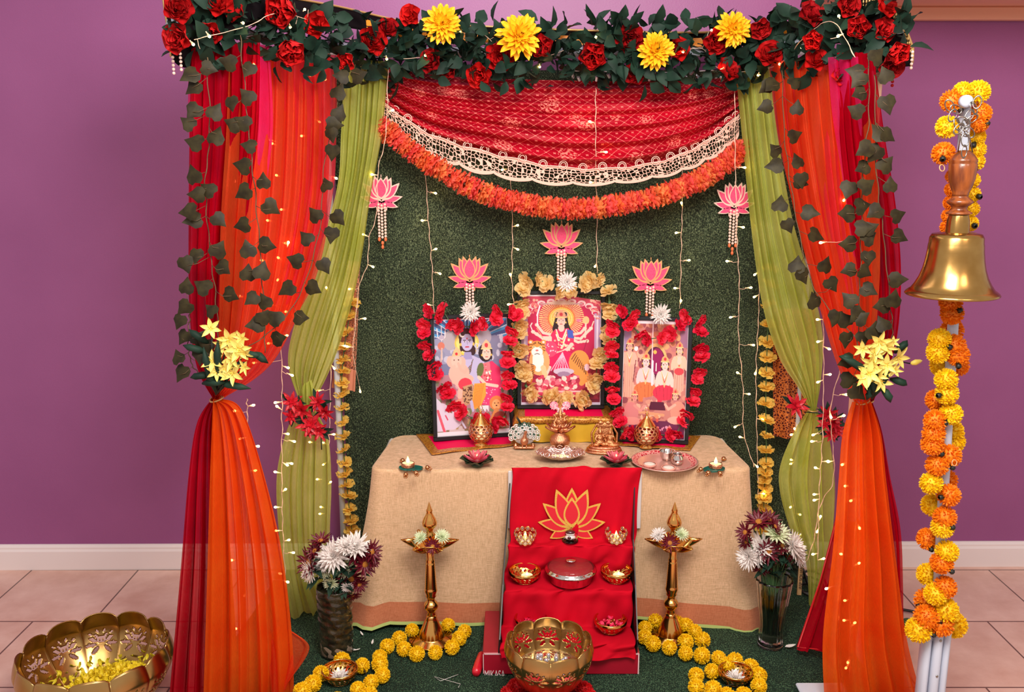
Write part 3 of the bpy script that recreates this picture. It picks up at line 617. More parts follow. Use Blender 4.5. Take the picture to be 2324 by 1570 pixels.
# right side
drape('lime_drape', 'green',
      ([(1668, 150, 3.56), (1686, 330, 3.54), (1705, 520, 3.5), (1730, 690, 3.46), (1768, 810, 3.42), (1812, 880, 3.38), (1838, 928, 3.34)],
       [(1748, 150, 3.46), (1766, 320, 3.42), (1798, 500, 3.38), (1845, 660, 3.34), (1866, 760, 3.32), (1862, 860, 3.32), (1852, 928, 3.34)]),
      ([(1836, 928, 3.34), (1800, 985, 3.34), (1768, 1080, 3.34), (1790, 1190, 3.34), (1828, 1270, 3.34), (1836, 1372, 3.36)],
       [(1852, 928, 3.34), (1880, 985, 3.34), (1895, 1090, 3.34), (1892, 1190, 3.34), (1880, 1280, 3.34), (1850, 1378, 3.36)]),
      'sheer lime green drape beside the clear glass vase', n=6, amp=.022, ph=.2, tie=(1845, 928, 3.34, .02))
drape('crimson_drape', 'red',
      ([(1900, 120, F + .2), (1905, 300, F + .2), (1925, 480, F + .16), (1950, 640, F + .1), (1962, 800, F + .04), (1962, 912, F + .03)],
       [(1983, 120, F + .04), (2008, 300, F + .04), (2036, 480, F + .05), (2046, 640, F + .05), (2030, 790, F + .04), (1980, 912, F + .03)]),
      ([(1960, 912, F + .04), (1955, 980, F + .05), (1960, 1080, F + .06), (1960, 1280, F + .06), (1960, 1450, F + .06), (1960, 1610, F + .06)],
       [(1980, 912, F + .03), (2002, 980, F + .04), (2020, 1080, F + .05), (2044, 1200, F + .05), (2050, 1330, F + .05), (2052, 1590, F + .06)]),
      'sheer crimson drape hanging nearest the large hand bell', n=6, amp=.02, ph=1.7, tie=(1970, 913, F + .03, .016),
      extra=[('inner_layer', ([(1880, 130, F + .2), (1890, 260, F + .22), (1915, 420, F + .2), (1945, 640, F + .12)], [(1975, 130, F + .07), (1985, 260, F + .08), (1985, 420, F + .1), (1975, 640, F + .1)]), 'pink', 3),
             ('hemmed_tail', ([(1898, 1180, F + .4), (1860, 1330, F + .36), (1808, 1474, F + .28)], [(1990, 1180, F + .2), (1960, 1330, F + .2), (1940, 1480, F + .2)]), 'red', 3)])
MB().tube([P(1900, 1170, F + .40), P(1862, 1320, F + .36), P(1810, 1468, F + .28), P(1880, 1476, F + .24)], .0045, 6).build('ribbon_hem', 'redhem', COL.objects['crimson_drape.001'])
drape('orange_drape', 'orange',
      ([(1752, 140, 3.42), (1772, 320, 3.36), (1808, 500, 3.24), (1856, 680, 3.04), (1898, 820, 2.88), (1938, 911, F - .01)],
       [(1972, 130, F + .1), (1984, 300, F + .06), (1996, 480, F + .03), (1996, 640, F), (1984, 790, F), (1975, 911, F - .01)]),
      ([(1934, 911, F - .02), (1912, 985, F - .02), (1903, 1090, F - .02), (1890, 1250, F - .03), (1868, 1450, F - .03), (1874, 1612, F - .03)],
       [(1977, 911, F - .02), (2000, 985, F - .02), (2012, 1090, F - .02), (2036, 1280, F - .02), (2062, 1460, F - .02), (2104, 1615, F - .02)]),
      'sheer orange drape gathered beside the yellow lilies nearest the hand bell', n=8, amp=.026, ph=.9, tie=(1956, 911, F - .01, .022),
      extra=[('back_layer', ([(1745, 140, 3.45), (1768, 320, 3.4), (1806, 480, 3.28), (1858, 680, 3.08), (1935, 890, F + .04)], [(1900, 130, F + .3), (1900, 320, F + .26), (1915, 500, F + .2), (1940, 700, F + .1), (1960, 900, F + .02)]), 'coral', 6)])
# lengths of brocade hanging behind the lime drapes
mb = sheet([(788, 590, 3.64), (770, 740, 3.64), (752, 880, 3.64)], [(818, 595, 3.66), (812, 740, 3.66), (806, 888, 3.66)], 'x', 2, .008, nu=40, nv=60)
tag(mb.build('lace_panel', 'lace_copper' if 'lace_copper' in W else 'maroon'), 'copper lace edged brocade strip behind the lime drape and yellow flower string', 'brocade cloth')
mb = sheet([(1752, 700, 3.62), (1754, 850, 3.62), (1755, 990, 3.62)], [(1850, 700, 3.56), (1852, 850, 3.56), (1850, 1000, 3.56)], 'x', 2, .012, nu=40, nv=60)
tag(mb.build('brocade_cloth', 'maroon'), 'maroon and gold brocade cloth hanging behind the lime drape by the glass vase', 'brocade cloth')

# ================================================================== embroidered swag with lace border
SY = 3.60
swt = [P(872, 150, SY), P(1010, 172, SY), P(1270, 182, SY), P(1530, 184, SY), P(1680, 172, SY)]
swb = [P(866, 232, SY), P(975, 306, SY), P(1120, 352, SY), P(1300, 384, SY), P(1470, 374, SY), P(1590, 330, SY), P(1676, 262, SY)]
swc = [P(868, 262, SY), P(975, 346, SY), P(1120, 393, SY), P(1300, 416, SY), P(1480, 402, SY), P(1600, 362, SY), P(1676, 306, SY)]
def swag(u, v):
    q = lerp(crom(swt, u), crom(swb, u), v); s_ = sin(PI * u)
    q.y += -.03 * sin(PI * v) * s_ + .027 * sin(v * 33 + 1.2 * sin(u * 3)) * (.4 + .6 * v) + .006 * sin(v * 71 + u * 9)
    return q
th = thing('embroidered_swag', P(1300, 416, SY), 'crimson embroidered swag cloth with scalloped pink lace draped above the altar', 'swag cloth')
mb = MB(); mb.grid(swag, 150, 110, uv=lambda u, v: (u * 29, v * 8.4)); W['swag'] = m_swag('crimson_embroidered_cloth'); mb.build('swag_cloth', 'swag', th)
W['lace'] = m_lace('pink_lace', (246, 188, 168), 42, .075); W['lace_copper'] = m_lace('copper_lace', (206, 132, 104), 40, .09)
def lacef(u, v):
    a, b = crom(swb, u), crom(swc, u); v2 = v * (1 + .22 * abs(sin(u * PI * 12)) ** .7 * (v > .5)) - .12 * (1 - v) * abs(sin(u * PI * 11 + .6)) 
    q = lerp(a, b, v2); q.y += -.012 + .006 * sin(u * 40); return q
mb = MB(); mb.grid(lacef, 300, 16, uv=lambda u, v: (u * 2.6, v * (.999)))
# lace uv: stretch so that the holes come out round, solid lower lip above v=.8
mb.uv = [(a, b) for (a, b) in mb.uv]
def m_lace2():
    k = NT('pink_scalloped_lace'); mp = k.scl(k.coord('UV'), (17, 2.6, 1)); vo = k.n('TexVoronoi', feature='DISTANCE_TO_EDGE'); vo.inputs['Scale'].default_value = 2.4; vo.inputs['Randomness'].default_value = .6
    k.l(mp, vo.inputs[0]); sx = k.n('SeparateXYZ'); k.l(k.coord('UV'), sx.inputs[0])
    a = k.m_('MAXIMUM', k.m_('LESS_THAN', vo.outputs['Distance'], .085), k.m_('GREATER_THAN', sx.outputs[1], .84))
    a = k.m_('MAXIMUM', a, k.m_('LESS_THAN', sx.outputs[1], .14))
    k.l(a, k.b.inputs['Alpha']); k.b.inputs['Base Color'].default_value = (*lin((248, 190, 170)), 1); k.b.inputs['Roughness'].default_value = .7; return k.m
W['lace2'] = m_lace2(); mb.build('lace_border', 'lace2', th)
mb = MB(); mb.tube([lacef(i / 300, 0) + Vector((0, -.004, 0)) for i in range(301)], .0022, 5)
for i in range(24):
    c = lacef((i + .5) / 24, .0); mb.torus(.016, .0016, 14, 4, M=T(*(c + Vector((0, -.006, .006)))) @ RX(90)); mb.torus(.010, .0014, 12, 4, M=T(*(c + Vector((0, -.006, .006)))) @ RX(90))
mb.build('lace_scrolls', 'lotuswhite', th)
# a few crystal drops peeping out above the swag
mb = MB()
for i in range(26):
    q = P(1300 + i * 13.5, 172 + 8 * sin(i * 2.1), SY - .05); mb.lathe([(0, -.013), (.006, -.008), (.006, .008), (0, .013)], 5, M=T(*q) @ RY(rnd.uniform(-40, 40)) @ RX(30))
mb.tube([P(1290, 160, SY - .05), P(1480, 166, SY - .05), P(1660, 158, SY - .05)], .002, 5)
tag(mb.build('crystal_garland', 'paisley', smooth=False), 'silver crystal garland peeping out between the leaves and the swag top', 'crystal garland')
COL.objects['lace_panel'].data.materials[0] = W['lace_copper']
mb = sheet([(792, 600, 3.66), (772, 740, 3.66), (756, 870, 3.66)], [(812, 604, 3.67), (804, 740, 3.67), (800, 880, 3.67)], 'x', 1, .004, nu=20, nv=30)
tag(mb.build('brocade_backing', 'maroon'), 'dark red brocade backing seen through the copper lace strip', 'brocade cloth')

# ================================================================== strings of flowers
def aim_rand(d, tilt, rr):
    return aim(Vector(d) + Vector([rr.uniform(-tilt, tilt) for _ in range(3)])) @ RZ(rr.uniform(0, 360))
# thick orange blossom garland under the swag
OG = [P(862, 285, 3.56), P(960, 360, 3.56), P(1080, 430, 3.56), P(1190, 462, 3.56), P(1300, 474, 3.56), P(1420, 462, 3.56), P(1540, 428, 3.56), P(1620, 388, 3.56), P(1690, 335, 3.56)]
th = thing('orange_blossom_garland', OG[4], 'thick orange and coral blossom garland swooping below the red swag', 'flower garland')
MB().tube([crom(OG, i / 60) for i in range(61)], .006, 6).build('string', 'stem', th)
rr = random.Random(4); N = 84
for i in range(N):
    t = i / (N - 1); p = crom(OG, t); d = crom(OG, min(1, t + .01)) - crom(OG, max(0, t - .01))
    inst('blossom', RUFF[(i // 2) % 2 if i % 3 else 2], th, p + Vector((0, 0, rr.uniform(-.003, .003))), aim_rand(d.normalized(), .16, rr), .047 * rr.uniform(.92, 1.08))
# vertical strings of yellow carnations
def vstring(path, n, label, r=.033, y=3.6):
    pts = [P(*p) for p in path]; th = thing('yellow_carnation_string', pts[-1], label, 'flower garland', 'yellow carnation strings down the backdrop edges'); rr = random.Random(n)
    MB().tube([crom(pts, i / 30) for i in range(31)], .002, 5).build('string', 'calyx', th)
    for i in range(n):
        t = (i + .5) / n; p = crom(pts, t); inst('flower', CARN_Y[i % 2], th, p, aim_rand((rr.uniform(-.2, .2), -.25, 1), .22, rr), r * rr.uniform(.9, 1.12))
vstring([(800, 680, 3.6), (780, 800, 3.6), (775, 900, 3.6), (780, 1020, 3.6), (789, 1120, 3.6), (800, 1215, 3.6)], 19, 'yellow carnation string hanging beside the lime drape and dark vase')
vstring([(1748, 600, 3.6), (1742, 760, 3.6), (1738, 900, 3.6), (1739, 1040, 3.6), (1734, 1120, 3.6), (1734, 1215, 3.6)], 20, 'yellow carnation string hanging behind the clear glass vase')

# ================================================================== rose garland along the canopy
th = thing('rose_garland', UP[4], 'leafy garland of red roses and golden dahlias along the canopy top', 'flower garland'); GAR = th; rr = random.Random(12)
def upath(t): return crom(UP, t)
for k in range(3):
    MB().tube([upath(i / 90) + Vector((0, -.03 + .03 * sin(i * .5 + k * 2), .03 * cos(i * .43 + k * 2))) for i in range(91)], .003, 5).build('stem', 'dkstem', th)
def leafshape(mb, M, L, Wd, mi=0):
    vs = []; 
    for j in range(5):
        t = j / 4; w_ = Wd * (0.06, .8, 1, .66, .04)[j] / 2; z = -.25 * L * t * t
        for u in (-1, 0, 1): vs.append((u * w_, L * t, z + abs(u) * w_ * .35))
    mb.add(vs, [(j * 3 + i, j * 3 + i + 1, (j + 1) * 3 + i + 1, (j + 1) * 3 + i) for j in range(4) for i in range(2)], mi, M)
mb = MB()
for i in range(1150):
    t = .035 + .93 * rr.random(); px = lerp(385, 2060, t); q = upath(t); front = 1.0
    off = Vector((rr.uniform(-.02, .02), -.09 + rr.uniform(-.09, .06), rr.gauss(-.004, .055)))
    off.z = max(-.115, min(.10, off.z)); c = q + off
    d = Vector((rr.uniform(-1, 1), -rr.uniform(.1, 1.0), rr.uniform(-1, .9) + (off.z * 6))).normalized()
    M = T(*c) @ aim(d) @ RZ(rr.uniform(0, 360)) @ RX(rr.uniform(40, 95))
    leafshape(mb, M, rr.uniform(.05, .078), rr.uniform(.034, .052))
fo = mb.build('foliage', 'leaf', th)
ros = [(402, 25, 40, 0), (410, 88, 38, 1), (478, 70, 32, 0), (498, 16, 38, 1), (545, 30, 30, 1), (648, 22, 55, 2), (655, 104, 48, 2), (722, 60, 34, 1), (842, 96, 38, 0), (790, 138, 26, 1), (935, 38, 28, 1), (985, 142, 32, 1), (1022, 162, 26, 1), (1090, 168, 34, 0),
       (1134, 126, 38, 1), (1232, 112, 40, 2), (1348, 126, 46, 2), (1430, 88, 38, 0), (1442, 170, 30, 0), (1533, 116, 32, 1), (1622, 88, 36, 0), (1645, 166, 34, 1), (1724, 60, 28, 1), (1748, 130, 36, 0), (1834, 42, 36, 1), (1850, 90, 34, 2), (1852, 142, 30, 1), (1948, 66, 40, 2), (1997, 70, 32, 1), (2030, 118, 38, 2), (2020, 148, 32, 1), (1920, 16, 32, 0), (2003, 22, 30, 1), (1912, 172, 26, 1), (880, 70, 28, 1)]
def ydep(px): return crom([Vector((p[0], p[2], 0)) for p in U_PATH], 0) if False else np.interp(px, [p[0] for p in U_PATH], [p[2] for p in U_PATH])
for (px, py, r, k) in ros:
    y = ydep(px) - .12 - .03 * (k == 2); p = P(px, py, y); d = Vector((rr.uniform(-.5, .5), -1, rr.uniform(-.5, .4)))
    inst('rose', ROSES[k], th, p, aim_rand(d, .25, rr), r / ppm(y, p.z) * 1.08)
for (px, py, r) in ((1003, 54, 44), (1178, 84, 52), (1489, 116, 42), (1664, 66, 40)):
    y = 3.40; p = P(px, py, y); inst('dahlia', DAHLIA, th, p, aim_rand((.1, -1, .1), .15, rr), r / ppm(y, p.z))
# lights wound along the garland
gl = [(455, 115), (492, 100), (562, 55), (665, 75), (752, 20), (882, 147), (966, 131), (1042, 70), (1133, 72), (1225, 162), (1350, 80), (1337, 155), (1548, 125), (1611, 65), (1761, 146), (1815, 115), (1895, 30), (1880, 90), (1625, 168), (1715, 180), (700, 18)]
path = [(440, 90, 2.70), (560, 60, 2.84), (640, 30, 3.0), (760, 70, 3.36), (880, 130, 3.48), (1000, 120, 3.49), (1080, 70, 3.49), (1180, 140, 3.49), (1340, 100, 3.49), (1480, 130, 3.49), (1590, 110, 3.49), (1640, 160, 3.49), (1760, 150, 3.4), (1830, 80, 3.1), (1890, 50, 2.92), (1940, 130, 2.74)]
light_string(path, gl, 'fairy light string wound through the rose garland on the canopy', front=.07)

# ================================================================== ivy vines
def ivyleaf(mb, M, s_):
    out = [(0, -.1), (.26, -.20), (.50, .0), (.52, .34), (.26, .60), (0, 1.0), (-.26, .60), (-.52, .34), (-.50, .0), (-.26, -.20)]
    vs = [(0, .1, .0)] + [(x * s_, (y - .1) * s_, -.25 * s_ * (abs(x) * .9 + max(0, y - .4) * .5)) for x, y in out]
    vs[0] = (0, 0, 0); mid = [(0, .4 * s_, .02 * s_)]
    mb.add(vs + mid, [(11, 1 + i, 1 + (i + 1) % 10) for i in range(10)], 0, M)
LV = [(295, 700), (445, 545), (490, 870), (300, 890), (255, 965), (495, 1060), (300, 1120), (300, 1370), (320, 1540), (415, 1490), (570, 490), (740, 560), (725, 750), (610, 830), (610, 975), (690, 960), (735, 1150), (680, 1310), (860, 1420), (690, 1530), (1630, 590), (1470, 600), (1465, 710), (1470, 880), (1440, 990), (1405, 1080), (1410, 1220), (1355, 1450), (265, 600)]
LL = [(350 + x / 3.49, y / 3.49) for x, y in LV]
LL += [(370 + x / 2.854, 400 + y / 2.854) for x, y in [(180, 285), (370, 290), (500, 320), (710, 210), (975, 240), (1140, 280), (1090, 390), (920, 390), (545, 460), (680, 450), (365, 465), (210, 525), (845, 540), (1050, 590), (395, 600), (550, 615), (645, 600), (245, 705), (980, 730), (790, 735), (445, 775), (565, 800), (650, 800), (300, 860), (900, 915), (715, 905), (655, 905), (585, 960), (755, 1050), (90, 1160), (110, 1285), (240, 1170), (130, 860), (100, 950), (125, 1050), (150, 230), (150, 580), (150, 700), (240, 1040), (265, 1090)]]
RLV = [(1045, 680), (1250, 640), (990, 850), (1255, 840), (1250, 1070), (1075, 1180), (1060, 1310), (1255, 1260), (1290, 1440), (1710, 870), (1975, 840), (1895, 1030), (1990, 1080), (1780, 1190), (1860, 1230), (1970, 1290), (1765, 1330), (1820, 1460), (1995, 1450), (1730, 640), (1740, 740), (1950, 580), (1700, 560), (1900, 430), (1000, 700)]
RL = [(1450 + x / 3.49, y / 3.49) for x, y in RLV]
RL += [(1650 + x / 2.854, 400 + y / 2.854) for x, y in [(490, 40), (345, 165), (550, 235), (400, 330), (590, 385), (785, 95), (770, 240), (890, 190), (950, 235), (900, 330), (930, 390), (940, 330), (1120, 250), (1130, 395), (775, 440), (915, 540), (645, 565), (780, 610), (905, 625), (455, 560), (500, 655), (685, 710), (930, 740), (785, 790), (565, 795), (1120, 670), (1085, 785), (995, 840), (700, 930), (760, 920), (835, 910), (880, 910), (1005, 945), (960, 990), (775, 1070), (885, 1060), (765, 1205), (805, 1320), (855, 1410)]]
def vines(stems, leaves, labels, seed):
    rr = random.Random(seed); assign = [[] for _ in stems]
    dense = [[crom([Vector(p) for p in s_], i / 60) for i in range(61)] for s_ in stems]
    for (x, y) in leaves:
        best = min(((math.hypot(q.x - x, q.y - y * 1.0), k, i) for k, dn in enumerate(dense) for i, q in enumerate(dn)))
        assign[best[1]].append((x, y, best[2]))
    for k, dn in enumerate(dense):
        pts = [P(q.x, q.y, q.z) + Vector((.002 * sin(i), .003 * cos(i * .7), 0)) for i, q in enumerate(dn)]
        th = thing('ivy_vine', pts[-1] if pts[-1].z < pts[0].z else pts[0], labels[k], 'ivy', 'artificial ivy vines over the drapes')
        st = MB(); st.tube(pts, .0016, 5); st.build('stem', 'stem', th)
        for (x, y, i) in assign[k]:
            lw = MB(); a = pts[max(0, i - 1)]; c = P(x, y, pts[i].y - .012 - rr.uniform(0, .03)); mid = lerp(a, c, .5) + Vector((0, -.012, -.006))
            lw.tube([a, mid, c], .0009, 4, 1)
            s_ = rr.uniform(.05, .062) * (pts[i].y / 2.75) ** .5; d = Vector((rr.uniform(-.35, .35), -1, rr.uniform(-.1, .5))); dn_ = Vector((x - dn[i].x, 0, -(y - dn[i].y))); ang = math.degrees(math.atan2(dn_.z, dn_.x)) - 90 + rr.uniform(-110, 110) if dn_.length > 4 else rr.uniform(0, 360)
            M = T(*c) @ aim(d) @ RZ(ang) @ T(0, -.3 * s_, 0)
            ivyleaf(lw, M, s_ * .82); lw.build('leaf', ['ivy', 'stem'], th)
V = 2.66
vines([[(470, 130, V), (476, 300, V), (466, 420, V), (476, 560, V), (490, 680, V), (497, 790, V)], [(545, 80, V + .1), (560, 250, V + .05), (575, 400, V), (590, 560, V), (598, 700, V), (602, 800, V)],
       [(782, 150, 3.3), (760, 260, 3.2), (735, 380, 3.1), (728, 500, 3.0), (700, 620, 2.9), (655, 710, 2.8), (590, 770, V), (535, 800, V)], [(432, 705, V), (427, 770, V), (437, 830, V), (470, 860, V)]], LL,
      ['ivy vine down the crimson drape near the big brass petal bowl', 'ivy vine down the middle of the orange drape on the brass bowl side', 'ivy vine trailing from garland across lime drape towards the lilies', 'short ivy sprig sticking out past the crimson drape beside lilies'], 3)
vines([[(1775, 160, 3.2), (1780, 300, 3.1), (1792, 400, 3.0), (1812, 520, 2.95), (1842, 640, 2.85), (1885, 705, 2.75), (1940, 765, V), (1952, 800, V)], [(1970, 130, V), (1972, 260, V), (1958, 400, V), (1955, 550, V), (1950, 680, V), (1952, 790, V)],
       [(1985, 170, V), (1990, 400, V), (2005, 530, V), (2020, 690, V), (2024, 765, V), (1990, 790, V)]], RL,
      ['ivy vine along the lime edge of the orange drape by the hand bell', 'ivy vine straight down the orange drape by the hand bell', 'ivy vine down the crimson drape nearest the hand bell'], 5)

# ================================================================== flower tie-backs
def bouquet(cx, cy, y, fl, leaves, label, bud=None):
    base = P(cx, cy, y); th = thing('lily_bouquet', base, label, 'artificial flowers', 'yellow lily tie-back bouquets'); rr = random.Random(int(cx))
    mb = MB()
    for (px, py, r) in fl:
        q = P(px, py, y - .05); mb.tube([base, lerp(base, q, .5) + Vector((0, -.01, 0)), q + Vector((0, .01, 0))], .0028, 5)
        inst('lily', LILY, th, q, aim_rand((rr.uniform(-.5, .5), -1, rr.uniform(-.3, .3)), .2, rr), r / ppm(y, q.z))
    if bud:
        q = P(bud[0], bud[1], y - .02); mb.tube([base, P(bud[0] - 50, bud[1] - 10, y), q], .002, 5); MB().lathe([(0, 0), (.006, .004), (.009, .016), (.005, .03), (0, .036)], 8, M=T(*q) @ RY(75)).build('bud', 'lily', th)
    mb.build('stems', 'dkstem', th)
    mb = MB()
    for (px, py, dx, dy, L) in leaves:
        q = P(px, py, y - .02); d = Vector((dx, -.25, -dy)).normalized(); q2 = q + d * L
        mb.tube([q, lerp(q, q2, .3) + Vector((0, -.01, .004)), lerp(q, q2, .7) + Vector((0, -.012, .004)), q2], [.004, .012, .011, .001], 6)
    mb.build('leaves', 'leaf', th)
bouquet(490, 895, 2.66, [(478, 745, 26), (518, 768, 30), (540, 790, 32), (503, 780, 22), (548, 765, 20), (530, 815, 30), (484, 820, 28), (530, 845, 32), (512, 835, 22), (556, 800, 20), (492, 842, 24), (556, 832, 20)],
        [(490, 890, -.1, -1, .15), (500, 880, .1, -1, .16), (500, 850, 1, -.5, .1), (540, 800, 1, .1, .08), (580, 800, .8, .6, .05), (460, 870, 1, -.1, .08), (470, 800, -1, -.4, .07), (475, 780, -.9, -.8, .07), (480, 850, -1, .1, .06), (500, 870, 1, .1, .1)], 'yellow lily bouquet with dark stems on the drapes near the big brass bowl')
bouquet(1978, 905, 2.64, [(1958, 790, 24), (1994, 776, 30), (2012, 785, 28), (1984, 800, 26), (1978, 822, 28), (2012, 826, 28), (2036, 810, 30), (1972, 846, 32), (1956, 858, 26), (1998, 865, 28), (2026, 775, 16), (1990, 850, 26), (2030, 838, 20)],
        [(1978, 900, -.1, -1, .1), (1982, 900, .3, -1, .1), (1975, 850, -1, -.6, .12), (1935, 820, -1, -.4, .05), (2000, 880, .5, .8, .05), (2020, 860, .9, .3, .05), (2030, 800, .6, -.8, .05), (1970, 870, -.1, .6, .05)], 'yellow lily bouquet with a long bud on the drapes near the hand bell', bud=(2066, 825))
def pspray(y, pts, label, lv):
    b = P(pts[0][0], pts[0][1], y); th = thing('poinsettia_spray', b, label, 'artificial flowers', 'red poinsettia tie-backs'); rr = random.Random(2); mb = MB()
    for (px, py, r) in pts:
        q = P(px, py, y - .04); inst('flower', POIN, th, q, aim_rand((rr.uniform(-.6, .6), -1, rr.uniform(-.4, .4)), .3, rr), r / ppm(y, q.z))
        for k in range(4): leafshape(mb, T(*(q + Vector((0, .015, 0)))) @ RZ(0) @ aim((rr.uniform(-.5, .5), -1, rr.uniform(-.5, .5))) @ RZ(rr.uniform(0, 360)) @ RX(15), r / ppm(y, q.z) * 1.2, .02)
    for (x0, y0, x1, y1) in lv: mb.tube([P(x0, y0, y - .02), P((x0 + x1) / 2, (y0 + y1) / 2 - 3, y - .04), P(x1, y1, y - .03)], .002, 5)
    mb.build('leaves', 'leaf', th)
pspray(3.26, [(662, 912, 26), (684, 930, 30), (660, 945, 22), (704, 962, 32), (724, 978, 26), (722, 912, 26), (738, 934, 24), (700, 975, 20)], 'dark red poinsettia spray tying the lime drape beside the dark vase', [(728, 985, 730, 1020)])
pspray(3.30, [(1806, 920, 30), (1880, 940, 26), (1892, 958, 28), (1900, 975, 22), (1886, 985, 20), (1872, 962, 18)], 'red poinsettia spray tying the lime drape beside the clear vase', [(1830, 935, 1880, 945), (1890, 1000, 1920, 985)])

# ================================================================== hanging fairy light strings
LS = [
 ([(880, 150, 3.5), (879, 250, 3.5), (872, 330, 3.5), (858, 385, 3.5), (856, 480, 3.5), (838, 540, 3.52), (834, 600, 3.52), (815, 650, 3.52), (806, 740, 3.5), (800, 800, 3.5)], [(846, 396), (887, 252), (822, 530), (840, 602), (795, 655), (828, 722), (785, 785), (818, 886)], 'fairy light string beside the lotus ornament at the lime drape on the dark vase side'),
 ([(948, 230, 3.66), (965, 385, 3.68), (972, 500, 3.69), (980, 600, 3.69), (985, 715, 3.69)], [(988, 438), (963, 500), (983, 567), (998, 620), (968, 690)], 'fairy light string on turf above the blue print of three seated figures'),
 ([(1150, 230, 3.66), (1158, 385, 3.68), (1163, 520, 3.69), (1162, 640, 3.69), (1168, 705, 3.69)], [(1141, 385), (1178, 510), (1179, 567), (1160, 630), (1153, 690), (1168, 262), (1170, 320)], 'fairy light string on turf between the blue print and the tiger print'),
 ([(1352, 200, 3.55), (1352, 330, 3.55), (1354, 470, 3.69), (1355, 620, 3.69)], [(1345, 414), (1354, 597), (1334, 275), (1374, 345)], 'fairy light string on turf above the corner of the tiger print'),
 ([(1550, 300, 3.66), (1549, 440, 3.69), (1546, 560, 3.69), (1543, 700, 3.69)], [(1548, 468), (1530, 528), (1562, 590), (1530, 653), (1543, 690)], 'fairy light string on turf above the frame by the steel thali'),
 ([(1668, 170, 3.5), (1668, 330, 3.5), (1671, 470, 3.5), (1673, 560, 3.52), (1678, 650, 3.54), (1676, 760, 3.58), (1686, 880, 3.6), (1688, 980, 3.6), (1712, 1060, 3.55)], [(1688, 380), (1683, 515), (1650, 592), (1702, 652), (1658, 719), (1708, 782), (1679, 848), (1700, 893), (1668, 967), (1684, 992), (1710, 1052)], 'long fairy light string past the white edged lotus and down behind the altar table'),
 ([(1722, 560, 3.56), (1722, 700, 3.6), (1716, 840, 3.6), (1718, 1000, 3.6), (1722, 1160, 3.6)], [(1720, 617), (1718, 670), (1716, 838), (1735, 1118), (1722, 950)], 'fairy light string beside the yellow carnations behind the glass vase'),
 ([(1868, 700, 3.2), (1869, 850, 3.2), (1866, 1000, 3.2), (1859, 1120, 3.2), (1856, 1270, 3.2)], [(1852, 724), (1850, 775), (1876, 789), (1886, 848), (1854, 866), (1845, 985), (1842, 1000), (1876, 1045), (1850, 1060), (1846, 1120), (1847, 1133), (1859, 1178), (1858, 1195), (1852, 1255), (1861, 1268)], 'fairy light string in front of the lime drape by the clear vase'),
 ([(1906, 840, 3.0), (1884, 930, 3.05), (1890, 1010, 3.1), (1891, 1090, 3.15), (1860, 1150, 3.2), (1848, 1220, 3.22), (1830, 1275, 3.25)], [(1918, 894), (1883, 935), (1912, 942), (1878, 1046)], 'slack fairy light string between the orange and lime drapes by the bell'),
 ([(1808, 960, 3.5), (1806, 1060, 3.5), (1803, 1150, 3.5), (1802, 1260, 3.5)], [(1795, 985), (1806, 980), (1797, 1043), (1796, 1050), (1797, 1147), (1815, 1166), (1812, 1212)], 'fairy light string hanging behind the white chrysanthemum vase'),
 ([(1930, 300, 3.0), (1925, 500, 2.95), (1925, 700, 2.9), (1928, 905, 2.86), (1940, 1050, 2.84), (1942, 1180, 2.84), (1930, 1350, 2.84), (1928, 1560, 2.84)], [(1945, 370), (1920, 450), (1862, 550), (1911, 1052), (1918, 1101), (1940, 1130), (1943, 1184), (1908, 1255), (1944, 1278), (1875, 1333), (1911, 1360), (1911, 1405), (1932, 1419), (1925, 1495), (1922, 1509), (1930, 275)], 'fairy light string glowing through the orange drape by the hand bell'),
 ([(645, 580, 3.1), (636, 700, 3.1), (640, 850, 3.1), (640, 960, 3.12), (640, 1100, 3.12), (642, 1200, 3.12), (648, 1330, 3.14)], [(655, 551), (640, 590), (637, 628), (617, 690), (645, 707), (656, 760), (612, 778), (650, 832), (663, 850), (578, 822), (628, 912), (635, 925), (655, 983), (668, 1000), (654, 1054), (629, 1070), (641, 1115), (628, 1149), (625, 1202), (657, 1223), (666, 1252), (662, 1050)], 'fairy light string hanging free between the orange and lime drapes by the dark vase'),
 ([(560, 905, 2.95), (562, 960, 2.95), (560, 1100, 2.95), (560, 1300, 2.95), (545, 1500, 2.95)], [(580, 917), (535, 931), (552, 993), (586, 1011), (580, 1066), (528, 1269), (636, 1299), (653, 1318), (556, 1343), (543, 1424), (540, 1492)], 'fairy light string glowing through the lower orange drape near the brass bowl'),
 ([(720, 160, 3.5), (700, 300, 3.45), (660, 450, 3.3), (625, 600, 3.1), (600, 760, 3.0)], [(708, 172), (738, 180), (725, 276), (757, 212), (693, 308), (620, 326), (616, 318), (630, 398), (640, 475), (610, 500), (652, 552), (596, 590), (545, 671), (763, 404)], 'fairy light string glowing through the upper orange drape near the brass bowl'),
 ([(760, 700, 3.5), (752, 820, 3.5), (748, 960, 3.5), (744, 1060, 3.5), (738, 1200, 3.5)], [(783, 784), (755, 830), (742, 653), (724, 885), (760, 984), (735, 1003), (742, 1048), (722, 1086), (746, 1097), (733, 1150), (724, 1164), (732, 1218), (705, 1002)], 'fairy light string glowing behind the lime drape by the dark vase'),
 ([(575, 120, 2.98), (570, 220, 2.98), (555, 330, 2.98), (548, 420, 2.98)], [(575, 138), (570, 232), (552, 400), (545, 412)], 'short fairy light string glowing behind the ivy on the upper orange drape'),
]
for a, b, c in LS: light_string(a, b, c)

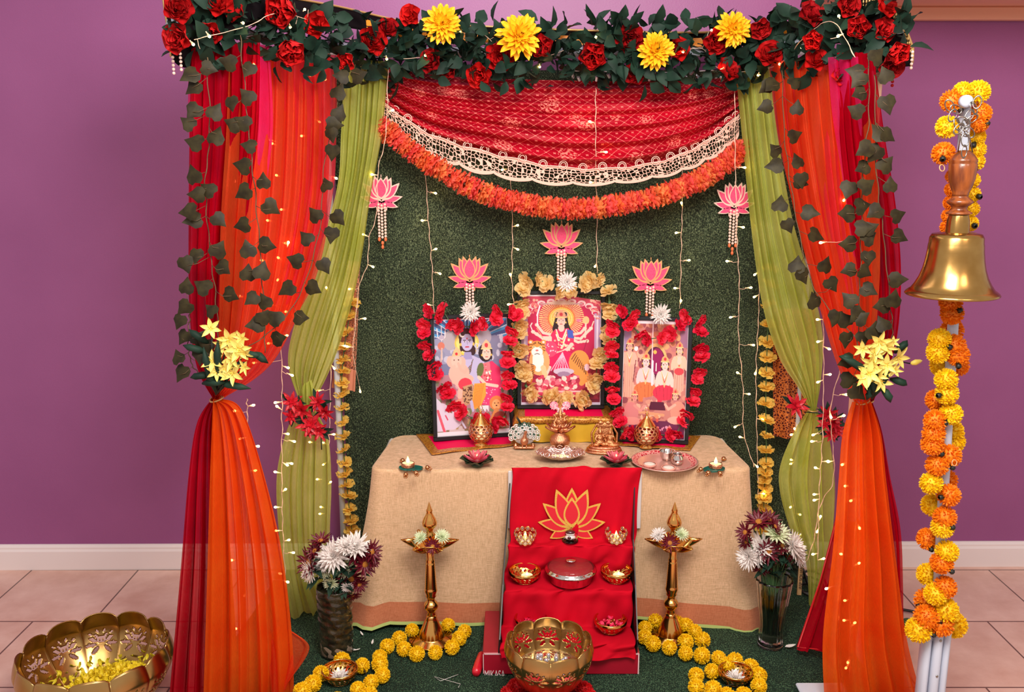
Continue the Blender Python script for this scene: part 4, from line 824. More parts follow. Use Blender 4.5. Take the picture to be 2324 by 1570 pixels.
# ================================================================== altar table and its linen cloth
TZ = .645; TF, TBk = 3.255, 3.66
TX0, TX1 = P(846, 1065, TF).x, P(1702, 1065, TF).x; TCX = (TX0 + TX1) / 2; THW = (TX1 - TX0) / 2; TCY = (TF + TBk) / 2; THD = (TBk - TF) / 2
th = thing('folding_table', (TCX, TCY, .018), 'white folding table hidden under the cream altar cloth', 'table')
MB().box((TCX, TCY, TZ - .022), (2 * THW - .02, 2 * THD - .02, .03), bev=.008).build('tabletop', 'table', th, smooth=False)
for sx in (-1, 1):
    for sy in (-1, 1): MB().tube([(TCX + sx * (THW - .12), TCY + sy * (THD - .05), .02), (TCX + sx * (THW - .12), TCY + sy * (THD - .05), TZ - .03)], .013, 10).build('leg', 'chrome', th)
def perim(s, r=.05):
    """rounded rectangle, s in 0..1 -> (x, y, nx, ny) starting at back-left going left side -> front -> right -> back"""
    w_, h_ = THW, THD; segs = []; L = [2 * (h_ - r), PI * r / 2, 2 * (w_ - r), PI * r / 2, 2 * (h_ - r), PI * r / 2, 2 * (w_ - r), PI * r / 2]; tot = sum(L); d = (s % 1.0) * tot
    k = 0
    while d > L[k]: d -= L[k]; k = (k + 1) % 8
    f = d / L[k]
    if k == 0: return (-w_, h_ - r - d, -1, 0)
    if k == 1: a = PI + f * PI / 2; return (-w_ + r + r * cos(a), -h_ + r + r * sin(a), cos(a), sin(a))
    if k == 2: return (-w_ + r + d, -h_, 0, -1)
    if k == 3: a = 1.5 * PI + f * PI / 2; return (w_ - r + r * cos(a), -h_ + r + r * sin(a), cos(a), sin(a))
    if k == 4: return (w_, -h_ + r + d, 1, 0)
    if k == 5: a = f * PI / 2; return (w_ - r + r * cos(a), h_ - r + r * sin(a), cos(a), sin(a))
    if k == 6: return (w_ - r - d, h_, 0, 1)
    a = PI / 2 + f * PI / 2; return (-w_ + r + r * cos(a), h_ - r + r * sin(a), cos(a), sin(a))
NT_, ND = 14, 46
def cloth(u, v):
    x, y, nx, ny = perim(u); j = v * (NT_ + 5 + ND); x *= 1 - .055 * (y / THD + 1) / 2
    if j <= NT_: f = j / NT_; return Vector((TCX + x * f, TCY + y * f, TZ + .002 * sin(x * f * 14 + 3 * y) + .0015 * sin(x * 31 * f)))
    if j <= NT_ + 5: a = (j - NT_) / 5 * PI / 2; return Vector((TCX + x + nx * .014 * sin(a), TCY + y + ny * .014 * sin(a), TZ - .014 + .014 * cos(a)))
    f = (j - NT_ - 5) / ND; fx = x / THW
    hem = .035 - .018 * (abs(fx) ** 3) * (1 if fx > 0 else .5) + .012 * sin(fx * 4.5)
    if nx > .3 : hem -= .0
    wave = .018 * sin(x * 11 + 1.5) + .012 * sin(x * 23 + y * 14) + .02 * sin(y * 13)
    flare = (.02 + .035 * f) if ny <= .3 else .0
    corner = max(0, abs(nx * ny) * 2) 
    if nx < -.3: flare += .05 * f + .02
    off = .014 + (flare * f * (1 if ny > -.5 else .4) + wave * f * f * (1 if ny > -.5 else .5)) + corner * .05 * f
    if ny < -.5 and -.15 < (x + TCX) - .17 < .32: off = .014 + (off - .014) * .35
    off = max(off, .004)
    return Vector((TCX + x + nx * off, min(TCY + y + ny * off, 3.715), lerp(TZ - .014, hem, f)))
def cm(u, v):
    z = cloth(u, v).z; return 2 if v > .985 else (1 if v > .885 else 0)
mb = MB(); mb.grid(cloth, 300, NT_ + 5 + ND, True, mif=cm)
tag(mb.build('tablecloth', ['linen', 'copperband', 'limeedge']), 'cream linen cloth with copper border draped over the altar table', 'tablecloth')

# ================================================================== things standing on the altar
Z = TZ + .004
def TP(px, py, z=Z): return PZ(px, py, z)
def mat_cloth(pxs, label):
    q = [TP(*p) for p in pxs]                                # back-left, back-right, front-right, front-left
    th = thing('altar_mat', lerp(q[0], q[2], .5), label, 'cloth mat', 'fuchsia mats with gold border')
    def f(u, v): p = lerp(lerp(q[0], q[1], u), lerp(q[3], q[2], u), v); p.z = Z + .002 + .0015 * sin(u * 17 + v * 4); return p
    MB().grid(f, 40, 16, mif=lambda u, v: 1 if min(u, 1 - u) < .10 or v > .80 or v < .1 else 0).build('cloth', ['fuchsia', 'zari'], th, solid=.0016); return th
mat_cloth([(944, 986), (1180, 986), (1180, 1010), (980, 1032)], 'fuchsia mat with gold border under the blue framed print')
mat_cloth([(1385, 988), (1590, 989), (1566, 1024), (1400, 1010)], 'fuchsia mat with gold border under the orange toned framed print')
# yellow skirted stool with fuchsia top cloth
SQ = [TP(1172, 1003), TP(1388, 1003)]; sw = SQ[1].x - SQ[0].x; scx = (SQ[0].x + SQ[1].x) / 2; sy0 = SQ[0].y; SH = .098; sd = .20
th = thing('altar_stool', (scx, sy0 + sd / 2, Z), 'low yellow skirted stool with fuchsia and gold top under the tiger print', 'stool')
MB().grid(lambda u, v: (lambda a: (scx + (sw / 2 + .006 * v) * max(-1, min(1, 1.35 * cos(a))), sy0 + sd / 2 + (sd / 2 + .004 * v * sin(a * 22)) * max(-1, min(1, 1.5 * sin(a))), Z + SH * (1 - v)))(2 * PI * u), 120, 8, True).build('skirt', 'yellowbox', th)
MB().box((scx, sy0 + sd / 2, Z + SH), (sw + .006, sd + .006, .008), bev=.003).build('top', 'yellowbox', th, smooth=False)
def topc(u, v):
    x = lerp(-.54, .54, u) * sw; y = lerp(sd / 2, -sd / 2 - .028, v); z = Z + SH + .006
    if y < -sd / 2: z -= (-sd / 2 - y) * .9; y = -sd / 2 - .006 - .002 * sin(u * 30)
    if abs(x) > sw / 2: z -= (abs(x) - sw / 2) * 1.2 * (1 + v)
    return (scx + x, sy0 + sd / 2 + y, z)
MB().grid(topc, 50, 24, mif=lambda u, v: 1 if min(u, 1 - u) < .12 or v > .84 else 0).build('top_cloth', ['fuchsia', 'zari'], th, solid=.0016)
STZ = Z + SH + .009

# ---- prints, painted as coloured dots on a fine grid
class Canvas:
    def __init__(s, box, w, h, bg):
        s.x0, s.y0, s.x1, s.y1 = box; s.w, s.h = w, h; s.a = np.zeros((h, w, 3)); s.a[:] = bg
        s.X, s.Y = np.meshgrid(s.x0 + (np.arange(w) + .5) / w * (s.x1 - s.x0), s.y0 + (np.arange(h) + .5) / h * (s.y1 - s.y0))
    def ell(s, cx, cy, rx, ry, c, ang=0):
        a = R(ang); dx, dy = s.X - cx, s.Y - cy; u = dx * cos(a) + dy * sin(a); v = -dx * sin(a) + dy * cos(a); s.a[(u / rx) ** 2 + (v / ry) ** 2 <= 1] = c
    def ring(s, cx, cy, r0, r1, c, sq=1): d = np.hypot(s.X - cx, (s.Y - cy) / sq); s.a[(d >= r0) & (d <= r1)] = c
    def poly(s, pts, c):
        ins = np.zeros(s.X.shape, bool); n = len(pts)
        for i in range(n):
            x1, y1 = pts[i]; x2, y2 = pts[(i + 1) % n]
            if y1 == y2: continue
            ins ^= ((y1 > s.Y) != (y2 > s.Y)) & (s.X < (x2 - x1) * (s.Y - y1) / (y2 - y1) + x1)
        s.a[ins] = c
    def line(s, pts, w_, c):
        for (x1, y1), (x2, y2) in zip(pts, pts[1:]):
            dx, dy = x2 - x1, y2 - y1; L = dx * dx + dy * dy + 1e-6; t = np.clip(((s.X - x1) * dx + (s.Y - y1) * dy) / L, 0, 1)
            s.a[np.hypot(s.X - x1 - t * dx, s.Y - y1 - t * dy) <= w_ / 2] = c
    def rays(s, cx, cy, r0, r1, n, c, duty=.5, y1=9e9, ph=0):
        d = np.hypot(s.X - cx, s.Y - cy); an = np.arctan2(s.Y - cy, s.X - cx); s.a[(d > r0) & (d < r1) & (((an / (2 * PI) * n + ph) % 1) < duty) & (s.Y < y1)] = c
    def dots(s, x0, y0, x1, y1, n, r, cols, seed=1):
        q = random.Random(seed)
        for i in range(n): s.ell(q.uniform(x0, x1), q.uniform(y0, y1), r * q.uniform(.6, 1.3), r * q.uniform(.6, 1.3), q.choice(cols))
    def face(s, cx, cy, r, skin, hair=(40, 20, 20), crown=None):
        s.ell(cx, cy - r * .32, r * 1.08, r * 1.12, hair); s.ell(cx - r * .85, cy + r * .3, r * .22, r * .9, hair); s.ell(cx + r * .85, cy + r * .3, r * .22, r * .9, hair); s.ell(cx, cy, r * .82, r * 1.12, skin)
        for sx in (-1, 1):
            s.line([(cx + sx * r * .2, cy - r * .28), (cx + sx * r * .52, cy - r * .3)], r * .1, hair); s.ell(cx + sx * r * .36, cy - r * .1, r * .15, r * .08, (250, 245, 240)); s.ell(cx + sx * r * .36, cy - r * .1, r * .08, r * .08, (20, 14, 16)); s.ell(cx + sx * r * .9, cy + r * .25, r * .14, r * .2, (230, 190, 90))
        s.line([(cx, cy - r * .1), (cx + r * .06, cy + r * .3)], r * .08, tuple(int(k * .8) for k in skin)); s.line([(cx - r * .22, cy + r * .6), (cx + r * .22, cy + r * .6)], r * .14, (190, 40, 60)); s.ell(cx, cy - r * .5, r * .08, r * .14, (200, 30, 40))
        if crown:
            s.poly([(cx - r, cy - r * .8), (cx - r * .8, cy - r * 1.7), (cx, cy - r * 2.5), (cx + r * .8, cy - r * 1.7), (cx + r, cy - r * .8)], crown); s.ell(cx, cy - r * 1.5, r * .35, r * .4, (210, 60, 70)); s.line([(cx - r, cy - r * .85), (cx + r, cy - r * .85)], r * .2, (250, 220, 150))
def print1():
    c = Canvas((165, 545, 800, 1500), 190, 286, (116, 122, 158)); c.a[c.Y < 720] = (70, 82, 130); c.rays(447, 740, 60, 700, 34, (74, 150, 205), .5, 730); c.rays(447, 740, 60, 700, 34, (214, 226, 240), .12, 735)
    c.ell(250, 800, 170, 110, (150, 150, 180)); c.ell(690, 790, 160, 100, (128, 128, 158)); c.dots(165, 700, 800, 900, 40, 22, [(170, 172, 200), (140, 142, 170), (190, 190, 210)], 3)
    c.ell(300, 720, 60, 80, (176, 168, 176)); c.ell(600, 700, 60, 70, (170, 162, 176)); c.a[c.Y > 1000] = (176, 128, 140); c.dots(165, 980, 800, 1300, 60, 30, [(206, 160, 170), (160, 110, 120), (220, 150, 130), (120, 130, 100)], 5)
    c.ell(445, 745, 105, 105, (248, 200, 80)); c.ell(445, 740, 92, 92, (250, 224, 130))
    lav = (190, 184, 222); lav2 = (160, 152, 200)
    c.poly([(385, 800), (375, 680), (410, 640), (480, 635), (515, 690), (520, 830), (500, 850)], (60, 30, 34)); c.ell(440, 650, 46, 26, (70, 36, 36))
    c.poly([(400, 850), (500, 850), (575, 890), (600, 1010), (540, 1100), (420, 1080), (390, 1000), (340, 960), (350, 880)], lav); c.ell(560, 960, 40, 90, lav); c.poly([(420, 820), (480, 820), (490, 880), (410, 880)], lav2)
    c.face(447, 740, 62, lav, (60, 28, 34)); c.ell(405, 668, 26, 30, (250, 248, 240)); c.ell(413, 660, 22, 26, (70, 34, 40))
    for k in range(5): c.line([(405 + k * 3, 880 + k * 6), (425 + k * 4, 930 + k * 14), (450, 950 + k * 15), (478 - k * 2, 925 + k * 14), (495 - k * 3, 880 + k * 6)], 6, (90, 110, 80) if k % 2 else (120, 70, 50))
    c.line([(228, 870), (228, 600)], 8, (214, 200, 200)); c.line([(190, 620), (196, 690), (228, 712), (258, 690), (262, 620)], 8, (236, 220, 226)); c.ell(222, 760, 30, 32, (206, 120, 100)); c.ell(228, 690, 24, 18, (180, 170, 190)); c.line([(228, 780), (215, 900)], 12, (206, 180, 170))
    c.line([(520, 760), (530, 820)], 12, (180, 180, 200)); c.ring(530, 770, 14, 20, (210, 210, 226))
    pk = (224, 52, 104); sk = (250, 204, 186)
    c.ell(606, 830, 62, 76, (40, 18, 26)); c.poly([(570, 930), (660, 900), (730, 960), (740, 1120), (700, 1260), (540, 1260), (560, 1100), (540, 1040)], pk); c.poly([(570, 920), (640, 905), (650, 1040), (575, 1060)], (236, 120, 130)); c.ell(556, 970, 30, 60, (100, 110, 60), 12)
    c.face(615, 838, 46, sk, (40, 18, 26), (240, 190, 150)); c.dots(590, 930, 650, 1060, 16, 8, [(250, 214, 150), (255, 240, 230), (200, 60, 70)], 2); c.ell(640, 1190, 100, 80, (230, 60, 120)); c.dots(560, 1120, 730, 1250, 18, 5, [(255, 190, 210)], 8); c.line([(540, 1030), (600, 1090), (700, 1110)], 26, sk)
    pe = (250, 182, 166)
    c.ell(370, 990, 90, 85, pe); c.ell(440, 1040, 55, 36, pe); c.ell(300, 890, 34, 46, pe); c.ell(400, 900, 30, 44, pe); c.ell(350, 890, 46, 52, (252, 192, 176)); c.line([(365, 910), (385, 960), (420, 985), (440, 960)], 22, (250, 176, 160)); c.poly([(310, 850), (330, 800), (355, 770), (385, 800), (395, 850)], (236, 190, 140)); c.ell(352, 830, 12, 12, (210, 40, 60))
    for sx in (330, 368): c.ell(sx, 880, 6, 5, (30, 20, 20))
    c.line([(330, 930), (290, 990), (320, 1060)], 26, pe); c.line([(340, 1060), (380, 1100), (370, 1180)], 40, pe); c.ell(420, 1080, 60, 50, (226, 60, 80))
    c.poly([(500, 1080), (600, 1080), (600, 1180), (540, 1290), (470, 1290), (480, 1180)], (246, 160, 62)); [c.line([(510 + k * 14, 1090), (500 + k * 12, 1180), (480 + k * 12, 1270)], 4, (214, 110, 40)) for k in range(6)]
    c.poly([(400, 1100), (490, 1080), (480, 1230), (420, 1260), (390, 1200)], (196, 150, 110)); c.dots(400, 1100, 480, 1240, 40, 7, [(90, 50, 40)], 9); c.line([(470, 1230), (480, 1300)], 26, lav)
    c.a[(c.Y > 1400)] = (140, 120, 90); c.dots(165, 1280, 800, 1480, 60, 24, [(120, 130, 90), (180, 150, 110), (206, 190, 190), (150, 110, 100)], 11)
    wh = (216, 206, 226); c.ell(270, 1380, 110, 70, wh); c.ell(215, 1280, 60, 50, wh, 40); c.poly([(165, 1180), (230, 1250), (290, 1340), (240, 1460), (165, 1460)], wh); c.ell(330, 1290, 40, 34, wh); c.line([(175, 1290), (230, 1470)], 22, (220, 90, 110)); c.line([(240, 1330), (280, 1410), (330, 1420)], 12, (214, 80, 110)); c.line([(330, 1400), (370, 1370), (410, 1440)], 16, (206, 200, 226)); c.ell(300, 1400, 50, 50, wh)
    c.poly([(540, 1265), (620, 1265), (620, 1320), (600, 1290), (590, 1320), (570, 1290), (555, 1320)], (230, 230, 236)); c.ell(690, 1250, 62, 60, (230, 130, 70)); c.ell(690, 1262, 40, 42, (250, 170, 110)); [c.ell(690 + s_ * 16, 1250, 5, 5, (40, 20, 10)) for s_ in (-1, 1)]; c.ell(690, 1272, 8, 6, (60, 20, 20)); c.line([(690, 1310), (640, 1400), (700, 1440)], 40, (220, 140, 80)); c.ell(720, 1370, 60, 50, (160, 70, 60))
    c.a[(c.Y < 556)] = (240, 236, 244); c.a[(c.Y > 1465)] = (236, 230, 240); return c
def print2():
    c = Canvas((180, 270, 795, 1225), 190, 290, (214, 22, 84)); d = np.hypot(c.X - 490, c.Y - 560); t = np.clip(d / 420, 0, 1)[..., None]; c.a = (1 - t) * np.array((240, 40, 96)) + t * np.array((150, 6, 60))
    c.rays(490, 470, 90, 175, 60, (248, 200, 130), .5); c.ell(490, 475, 108, 110, (246, 206, 96)); c.rays(490, 475, 20, 104, 40, (230, 150, 70), .2); c.ring(490, 475, 96, 108, (224, 120, 70)); [c.ring(490, 475, r, r + 3, (240, 240, 180)) for r in (60, 78)]
    org = (206, 120, 116); lil = (180, 150, 186)
    arch = (c.Y < 400 - 0) & (np.hypot((c.X - 490) / 270, (c.Y - 430) / 120) > 1) & (c.Y < 430); c.a[arch] = (196, 60, 86)
    for k in range(11):
        a = PI + k * PI / 10; c.ell(490 + 265 * cos(a), 425 + 100 * sin(a), 32, 24, (236, 196, 196)); c.ell(490 + 262 * cos(a), 430 + 98 * sin(a), 20, 14, (200, 30, 84))
    c.dots(185, 290, 300, 430, 22, 12, [(220, 110, 110), (180, 50, 76), (236, 170, 150)], 4); c.dots(680, 290, 790, 430, 22, 12, [(220, 110, 110), (180, 50, 76), (236, 170, 150)], 6); c.line([(330, 350), (650, 350)], 14, (190, 150, 150)); c.ell(490, 340, 110, 16, (226, 190, 170))
    for x in (205, 770): c.a[(abs(c.X - x) < 24) & (c.Y > 430) & (c.Y < 840)] = lil; c.a[(abs(c.X - x) < 7) & (c.Y > 450) & (c.Y < 820)] = (224, 206, 226); c.dots(x - 26, 430, x + 26, 480, 12, 8, [org, (236, 200, 190)], int(x)); c.dots(x - 26, 800, x + 26, 860, 12, 9, [org, (236, 180, 150)], int(x) + 1)
    c.a[(c.Y > 840) & (np.abs(c.X - 490) > 200)] = (160, 30, 60); c.a[c.Y > 1000] = (176, 40, 70); c.dots(185, 850, 790, 1200, 70, 16, [(196, 60, 84), (140, 20, 50), (220, 110, 110)], 14)
    sk = (252, 206, 190)
    for pts in ([(430, 620), (350, 600), (300, 530)], [(430, 640), (340, 640), (270, 590)], [(430, 650), (360, 660), (300, 610)], [(560, 620), (640, 600), (672, 560)], [(560, 640), (640, 650), (720, 560)], [(560, 650), (620, 680), (690, 670)]): c.line(pts, 22, sk); c.ell(*pts[-1], 15, 15, sk)
    c.line([(305, 530), (304, 440), (322, 370)], 12, (240, 226, 236)); c.line([(270, 590), (250, 540), (262, 515)], 8, (230, 220, 220)); c.ell(680, 490, 26, 34, (240, 190, 130)); c.line([(680, 520), (674, 640)], 12, (240, 210, 190)); c.line([(715, 580), (740, 500)], 7, (240, 220, 200)); c.ell(625, 490, 20, 14, (246, 120, 150)); c.line([(690, 660), (660, 770)], 6, (150, 10, 60)); c.line([(345, 640), (300, 560)], 6, (220, 160, 120))
    hr = (44, 18, 24); c.poly([(440, 480), (455, 420), (530, 420), (545, 520), (590, 640), (560, 700), (430, 640), (420, 560)], hr); c.poly([(440, 570), (545, 560), (585, 620), (590, 720), (500, 760), (420, 720), (405, 620)], (232, 40, 92)); c.poly([(535, 570), (580, 580), (585, 650), (540, 640)], (70, 92, 190)); c.ell(490, 556, 24, 34, sk); c.face(488, 500, 40, sk, hr, (236, 170, 140)); c.ring(488, 440, 46, 54, (240, 180, 150), .7)
    for k in range(4): c.line([(450, 570 + k * 22), (470 + k * 2, 640 + k * 30), (500, 655 + k * 30), (530, 570 + k * 22)], 8, [(255, 236, 220), (246, 200, 120), (255, 240, 240), (220, 60, 90)][k])
    c.dots(440, 660, 580, 760, 30, 9, [(250, 220, 180), (220, 40, 90), (240, 180, 160)], 21); c.line([(400, 640), (410, 800), (490, 770)], 30, sk); c.line([(570, 700), (540, 740), (480, 780)], 30, sk)
    c.poly([(420, 790), (520, 750), (590, 790), (560, 920), (430, 930), (380, 830)], (226, 20, 90)); [c.line([(500, 770), (410 + k * 24, 930)], 6, (252, 190, 214)) for k in range(7)]; c.ell(400, 740, 60, 70, (224, 70, 110)); c.dots(350, 690, 450, 800, 14, 6, [(250, 200, 214)], 7); c.line([(400, 900), (370, 970)], 26, sk)
    og = (238, 150, 72); c.ell(630, 860, 80, 110, og); c.ell(660, 960, 40, 90, og, -20); c.ell(320, 850, 80, 120, (240, 170, 110)); c.ell(310, 840, 44, 100, (250, 240, 236)); c.ell(302, 735, 66, 66, og); c.ell(302, 765, 44, 42, (252, 244, 238)); [c.ell(302 + s_ * 50, 680, 20, 20, og) for s_ in (-1, 1)]; [c.ell(302 + s_ * 50, 680, 10, 10, (250, 230, 220)) for s_ in (-1, 1)]
    for s_ in (-1, 1):
        c.ell(302 + s_ * 24, 722, 12, 7, (240, 236, 180)); c.ell(302 + s_ * 24, 722, 4, 5, (20, 14, 10))
        for k in range(3): c.line([(302 + s_ * (40 + k * 4), 700 + k * 24), (302 + s_ * 62, 704 + k * 26)], 6, (30, 16, 16)); c.line([(302 + s_ * (10 + k * 8), 678 + k * 6), (302 + s_ * (12 + k * 12), 694 + k * 6)], 5, (30, 16, 16))
    c.ell(302, 752, 12, 8, (220, 110, 110)); c.line([(284, 786), (302, 778), (320, 786)], 6, (60, 20, 24)); c.line([(270, 900), (240, 1020)], 46, og); c.line([(350, 900), (365, 970)], 40, (244, 200, 150)); c.line([(680, 960), (650, 1040)], 40, og)
    for k in range(9): c.line([(600 + k * 10, 780 + k * 16), (570 + k * 14, 830 + k * 16)], 6, (40, 20, 16)); c.line([(250 + k * 3, 870 + k * 16), (276, 880 + k * 16)], 6, (40, 20, 16)) if k < 8 else None
    c.ell(510, 935, 80, 30, (206, 190, 210)); c.ell(510, 960, 50, 24, (160, 130, 160)); c.dots(310, 980, 620, 1110, 80, 17, [(250, 176, 176), (236, 110, 130), (206, 60, 90), (252, 214, 200)], 17); c.line([(300, 1110), (640, 1110)], 14, (246, 190, 190)); c.line([(300, 1130), (640, 1130)], 18, (206, 60, 100)); c.line([(180, 1190), (790, 1190)], 30, (120, 20, 50)); c.ell(690, 900, 20, 30, (240, 190, 200))
    c.a[c.Y < 284] = (240, 232, 240); c.a[c.Y > 1205] = (214, 200, 226); return c
def print3():
    c = Canvas((135, 545, 720, 1530), 176, 296, (206, 130, 120)); c.dots(135, 545, 720, 1530, 260, 26, [(220, 150, 130), (180, 96, 96), (232, 176, 150), (196, 120, 120), (150, 74, 84)], 2)
    c.a[(c.Y < 800) & (c.X < 200)] = (170, 140, 180); c.a[(c.Y < 760) & (c.X > 650)] = (160, 110, 140); c.dots(200, 560, 650, 760, 80, 22, [(236, 170, 120), (190, 110, 80), (160, 76, 84), (214, 140, 110)], 5)
    c.ell(430, 900, 90, 150, (90, 20, 60)); c.ell(445, 880, 62, 110, (150, 20, 90)); c.ring(430, 900, 92, 112, (240, 190, 120), 1.5); c.line([(400, 560), (400, 1100)], 10, (250, 214, 220)); c.ell(425, 805, 16, 16, (240, 190, 90))  # pale pink vertical streak: reflection glare painted into the print
    def fig(cx, cy, r, robe, sk, crown, seated, h):
        c.ell(cx, cy + r * 3.0, r * 1.9, r * 2.0, sk); c.ell(cx - r * 1.7, cy + r * 3.2, r * .6, r * 1.9, sk, 12); c.ell(cx + r * 1.7, cy + r * 3.2, r * .6, r * 1.9, sk, -12)
        if seated: c.ell(cx, cy + r * 6.3, r * 2.9, r * 1.8, robe); [c.line([(cx - r * 2.2 + k * r, cy + r * 5.2), (cx - r * 1.6 + k * r * .8, cy + r * 8)], 5, tuple(int(v * .8) for v in robe)) for k in range(5)]; c.poly([(cx - r * 1.8, cy + r * 6), (cx - .2 * r, cy + r * 6), (cx - r * .6, cy + h), (cx - r * 1.6, cy + h)], robe)
        else: c.poly([(cx - r * 1.4, cy + r * 4.5), (cx + r * 1.4, cy + r * 4.5), (cx + r * 1.5, cy + h), (cx - r * 1.5, cy + h)], robe); [c.line([(cx - r + k * r * .6, cy + r * 5), (cx - r * 1.1 + k * r * .7, cy + h)], 4, tuple(int(v * .82) for v in robe)) for k in range(4)]
        c.face(cx, cy, r, sk, (90, 40, 40), crown)
        for k in range(3): c.line([(cx - r * .8, cy + r * 1.5), (cx, cy + r * (3 + k)), (cx + r * .8, cy + r * 1.5)], 6, [(250, 240, 226), (230, 60, 80), (246, 200, 130)][k])
    fig(345, 895, 36, (240, 120, 70), (244, 204, 204), (240, 170, 110), True, 330); fig(520, 915, 36, (228, 50, 80), (252, 210, 200), (240, 176, 116), True, 330)
    fig(190, 770, 32, (240, 172, 150), (246, 180, 160), (236, 160, 110), False, 420); fig(650, 790, 32, (240, 176, 156), (248, 196, 170), (236, 160, 110), False, 330); c.ell(650, 870, 20, 36, (250, 206, 190)); c.ell(650, 960, 44, 30, (232, 70, 80))
    c.line([(250, 880), (230, 1060)], 8, (120, 60, 70)); c.line([(440, 900), (440, 960)], 10, (250, 226, 226)); c.ell(250, 780, 18, 20, (246, 236, 240))
    c.poly([(400, 1220), (520, 1220), (540, 1290), (380, 1290)], (90, 20, 50)); c.line([(280, 1310), (520, 1330)], 22, (236, 160, 120)); c.line([(280, 1335), (520, 1355)], 8, (180, 90, 80)); c.a[(c.Y > 1380) & (c.X > 200)] = (110, 34, 76); c.ell(350, 1275, 14, 22, (246, 180, 170))
    def kneel(cx, cy, s_, sk, robe):
        c.ell(cx - s_ * 30, cy + 130, 70, 90, robe); c.ell(cx - s_ * 20, cy + 200, 86, 34, sk); c.line([(cx, cy + 70), (cx + s_ * 60, cy + 110), (cx + s_ * 90, cy + 70)], 22, sk); c.face(cx, cy, 28, sk, (120, 60, 50), (240, 150, 110))
    kneel(250, 1190, 1, (236, 150, 140), (220, 130, 130)); kneel(625, 1170, -1, (246, 180, 160), (236, 150, 130))
    c.dots(310, 1340, 480, 1400, 20, 16, [(240, 150, 110), (220, 90, 80), (250, 190, 150)], 8); c.dots(440, 1420, 600, 1500, 16, 10, [(240, 160, 190), (236, 120, 110)], 9); c.line([(405, 880), (405, 1080)], 16, (250, 226, 236))
    c.a[c.Y < 572] = (240, 226, 232); c.a[c.Y < 556] = (226, 210, 222); return c
def framed(cv, bl, br, tl_y, hgt, lean, label, z):
    """bl, br = bottom corner pixels on height z"""
    a, b = PZ(*bl, z), PZ(*br, z); mid = lerp(a, b, .5); wd = (b - a).length; yaw = math.degrees(math.atan2(b.y - a.y, b.x - a.x))
    th = thing('picture_frame', mid, label, 'framed picture', 'framed devotional prints leaning on the altar'); Mx = T(*mid) @ RZ(yaw) @ RX(-lean)
    fr = .0155; mb = MB()
    for (x0, x1, z0, z1) in ((-wd / 2, wd / 2, 0, fr), (-wd / 2, wd / 2, hgt - fr, hgt), (-wd / 2, -wd / 2 + fr, fr, hgt - fr), (wd / 2 - fr, wd / 2, fr, hgt - fr)): mb.box(((x0 + x1) / 2, 0, (z0 + z1) / 2), (x1 - x0, .018, z1 - z0), 0, Mx, bev=.002)
    mb.box((0, .007, hgt / 2), (wd - .004, .003, hgt - .004), 0, Mx); mb.build('frame', 'frame', th, smooth=False)
    MB().box((0, .003, hgt / 2), (wd - 2 * fr, .001, hgt - 2 * fr), 0, Mx).build('mat_board', 'matboard', th, smooth=False)
    mb = MB(); w2 = wd - 2 * fr - .004; h2 = hgt - 2 * fr - .004; mb.grid(lambda u, v: ((u - .5) * w2, .001, fr + .002 + h2 * (1 - v)), cv.w - 1, cv.h - 1, M=Mx); o = mb.build('print', 'print_', th)
    ca = o.data.color_attributes.new('print', 'FLOAT_COLOR', 'POINT'); x = np.clip(cv.a.reshape(-1, 3) / 255, 0, 1); x = np.where(x <= .04045, x / 12.92, ((x + .055) / 1.055) ** 2.4)
    ca.data.foreach_set('color', np.concatenate([x, np.ones((len(x), 1))], 1).astype(np.float32).ravel())
    return Mx, wd
framed(print1(), (984, 1001), (1166, 989), 0, .505, 7, 'black framed blue toned print of seated figures with a bull, red flowers around', Z + .004)
framed(print2(), (1174, 927), (1371, 927), 0, .485, 7, 'black framed magenta print of a figure seated on a tiger, atop the stool', STZ)
framed(print3(), (1400, 1000), (1562, 1008), 0, .505, 6, 'black framed peach toned print of a crowned court, next to steel thali', Z + .004)

def face_garland(pts, org, sc, meshes, y0, lean_top, r, label, z0row):
    """pts in zoom coords; follows the leaning frame: y depends on height"""
    th = None; rr = random.Random(len(pts)); W3 = []
    for (x, y) in pts:
        px, py = org[0] + x / sc, org[1] + y / sc; t = (z0row - py) / 285.; W3.append(P(px, py, y0 + .035 * t - .024))
    lo = min(W3, key=lambda p: p.z); th = thing('carnation_garland', lo, label, 'flower garland', 'carnation garlands around the framed prints')
    MB().tube(W3, .0022, 5, closed=True).build('string', 'calyx', th); n = len(W3)
    for i, p in enumerate(W3):
        d = (W3[(i + 1) % n] - W3[i - 1]).normalized() * (1 if i % 2 else -1)
        inst('flower', meshes[i % 2], th, p + Vector((0, -.004, 0)), aim_rand(d + Vector((0, -.75, .1)), .35, rr), r * rr.uniform(.9, 1.15))
    return th
RG1 = [(130, 455), (190, 500), (240, 455), (300, 560), (380, 585), (480, 590), (580, 560), (670, 530), (700, 450), (790, 460), (855, 500), (815, 610), (790, 715), (775, 790), (775, 890), (775, 975), (790, 1080), (770, 1160), (770, 1260), (740, 1350), (650, 1400), (590, 1365), (490, 1350), (400, 1300), (320, 1230), (280, 1150), (240, 1080), (180, 985), (160, 905), (135, 825), (90, 730), (85, 645), (85, 560)]
CG = [(170, 200), (250, 185), (340, 240), (430, 290), (545, 290), (635, 240), (700, 195), (760, 195), (845, 300), (850, 400), (850, 490), (850, 590), (830, 700), (780, 800), (750, 900), (740, 1000), (710, 1090), (665, 1170), (590, 1210), (510, 1180), (430, 1210), (400, 1160), (320, 1170), (220, 1160), (170, 1090), (140, 1000), (130, 915), (110, 830), (105, 740), (95, 660), (110, 560), (120, 480), (125, 380), (130, 290)]
